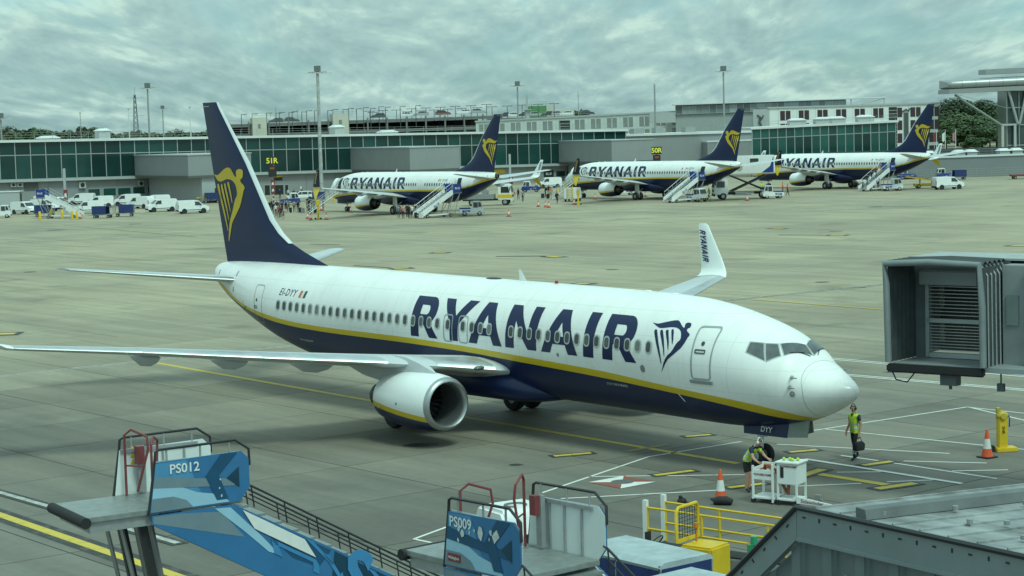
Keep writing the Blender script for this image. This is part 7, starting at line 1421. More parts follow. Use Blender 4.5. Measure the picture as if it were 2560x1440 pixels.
# local: x to the right along the opening, y into the cab
mb = MB(); mb.box2((-.12, -.1, z0_-.28), (wB+.12, .12, z0_-.04)); mb.build('front_bumper', RUB, br, bevel=.04); mb = MB(); mb.box2((0, .1, z0_-.16), (wB+1.9, 2.2, z0_-.02)); mb.build('floor', BRM, br)
mb = MB(); mb.tube([(-.06, -.05, z0_), (-.10, -.05, z0_+hB_*.8), (-.16, -.05, z0_+hB_), (wB*.45, -.05, z0_+hB_+.06), (wB+.02, -.05, z0_+hB_+.02), (wB+.10, -.05, z0_+hB_*.6), (wB+.12, -.05, z0_)], .10, 8); mb.build('bellows_frame', mat('frame grey', (.22, .245, .25), .5, .2, var=.15), br, smooth=50)
def bellow(x, zb, zt_, sgn):
    mb = MB(); n = 15; V = []
    for i in range(n):
        t = i/(n-1); y = .02+t*1.62; o = (.09 if i % 2 else 0.0)
        V += [(x+sgn*o-sgn*.10*t, y, zb), (x+sgn*o-sgn*.10*t, y, zt_)]
    mb.add(V, [(2*i, 2*i+2, 2*i+3, 2*i+1) for i in range(n-1)]); return mb.build('bellows_side', BEL, br, fix=False)
bellow(-.08, z0_-.02, z0_+hB_-.05, -1); bellow(wB+.10, z0_-.02, z0_+hB_-.05, 1)
mb = MB(); n = 11; V = []
for i in range(n): y = .02+i*.15; o = .09 if i % 2 else 0; V += [(-.15, y, z0_+hB_+o), (wB*.45, y, z0_+hB_+.06+o), (wB+.1, y, z0_+hB_+.02+o)]
mb.add(V, [(3*i+j, 3*i+3+j, 3*i+4+j, 3*i+1+j) for i in range(n-1) for j in (0, 1)]); mb.build('bellows_top', BEL, br, fix=False)
for t in range(6): x = wB+.16; mb = MB(); mb.tube([(x+.05, .12+.26*t, z0_-.02), (x+.03, .12+.26*t, z0_+hB_*.9), (x-.2, .12+.26*t, z0_+hB_+.08)], .025, 5); mb.build('bellows_rib', GALV, br)
mb = MB(); mb.box2((-.2, 1.6, z0_-.02), (.30, 1.7, z0_+hB_+.02)); mb.box2((wB-.60, 1.6, z0_-.02), (wB+.2, 1.7, z0_+hB_+.02)); mb.box2((.30, 1.6, z0_+2.15), (wB-.60, 1.7, z0_+hB_+.02)); mb.build('cab_front_wall', mat('cab wall grey', (.13, .15, .155), .55, var=.2, scale=2), br)
mb = MB(); mb.box2((.26, 1.25, z0_+2.14), (wB-.64, 1.595, z0_+2.55)); mb.build('shutter_box', BRM, br, bevel=.03)
dx0, dx1 = .40, wB-.62; mb = MB()
for x in (dx0-.06, dx1-.05): mb.box2((x, 1.5, z0_), (x+.11, 1.72, z0_+2.18))
mb.box2((dx0, 1.5, z0_+1.02), (dx1-.05, 1.66, z0_+1.14)); mb.box2((dx0, 1.5, z0_), (dx1-.05, 1.66, z0_+.14)); mb.build('door_frame', mat('frame light grey', (.42, .45, .45), .45, .3, var=.1), br)
mb = MB(); mb.box((0, 0, 0), (dx1-dx0-.06, .03, .026)); slm = mb.mesh('slat', GALV)
for k in range(9): link('slat', slm, br, ((dx0+dx1)/2, 1.6, z0_+.22+.088*k)); link('slat', slm, br, ((dx0+dx1)/2, 1.6, z0_+1.24+.104*k))
mb = MB(); mb.box2((-.2, 3.4, z0_-.02), (wB+.3, 3.5, z0_+2.8)); mb.build('rear_door_wall', mat('cab interior', (.10, .11, .10), .6, var=.3, scale=1.5), br)
GLW = mat('bright cab window', (.50, .50, .40), .4, var=.15)
for za, zb in ((z0_+.22, z0_+.95), (z0_+1.25, z0_+1.98)): mb = MB(); mb.loft([[(dx0-.66+.30, 3.36, za), (dx0-.66, 3.36, za), (dx0-.66, 3.36, zb), (dx0-.36, 3.36, zb)], [(dx0-.66+.30, 3.395, za), (dx0-.66, 3.395, za), (dx0-.66, 3.395, zb), (dx0-.36, 3.395, zb)]]); mb.build('rear_door_window', GLW, br)
mb = MB(); mb.box2((wB-.30, 1.55, z0_+1.15), (wB-.05, 1.595, z0_+1.95)); mb.build('side_window', VGLASS, br, bevel=.01)
mb = MB(); mb.box2((-.2, 1.58, z0_+hB_+.03), (wB+1.02, 3.6, z0_+hB_+.09)); mb.build('cab_roof', mat('bridge roof', (.34, .36, .36), .6, var=.2), br)
mb = MB(); mb.box2((-.2, 1.72, z0_-.02), (-.1, 3.5, z0_+hB_+.02)); mb.build('cab_left_wall', BRM, br)
# cab side, and the tunnel leaving to the right
mb = MB(); mb.box2((wB+.22, 1.0, z0_-.1), (wB+1.0, 3.4, z0_+hB_-.05)); cw = mb.build('cab_side_wall', BRM, br, bevel=.02); mb = MB(); mb.box2((wB+.36, .955, z0_+1.1), (wB+.72, .995, z0_+1.95)); mb.build('cab_window', mat('pale glass', (.20, .25, .24), .15), cw)
mb = MB(); mb.box2((wB+1.03, .8, z0_-.25), (wB+14, 3.4, z0_+2.62)); tn = mb.build('tunnel', mat('tunnel cladding', (.28, .32, .34), .5, .2, var=.1), br)
mb = MB(); mb.box((0, 0, 0), (.09, .05, 2.80)); rm_ = mb.mesh('tunnel_rib', mat('tunnel rib', (.36, .40, .42), .5, .2, var=.1))
for k in range(34): link('tunnel_rib', rm_, tn, (wB+1.3+.36*k, .78, z0_+1.19))
mb = MB(); mb.box2((wB+1.03, .7, z0_+2.63), (wB+14, 3.5, z0_+2.80)); mb.build('tunnel_roof', mat('bridge roof', (.34, .36, .36), .6, var=.2), br)
mb = MB(); mb.box2((wB+1.0, 1.2, z0_-.6), (wB+5, 3.0, z0_-.26)); mb.build('tunnel_beam', BRD, br)
mb = MB(); mb.cyl((wB+6.5, 2.1, 0), (wB+6.5, 2.1, z0_-.25), .35, n=14); mb.build('support_leg', BRM, br, smooth=40)
mb = MB(); mb.box((wB*.62, .3, z0_-.45), (.5, .3, .3)); mb.cyl((wB*.62, .3, z0_-.45), (wB*.62, .3, z0_-.72), .05, n=6); mb.build('cab_actuator', BRD, br); mb = MB(); mb.box((wB+.35, .6, z0_-.62), (.2, .12, .22)); mb.cyl((wB+.35, .6, z0_-.5), (wB+.35, .6, z0_-.15), .025, n=6); mb.build('floodlight', BRD, br); mb = MB(); mb.tube([(0, 0, z0_-.2), (.15, 0, z0_-.5), (.5, 0, z0_-.55), (.75, 0, z0_-.25)], .022, 6); mb.build('cable_loop', BLK, br)
# ------------------------------------------------------------------ near walkway roof in the lower right corner
NRW = mat('walkway cladding', (.175, .21, .22), .45, .25, var=.12, scale=3); NRT = mat('weathered roof sheet', (.27, .285, .285), .6, .15, var=.6, scale=2.2, detail=10, stretch=(1, 2.6, 1)); NFA = mat('fascia steel', (.235, .275, .285), .45, .3, var=.1, scale=4)
D0 = 14.0; A0 = Q(2003, 1276, D0); zr = A0.z
B0 = G(2640, 1415, zr); C0 = G(2700, 1196, zr)      # near edge and far edge both leave the corner level
nd = (B0-A0).normalized(); fd = (C0-A0).normalized(); Ln = (B0-A0).length; Lf = (C0-A0).length; outn = Vector((nd.y, -nd.x, 0))
wk = thing('walkway_building', 'ribbed grey walkway with a weathered flat roof in the lower right corner', 'walkway', (A0.x, A0.y, 0), math.atan2(nd.y, nd.x))
iv = Matrix.Translation(Vector((A0.x, A0.y, 0))) @ Matrix.Rotation(math.atan2(nd.y, nd.x), 4, 'Z'); iv.invert()
fl_ = (iv.to_3x3() @ fd); fl_.z = 0; fl_.normalize()
# roof sheets run parallel to the far edge
ns = 9
for k in range(ns):
    t0, t1 = k/ns, (k+1)/ns-.004
    P = [Vector((Ln*t0, .02, zr)), Vector((Ln*t1, .02, zr)), Vector((Ln*t1, .02, zr))+fl_*Lf*(1), Vector((Ln*t0, .02, zr))+fl_*Lf*(1)]
    mb = MB(); mb.plate([P[0], P[1], P[2], P[3]], .05); mb.build('roof_sheet', NRT, wk)
    mb = MB(); mb.cyl(P[0]+Vector((.02, .1, .004)), P[3]+Vector((.02, 0, .004)), .011, n=5); mb.build('roof_seam', NRT, wk)
# kerb along the far edge
mb = MB(); q0 = fl_*0.12+Vector((0.42, 0, zr)); q1 = fl_*Lf+Vector((.42, 0, zr)); pd = Vector((fl_.y, -fl_.x, 0))
mb.loft([[p_+Vector((0, 0, .005)), p_+pd*.14+Vector((0, 0, .005)), p_+pd*.12+Vector((0, 0, .075)), p_+Vector((0, 0, .075))] for p_ in (q0, q1)]); mb.build('roof_kerb', mat('kerb concrete', (.13, .14, .14), .7, var=.25, scale=5), wk)
for k in range(14): p_ = Vector((Ln*(.25+.05*k), .25+.12*(k % 3), zr+.02))+fl_*(.4*(k % 5)); mb = MB(); mb.cyl(p_, p_+Vector((0, 0, .03)), .022, n=8); mb.build('roof_bolt', STEEL, wk)
# edge trim, fascia and wall, then the same going down the stair to the left
sl_ = -math.tan(R(40)); Ls = -1.15
mb = MB(); mb.tube([(Ls, -.05, zr+.03-sl_*Ls*-1 if False else zr+.03+(-Ls)*sl_), (0, -.05, zr+.03), (Ln, -.05, zr+.03)], .022, 6); mb.build('edge_trim', BLKP, wk, smooth=50)
mb = MB(); mb.prism([(0, zr+.01), (Ln, zr+.01), (Ln, zr-.19), (0, zr-.19)], -.045, .0); mb.build('fascia', NFA, wk); mb = MB(); mb.prism([(-.004, zr+.01), (-.004, zr-.19), (Ls, zr-.19+(-Ls)*sl_), (Ls, zr+.01+(-Ls)*sl_)], -.045, .0); mb.build('stair_fascia', NFA, wk)
mb = MB(); mb.prism([(0, zr-.19), (Ln, zr-.19), (Ln, zr-.215), (0, zr-.215)], -.06, .01); mb.prism([(-.004, zr-.19), (-.004, zr-.215), (Ls, zr-.215+(-Ls)*sl_), (Ls, zr-.19+(-Ls)*sl_)], -.06, .01); mb.build('fascia_drip', NFA, wk)
mb = MB(); mb.box((0, 0, 0), (.03, .006, .012)); sl0 = mb.mesh('slot', BLK)
for k in range(int(Ln/.16)): o = link('slot', sl0, wk, (.08+.16*k, -.047, zr-.035)); o.rotation_euler = (0, R(90) if k % 2 else 0, 0)
for k in range(8): x = -.1-.13*k; o = link('slot', sl0, wk, (x, -.047, zr-.035-x*-1*-sl_*-1 if False else zr-.04+(-x)*sl_)); o.rotation_euler = (0, R(40) if k % 2 else R(-50), 0)
wz = zr-2.2; pitch_ = .333
for k in range(-4, int(Ln/pitch_)+1):
    x = k*pitch_; 
    if x < Ls: continue
    top_ = zr-.2 if x >= 0 else zr-.22+(-x)*sl_
    topr = zr-.2 if x+pitch_ > 0 else zr-.22+(-(x+pitch_))*sl_
    mb = MB(); mb.add([(x, .04, wz), (x+.21, .04, wz), (x+.225, -.005, wz), (x+.315, -.005, wz), (x+pitch_, .04, wz), (x, .04, top_), (x+.21, .04, top_+(topr-top_)*.63), (x+.225, -.005, top_+(topr-top_)*.67), (x+.315, -.005, top_+(topr-top_)*.94), (x+pitch_, .04, topr)], [(0, 1, 6, 5), (1, 2, 7, 6), (2, 3, 8, 7), (3, 4, 9, 8)]); mb.build('wall_rib_panel', NRW, wk, fix=False)
    if k > 0: mb = MB(); mb.cyl((x+.10, .042, zr-.42), (x+.10, .02, zr-.42), .018, n=8); mb.build('wall_bolt', STEEL, wk)
mb = MB(); mb.box2((Ls, .3, 0), (Ln, 2.0, zr-2.1)); mb.build('wall_base', NRW, wk)
mb = MB(); mb.box2((Ln*.30, -.05, zr-.75), (Ln*.62, .03, zr-.68)); mb.build('conduit', NFA, wk); mb = MB(); mb.tube([(Ln*.63, -.06, zr-.28), (Ln*.60, -.08, zr-.33), (Ln*.57, -.06, zr-.5), (Ln*.54, -.06, zr-.72)], .012, 6); mb.build('cable', BLK, wk); mb = MB(); mb.tube([(Ln*.615, -.07, zr-.27), (Ln*.66, -.08, zr-.275)], .03, 6); mb.build('junction', BLK, wk)
# ------------------------------------------------------------------ people
SKINS = [mat('skin light', (.48, .27, .19), .6, var=.08, scale=6), mat('skin tan', (.30, .16, .10), .6, var=.08, scale=6), mat('skin deep', (.10, .055, .038), .6, var=.08, scale=6)]
HAIRS = [mat('hair dark', (.018, .014, .012), .6, var=.2, scale=20), mat('hair brown', (.07, .04, .022), .6, var=.2, scale=20), mat('hair fair', (.28, .19, .09), .6, var=.2, scale=20)]
def cloth(n, rgb): return mat('cloth '+n, rgb, .85, var=.22, scale=7, bump=.3)
CLO = {'black': cloth('black', (.018, .018, .02)), 'navy': cloth('navy', (.015, .024, .06)), 'grey': cloth('grey', (.22, .22, .22)), 'white': cloth('white', (.62, .62, .60)), 'red': cloth('red', (.30, .05, .045)), 'pink': cloth('pink', (.50, .20, .18)), 'green': cloth('green', (.12, .17, .08)), 'denim': cloth('denim', (.05, .085, .16)), 'beige': cloth('beige', (.36, .28, .17)), 'orange': cloth('orange hi-vis', (.75, .16, .03)), 'lime': cloth('lime hi-vis', (.55, .72, .05)), 'purple': cloth('purple', (.12, .10, .26))}
SHOE = mat('dark boots', (.02, .019, .018), .6, var=.2, scale=9); TRAIN = mat('pale trainers', (.55, .55, .53), .6)
def figure(pose, lvl=1, fingers=False):
    "one continuous skin over a jointed skeleton; x is forward, y left"
    J = dict(pelvis=(0, 0, .96), waist=(0, 0, 1.10), chest=(0.01, 0, 1.30), neck0=(0, 0, 1.48), neck=(.015, 0, 1.55), head=(.03, 0, 1.64), crown=(.02, 0, 1.74),
             shL=(0, .185, 1.42), elL=(-.02, .245, 1.14), wrL=(.05, .25, .90), haL=(.08, .25, .80), hipL=(0, .095, .92), knL=(.02, .10, .50), anL=(-.01, .10, .09), toL=(.15, .12, .035),
             shR=(0, -.185, 1.42), elR=(-.02, -.245, 1.14), wrR=(.05, -.25, .90), haR=(.08, -.25, .80), hipR=(0, -.095, .92), knR=(.02, -.10, .50), anR=(-.01, -.10, .09), toR=(.15, -.12, .035))
    J.update({k: v for k, v in pose.items() if k[0] != '_'})
    RAD = dict(pelvis=(.155, .125), waist=(.14, .115), chest=(.165, .125), neck0=(.085, .08), neck=(.056, .056), head=(.082, .098), crown=(.062, .075), sh=.072, el=.046, wr=.033, ha=.042, hip=.092, kn=.060, an=.044, to=.040)
    E_ = [('pelvis', 'waist', 'top'), ('waist', 'chest', 'top'), ('chest', 'neck0', 'top'), ('neck0', 'neck', 'skin'), ('neck', 'head', 'head'), ('head', 'crown', 'head')]
    for s in 'LR': E_ += [('chest', 'sh'+s, 'top'), ('sh'+s, 'el'+s, 'sleeve'), ('el'+s, 'wr'+s, 'fore'), ('wr'+s, 'ha'+s, 'hand'), ('pelvis', 'hip'+s, 'leg'), ('hip'+s, 'kn'+s, 'leg'), ('kn'+s, 'an'+s, 'shin'), ('an'+s, 'to'+s, 'foot')]
    if fingers:
        for s, sy in (('L', 1), ('R', -1)):
            h = Vector(J['ha'+s]); d = (h-Vector(J['wr'+s])).normalized(); f = Vector((1, 0, 0)); f = (f-d*f.dot(d)).normalized()
            for k, (o, ln) in enumerate(((.028, .066), (.010, .076), (-.010, .072), (-.028, .058))):
                J['f%d%s' % (k, s)] = tuple(h+d*.035+f*o); J['g%d%s' % (k, s)] = tuple(h+d*(.035+ln*.6)+f*(o+.004)+Vector((0, -sy*.012, 0))); J['e%d%s' % (k, s)] = tuple(h+d*(.03+ln)+f*o+Vector((0, -sy*.035, 0)))
                E_ += [('ha'+s, 'f%d%s' % (k, s), 'hand'), ('f%d%s' % (k, s), 'g%d%s' % (k, s), 'hand'), ('g%d%s' % (k, s), 'e%d%s' % (k, s), 'hand')]
            J['t0'+s] = tuple(h+f*.045-d*.02); J['t1'+s] = tuple(h+f*.06+d*.035); E_ += [('wr'+s, 't0'+s, 'hand'), ('t0'+s, 't1'+s, 'hand')]
    names = list(J); ix = {n: i for i, n in enumerate(names)}
    me = bpy.data.meshes.new('fig'); me.from_pydata([J[n] for n in names], [(ix[a], ix[b]) for a, b, _ in E_], []); o = bpy.data.objects.new('fig', me); COL.objects.link(o)
    md = o.modifiers.new('s', 'SKIN'); md.use_smooth_shade = True; md.branch_smoothing = .6; sb = o.modifiers.new('b', 'SUBSURF'); sb.levels = sb.render_levels = lvl
    for n, sv in zip(names, me.skin_vertices[0].data):
        r = RAD.get(n) or RAD.get(n[:-1]) or .011; sv.radius = r if isinstance(r, tuple) else (r, r); sv.use_root = (n == 'pelvis')
    bpy.context.view_layer.update(); out = bpy.data.meshes.new_from_object(o.evaluated_get(_dg())); bpy.data.objects.remove(o); out.name = 'body'
    seg = [(Vector(J[a]), Vector(J[b]), p) for a, b, p in E_]
    out.materials.clear()
    for m in (SKINS[0], CLO['navy'], CLO['black'], SHOE, HAIRS[0]): out.materials.append(m)
    hd = Vector(J['head']); cr = (Vector(J['crown'])-hd).normalized(); fwd = Vector(pose.get('_look', (1, 0, 0)))
    for f in out.polygons:
        c = f.center; best = None
        for a, b, p in seg:
            ab = b-a; t = max(0, min(1, (c-a).dot(ab)/max(1e-9, ab.length_squared))); d = (c-(a+ab*t)).length
            if best is None or d < best[0]: best = (d, p, t)
        p = best[1]; mi = {'skin': 0, 'top': 1, 'sleeve': 1, 'fore': 0, 'hand': 0, 'leg': 2, 'shin': 2, 'foot': 3}.get(p, 0)
        if p == 'head': q = c-hd; mi = 4 if (q.dot(cr) > .045 or q.dot(fwd) < -.015 and q.dot(cr) > -.05) else 0
        if p == 'top' and c.z < J['pelvis'][2]-.01 and not pose.get('_bent'): mi = 2
        if p == 'sleeve' and pose.get('_bare') and best[2] > .55: mi = 0
        if p == 'fore' and pose.get('_long'): mi = 1
        if p in ('leg', 'shin') and pose.get('_shorts'): mi = 2 if (p == 'leg' and best[2] < .8) else 0
        f.material_index = mi; f.use_smooth = True
    return out, J
def P_(J, **k): d = dict(J); d.update(k); return d
STAND = dict(_long=1); WALK = dict(_long=1, knL=(.16, .10, .52), anL=(.20, .10, .10), toL=(.36, .12, .06), knR=(-.04, -.10, .50), anR=(-.28, -.10, .14), toR=(-.16, -.12, .04), elL=(-.12, .24, 1.15), wrL=(-.06, .25, .92), haL=(-.03, .25, .83), elR=(.08, -.24, 1.15), wrR=(.22, -.23, .98), haR=(.29, -.22, .92))
TALK = dict(_bare=1, elL=(.04, .25, 1.16), wrL=(.24, .18, 1.10), haL=(.33, .15, 1.12)); SHORT = dict(_shorts=1, _bare=1)
POSES = [figure(p)[0] for p in (STAND, WALK, TALK, SHORT)]
def person(label, loc, rz, pose, top, leg, hair=0, skin=0, shoe=None, scale=1.0, group='people on the far stands', mesh=None):
    rt = thing('person', label, 'person', loc, rz, group); b = link('body', mesh or POSES[pose], rt); rt.scale = (scale,)*3
    for i, m in enumerate((SKINS[skin], CLO[top], CLO[leg], shoe or SHOE, HAIRS[hair])): b.material_slots[i].link = 'OBJECT'; b.material_slots[i].material = m
    return rt
def pack(rt, m, z=1.25):
    mb = MB(); mb.loft([[(-.12-d, w*sx, zz) for sx, d in ((-1, 0), (1, 0), (1, dd), (-1, dd))] for zz, w, d, dd in ((z-.24, .13, 0, .12), (z-.1, .17, 0, .2), (z+.15, .16, 0, .17), (z+.24, .10, 0, .08))]); return mb.build('backpack', m, rt, smooth=50)
PPL = [  # px, py, facing, pose, top, legs, hair, skin, scale, label, pack
 (676, 533, 20, 0, 'black', 'black', 0, 0, 1.0, 'passenger all in black at the left end of the waiting group', 1), (684, 536, 60, 1, 'black', 'denim', 1, 0, .97, 'passenger in black top and jeans, second from the left of the group', 0), (690, 541, 250, 0, 'white', 'black', 1, 0, .95, 'passenger in white top and black trousers in the left group', 0),
 (697, 545, 270, 0, 'red', 'black', 1, 0, .95, 'passenger in red top and long dark skirt in the left group', 0), (703, 546, 280, 0, 'black', 'black', 0, 1, .9, 'shorter passenger in black beside the child', 0), (709, 548, 260, 3, 'purple', 'navy', 1, 0, .72, 'child in a purple striped top at the front of the left group', 0), (715, 533, 100, 3, 'white', 'black', 0, 0, 1.02, 'passenger in white shirt and black shorts in the left group', 1),
 (736, 531, 90, 0, 'beige', 'black', 0, 1, .98, 'passenger in beige top with black legs before the dark tug', 0), (745, 532, 110, 0, 'grey', 'black', 1, 0, 1.0, 'passenger with a dark backpack before the dark tug', 1), (768, 531, 20, 3, 'green', 'denim', 1, 0, .98, 'passenger in a green top and shorts left of the yellow stand', 0), (780, 531, 10, 0, 'navy', 'black', 0, 0, 1.0, 'passenger in navy left of the yellow stand', 0), (808, 528, 40, 2, 'black', 'beige', 0, 0, 1.02, 'passenger in a black jacket at the foot of the folding stairs', 0), (735, 500, 80, 0, 'black', 'black', 0, 0, 1.0, 'person in black by the terminal wall near the door', 0), (757, 497, 10, 1, 'black', 'black', 0, 0, 1.0, 'person with a large black backpack walking by the terminal wall', 1),
 (700, 497, 90, 0, 'navy', 'navy', 1, 0, 1.0, 'person standing in the terminal doorway', 0), (721, 498, 60, 0, 'white', 'navy', 2, 0, .98, 'fair-haired person by the terminal doorway', 0),
 (997, 546, 90, 0, 'grey', 'denim', 1, 0, .98, 'passenger in grey top and jeans, left of the queue at the left stairs', 0), (1008, 547, 90, 0, 'pink', 'black', 0, 0, .96, 'passenger in pink top and black trousers in the queue at the left stairs', 0), (1023, 546, 60, 0, 'black', 'black', 1, 0, 1.0, 'dark-clothed passenger in the queue, right of the pink top', 1), (1031, 546, 80, 2, 'white', 'black', 0, 0, .97, 'passenger in white top and dark trousers in the queue at the left stairs', 0), (1047, 545, 50, 1, 'grey', 'navy', 0, 1, 1.0, 'passenger with a pale case in the queue at the left stairs', 0), (1061, 543, 60, 1, 'white', 'denim', 0, 0, 1.03, 'passenger in white top and jeans stepping to the left stairs', 1), (1073, 543, 80, 0, 'navy', 'navy', 0, 0, 1.03, 'crew member in navy at the foot of the left stairs', 0),
 (1284, 505, 250, 1, 'red', 'grey', 1, 0, 1.0, 'walking person in a red jacket carrying dark bags', 0), (1296, 499, 90, 1, 'white', 'black', 0, 0, 1.02, 'walking person in white shirt behind the red jacket', 1), (1307, 505, 80, 1, 'grey', 'black', 1, 0, .98, 'walking person in a grey hooded top', 0), (1364, 493, 200, 0, 'black', 'navy', 0, 0, 1.0, 'dark-clothed person by the suitcases near the middle airliner', 1), (1378, 497, 60, 1, 'orange', 'beige', 1, 0, 1.0, 'person in ochre top walking to the middle airliner', 0), (1393, 510, 60, 1, 'navy', 'black', 0, 0, 1.0, 'person in dark clothes with a backpack walking towards the middle airliner', 1), (1411, 491, 60, 1, 'beige', 'grey', 2, 0, 1.0, 'person in pale clothes near the middle airliner nose', 0),
 (1773, 500, 200, 1, 'lime', 'black', 1, 0, 1.0, 'worker in lime vest walking left of the scissor lift truck', 0), (1904, 484, 90, 0, 'lime', 'navy', 0, 0, 1.0, 'worker in lime vest right of the scissor lift truck', 0), (1957, 485, 170, 0, 'orange', 'black', 0, 0, 1.0, 'worker in orange vest by the tug, the left of two', 0), (1969, 490, 0, 1, 'orange', 'black', 0, 0, 1.0, 'worker in orange vest walking, the right of two', 0), (2157, 478, 220, 1, 'grey', 'black', 1, 0, .95, 'person in grey walking under the right airliner tail', 0), (2184, 477, 20, 1, 'black', 'black', 0, 0, 1.0, 'dark-clothed passenger at the right airliner stairs', 0), (2195, 476, 20, 0, 'navy', 'grey', 1, 0, 1.0, 'passenger with a backpack at the right airliner stairs', 1), (1186, 506, 90, 0, 'lime', 'black', 0, 0, 1.0, 'worker in lime vest by the fuel truck hoses', 0)]
PPL += [(680, 529, 30, 0, 'navy', 'black', 0, 0, .99, 'dark navy passenger in the back row at the left end of the group', 0), (693, 532, 70, 0, 'black', 'black', 0, 0, 1.0, 'black-clad passenger in the back row behind the red top', 1), (700, 530, 40, 0, 'grey', 'denim', 1, 0, .98, 'passenger in grey top and jeans in the back row', 0), (706, 534, 300, 2, 'black', 'black', 1, 0, .97, 'dark-clad passenger in the back row behind the child', 0), (721, 530, 80, 0, 'green', 'black', 0, 0, 1.0, 'passenger in green left of the beige top', 0),
 (772, 528, 60, 0, 'black', 'black', 0, 0, 1.0, 'black-clad passenger behind the green top', 1), (786, 527, 70, 0, 'black', 'navy', 1, 0, 1.0, 'black-clad passenger under the blue cart', 0), (1018, 543, 60, 0, 'navy', 'black', 0, 0, .98, 'navy-clad passenger in the queue behind the pink top', 0), (1038, 542, 60, 0, 'black', 'denim', 1, 0, 1.0, 'black-clad passenger in the back of the queue at the left stairs', 0), (1372, 489, 90, 0, 'black', 'black', 1, 0, 1.0, 'black-clad person behind the ochre top', 0)]
for i, (px, py, fz, ps, tp, lg, hr, sk, sc, lab, pk) in enumerate(PPL):
    rt = person(lab, gp(px, py), R(fz), ps, tp, lg, hr, sk, TRAIN if i % 3 == 1 else None, sc)
    if pk: pack(rt, CLO[('black', 'navy', 'black')[i % 3]])
# passengers climbing the stairs
def climb(k, n, lab):
    p0, a = at_door(k, 31.75, 6.25); d = Vector((math.cos(a), math.sin(a), 0))
    for i in range(n):
        t = .18+.62*i/max(1, n-1); q = Vector(p0)+d*(4.7*t); person(lab[i], (q.x, q.y, .35+2.6*t), a, 1, ('black', 'navy', 'red', 'grey', 'black')[i % 5], ('black', 'denim', 'black', 'beige', 'black')[i % 5], i % 3, 0, None, .98, 'passengers climbing the right airliner stairs')
climb(4, 4, ['lowest passenger climbing the right airliner stairs', 'second passenger from below on the right airliner stairs', 'third passenger from below on the right airliner stairs', 'topmost passenger on the right airliner stairs'])
# suitcases
for i, (px, py, m, lab) in enumerate(((727, 532, 'black', 'black wheeled suitcase before the dark tug'), (752, 532, 'black', 'dark suitcase left of the pale case before the dark tug'), (757, 533, 'grey', 'suitcase with a pale handle before the dark tug'), (775, 533, 'black', 'large black suitcase left of the yellow stand'), (788, 533, 'black', 'black suitcase right under the blue cart'), (1040, 546, 'black', 'dark suitcase standing in the queue at the left stairs'), (1053, 547, 'white', 'pale patterned suitcase in the queue at the left stairs'), (1357, 496, 'navy', 'blue suitcase by the group at the middle airliner'), (1370, 497, 'black', 'black suitcase by the group at the middle airliner'))):
    rt = thing('suitcase', lab, 'suitcase', gp(px, py), R(40*i), 'suitcases'); mb = MB(); mb.box((0, 0, .40), (.30, .48, .66)); mb.build('shell', CLO[m], rt, bevel=.04); mb = MB(); mb.tube([(-.1, -.12, .7), (-.1, -.12, 1.0), (-.1, .12, 1.0), (-.1, .12, .7)], .014, 5); mb.build('handle', GALV, rt)
    for s in (-.18, .18): mb = MB(); mb.cyl((0, s-.02, .04), (0, s+.02, .04), .04, n=8); mb.build('wheel', RUB, rt)
# ------------------------------------------------------------------ the two ramp workers at the nose
VEST = cloth('lime vest', (.52, .70, .05)); RTAPE = mat('silver tape', (.58, .62, .60), .35, .3, var=.05)
def shell(rt, me, J, m, zlo, zhi, off, name='hi_vis_vest', test=None):
    bm = bmesh.new(); bm.from_mesh(me); keep = []
    kill = [f for f in bm.faces if not test(f.calc_center_median())]; bmesh.ops.delete(bm, geom=kill, context='FACES'); bm.normal_update()
    for v in bm.verts: v.co += v.normal*off
    out = bpy.data.meshes.new(name); bm.to_mesh(out); bm.free(); out.materials.clear(); out.materials.append(m); return link(name, out, rt)
def headset(rt, J, m):
    h = Vector(J['head']); 
    for s in (-1, 1): mb = MB(); mb.ball(h+Vector((0, s*.098, .01)), (.045, .03, .055), 10, 6); mb.build('ear_cup', m, rt, smooth=60)
    mb = MB(); mb.tube([h+Vector((0, .10*math.cos(R(a)), .02+.13*math.sin(R(a)))) for a in range(0, 181, 20)], .014, 6); mb.build('head_band', m, rt, smooth=60)
def face(rt, J, look, skin):
    h = Vector(J['head']); f = Vector(look).normalized(); l = Vector((-f.y, f.x, 0)).normalized(); u = f.cross(l)
    mb = MB(); mb.loft([[h+f*.085+u*.025, h+f*.10+l*.014-u*.02, h+f*.118-u*.022, h+f*.10-l*.014-u*.02], [h+f*.083-u*.028+l*.010, h+f*.084-u*.03, h+f*.084-u*.031, h+f*.083-u*.028-l*.010]]); mb.build('nose', skin, rt, smooth=60)
    for s in (-1, 1): mb = MB(); mb.ball(h+f*.083+l*s*.032+u*.018, (.010, .012, .008), 8, 5); mb.build('eye', BLK, rt)
    mb = MB(); mb.box(h+f*.084-u*.055, (.012, .05, .008)); mb.build('mouth', mat('lips', (.30, .12, .10), .6), rt)
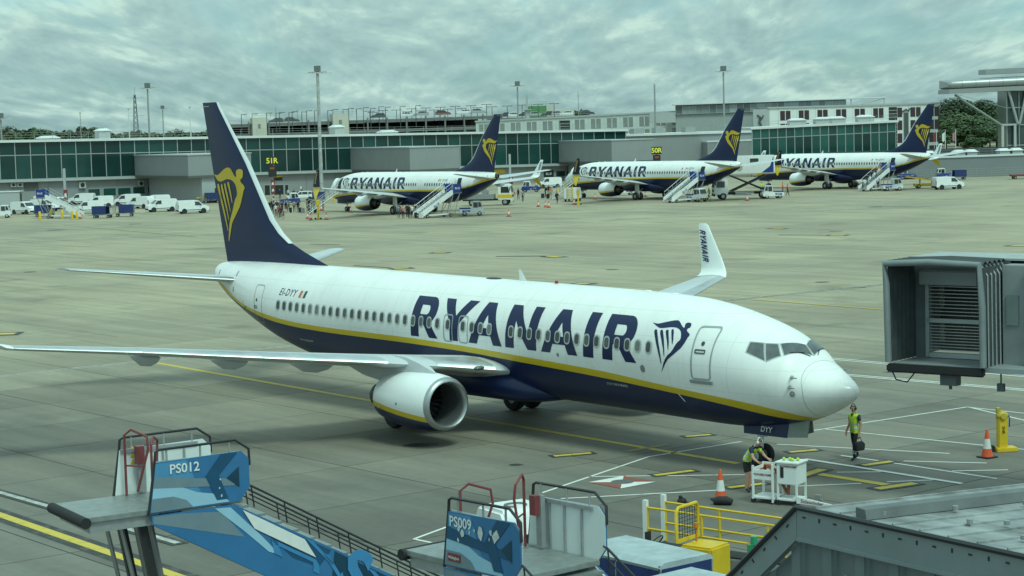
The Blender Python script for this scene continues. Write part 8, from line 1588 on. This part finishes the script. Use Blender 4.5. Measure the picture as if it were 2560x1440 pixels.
# walking worker carrying a black bag
pw = dict(WALK); pw.pop('_long'); pw.update(_bare=1, haL=(.06, .27, .80), wrL=(.04, .26, .90), elL=(-.04, .25, 1.15), elR=(-.06, -.25, 1.15), wrR=(.06, -.27, .93), haR=(.09, -.27, .84), knR=(-.06, -.10, .50), anR=(-.24, -.10, .13), toR=(-.13, -.12, .04), knL=(.12, .10, .51), anL=(.12, .10, .09), toL=(.27, .12, .035))
me, J = figure(pw, 2, True); p = G(2137, 1150)
w2 = person('ramp worker in lime vest walking under the nose with a black bag', (p.x, p.y, 0), R(215), 0, 'navy', 'black', 1, 0, None, 1.03, 'ramp workers at the nose', me)
shell(w2, me, J, VEST, .9, 1.5, .018, test=lambda c: .88 < c.z < 1.47 and abs(c.y) < .19 and not (abs(c.y) < .05 and c.z > 1.40)); 
for z in (1.02, 1.16): shell(w2, me, J, RTAPE, 0, 0, .022, 'reflective_tape', test=lambda c, z=z: abs(c.z-z) < .03 and abs(c.y) < .19)
headset(w2, J, BLK); face(w2, J, (1, 0, -.1), SKINS[0])
for s in ('L', 'R'):
    a, b = Vector(J['kn'+s]), Vector(J['an'+s])
    for t in (.45, .62): c = a.lerp(b, t); mb = MB(); d = (b-a).normalized(); mb.cyl(c-d*.022, c+d*.022, .068, n=12); mb.build('trouser_tape', RTAPE, w2, smooth=40)
hp = w2.matrix_basis @ Vector((.09, .28, .50)); bag = thing('tool_bag', 'black tool bag hanging from the walking worker hand', 'bag', (hp.x, hp.y, hp.z-.16), R(215)); mb = MB(); mb.loft([[(-.20, -.08, 0), (.20, -.08, 0), (.20, .08, 0), (-.20, .08, 0)], [(-.21, -.10, .2), (.21, -.10, .2), (.21, .10, .2), (-.21, .10, .2)], [(-.17, -.03, .30), (.17, -.03, .30), (.17, .03, .30), (-.17, .03, .30)]]); mb.build('bag_body', CLO['black'], bag, bevel=.03, smooth=50); mb = MB(); mb.tube([(-.12, 0, .29), (-.08, 0, .42), (.08, 0, .42), (.12, 0, .29)], .014, 6); mb.build('strap', BLK, bag); mb = MB(); mb.box((.05, -.10, .16), (.07, .01, .06)); mb.build('bag_label', REFL, bag)
# stooping worker reaching into the trolley
ps_ = dict(_bare=1, _bent=1, _shorts=1, pelvis=(-.10, 0, .94), waist=(.0, 0, 1.07), chest=(.14, 0, 1.22), neck0=(.25, 0, 1.36), neck=(.30, 0, 1.41), head=(.37, 0, 1.47), crown=(.41, 0, 1.57), _look=(.85, 0, -.5),
           shL=(.20, .18, 1.31), elL=(.34, .26, 1.07), wrL=(.50, .20, .98), haL=(.59, .17, .96), shR=(.20, -.18, 1.31), elR=(.30, -.26, 1.05), wrR=(.46, -.24, .93), haR=(.54, -.23, .90), hipL=(-.10, .095, .90), hipR=(-.10, -.095, .90), knL=(-.03, .11, .49), knR=(.0, -.11, .49), anL=(-.09, .11, .09), anR=(-.05, -.11, .09), toL=(.07, .13, .035), toR=(.11, -.13, .035))
me, J = figure(ps_, 2, True); p = G(1874, 1229)
w1 = person('stooping ramp worker in lime vest and shorts behind the power trolley', (p.x, p.y, 0), R(-40), 0, 'navy', 'black', 1, 0, None, 1.03, 'ramp workers at the nose', me)
ax_ = (Vector(J['neck0'])-Vector(J['pelvis'])).normalized(); pv = Vector(J['pelvis'])
shell(w1, me, J, VEST, 0, 0, .018, test=lambda c: .02 < (c-pv).dot(ax_) < .50 and abs(c.y) < .19 and ((c-pv)-ax_*(c-pv).dot(ax_)).length < .24)
for t_ in (.10, .24): shell(w1, me, J, RTAPE, 0, 0, .022, 'reflective_tape', test=lambda c, t_=t_: abs((c-pv).dot(ax_)-t_) < .03 and abs(c.y) < .19 and ((c-pv)-ax_*(c-pv).dot(ax_)).length < .24)
headset(w1, J, REFL); face(w1, J, (.85, 0, -.5), SKINS[0])
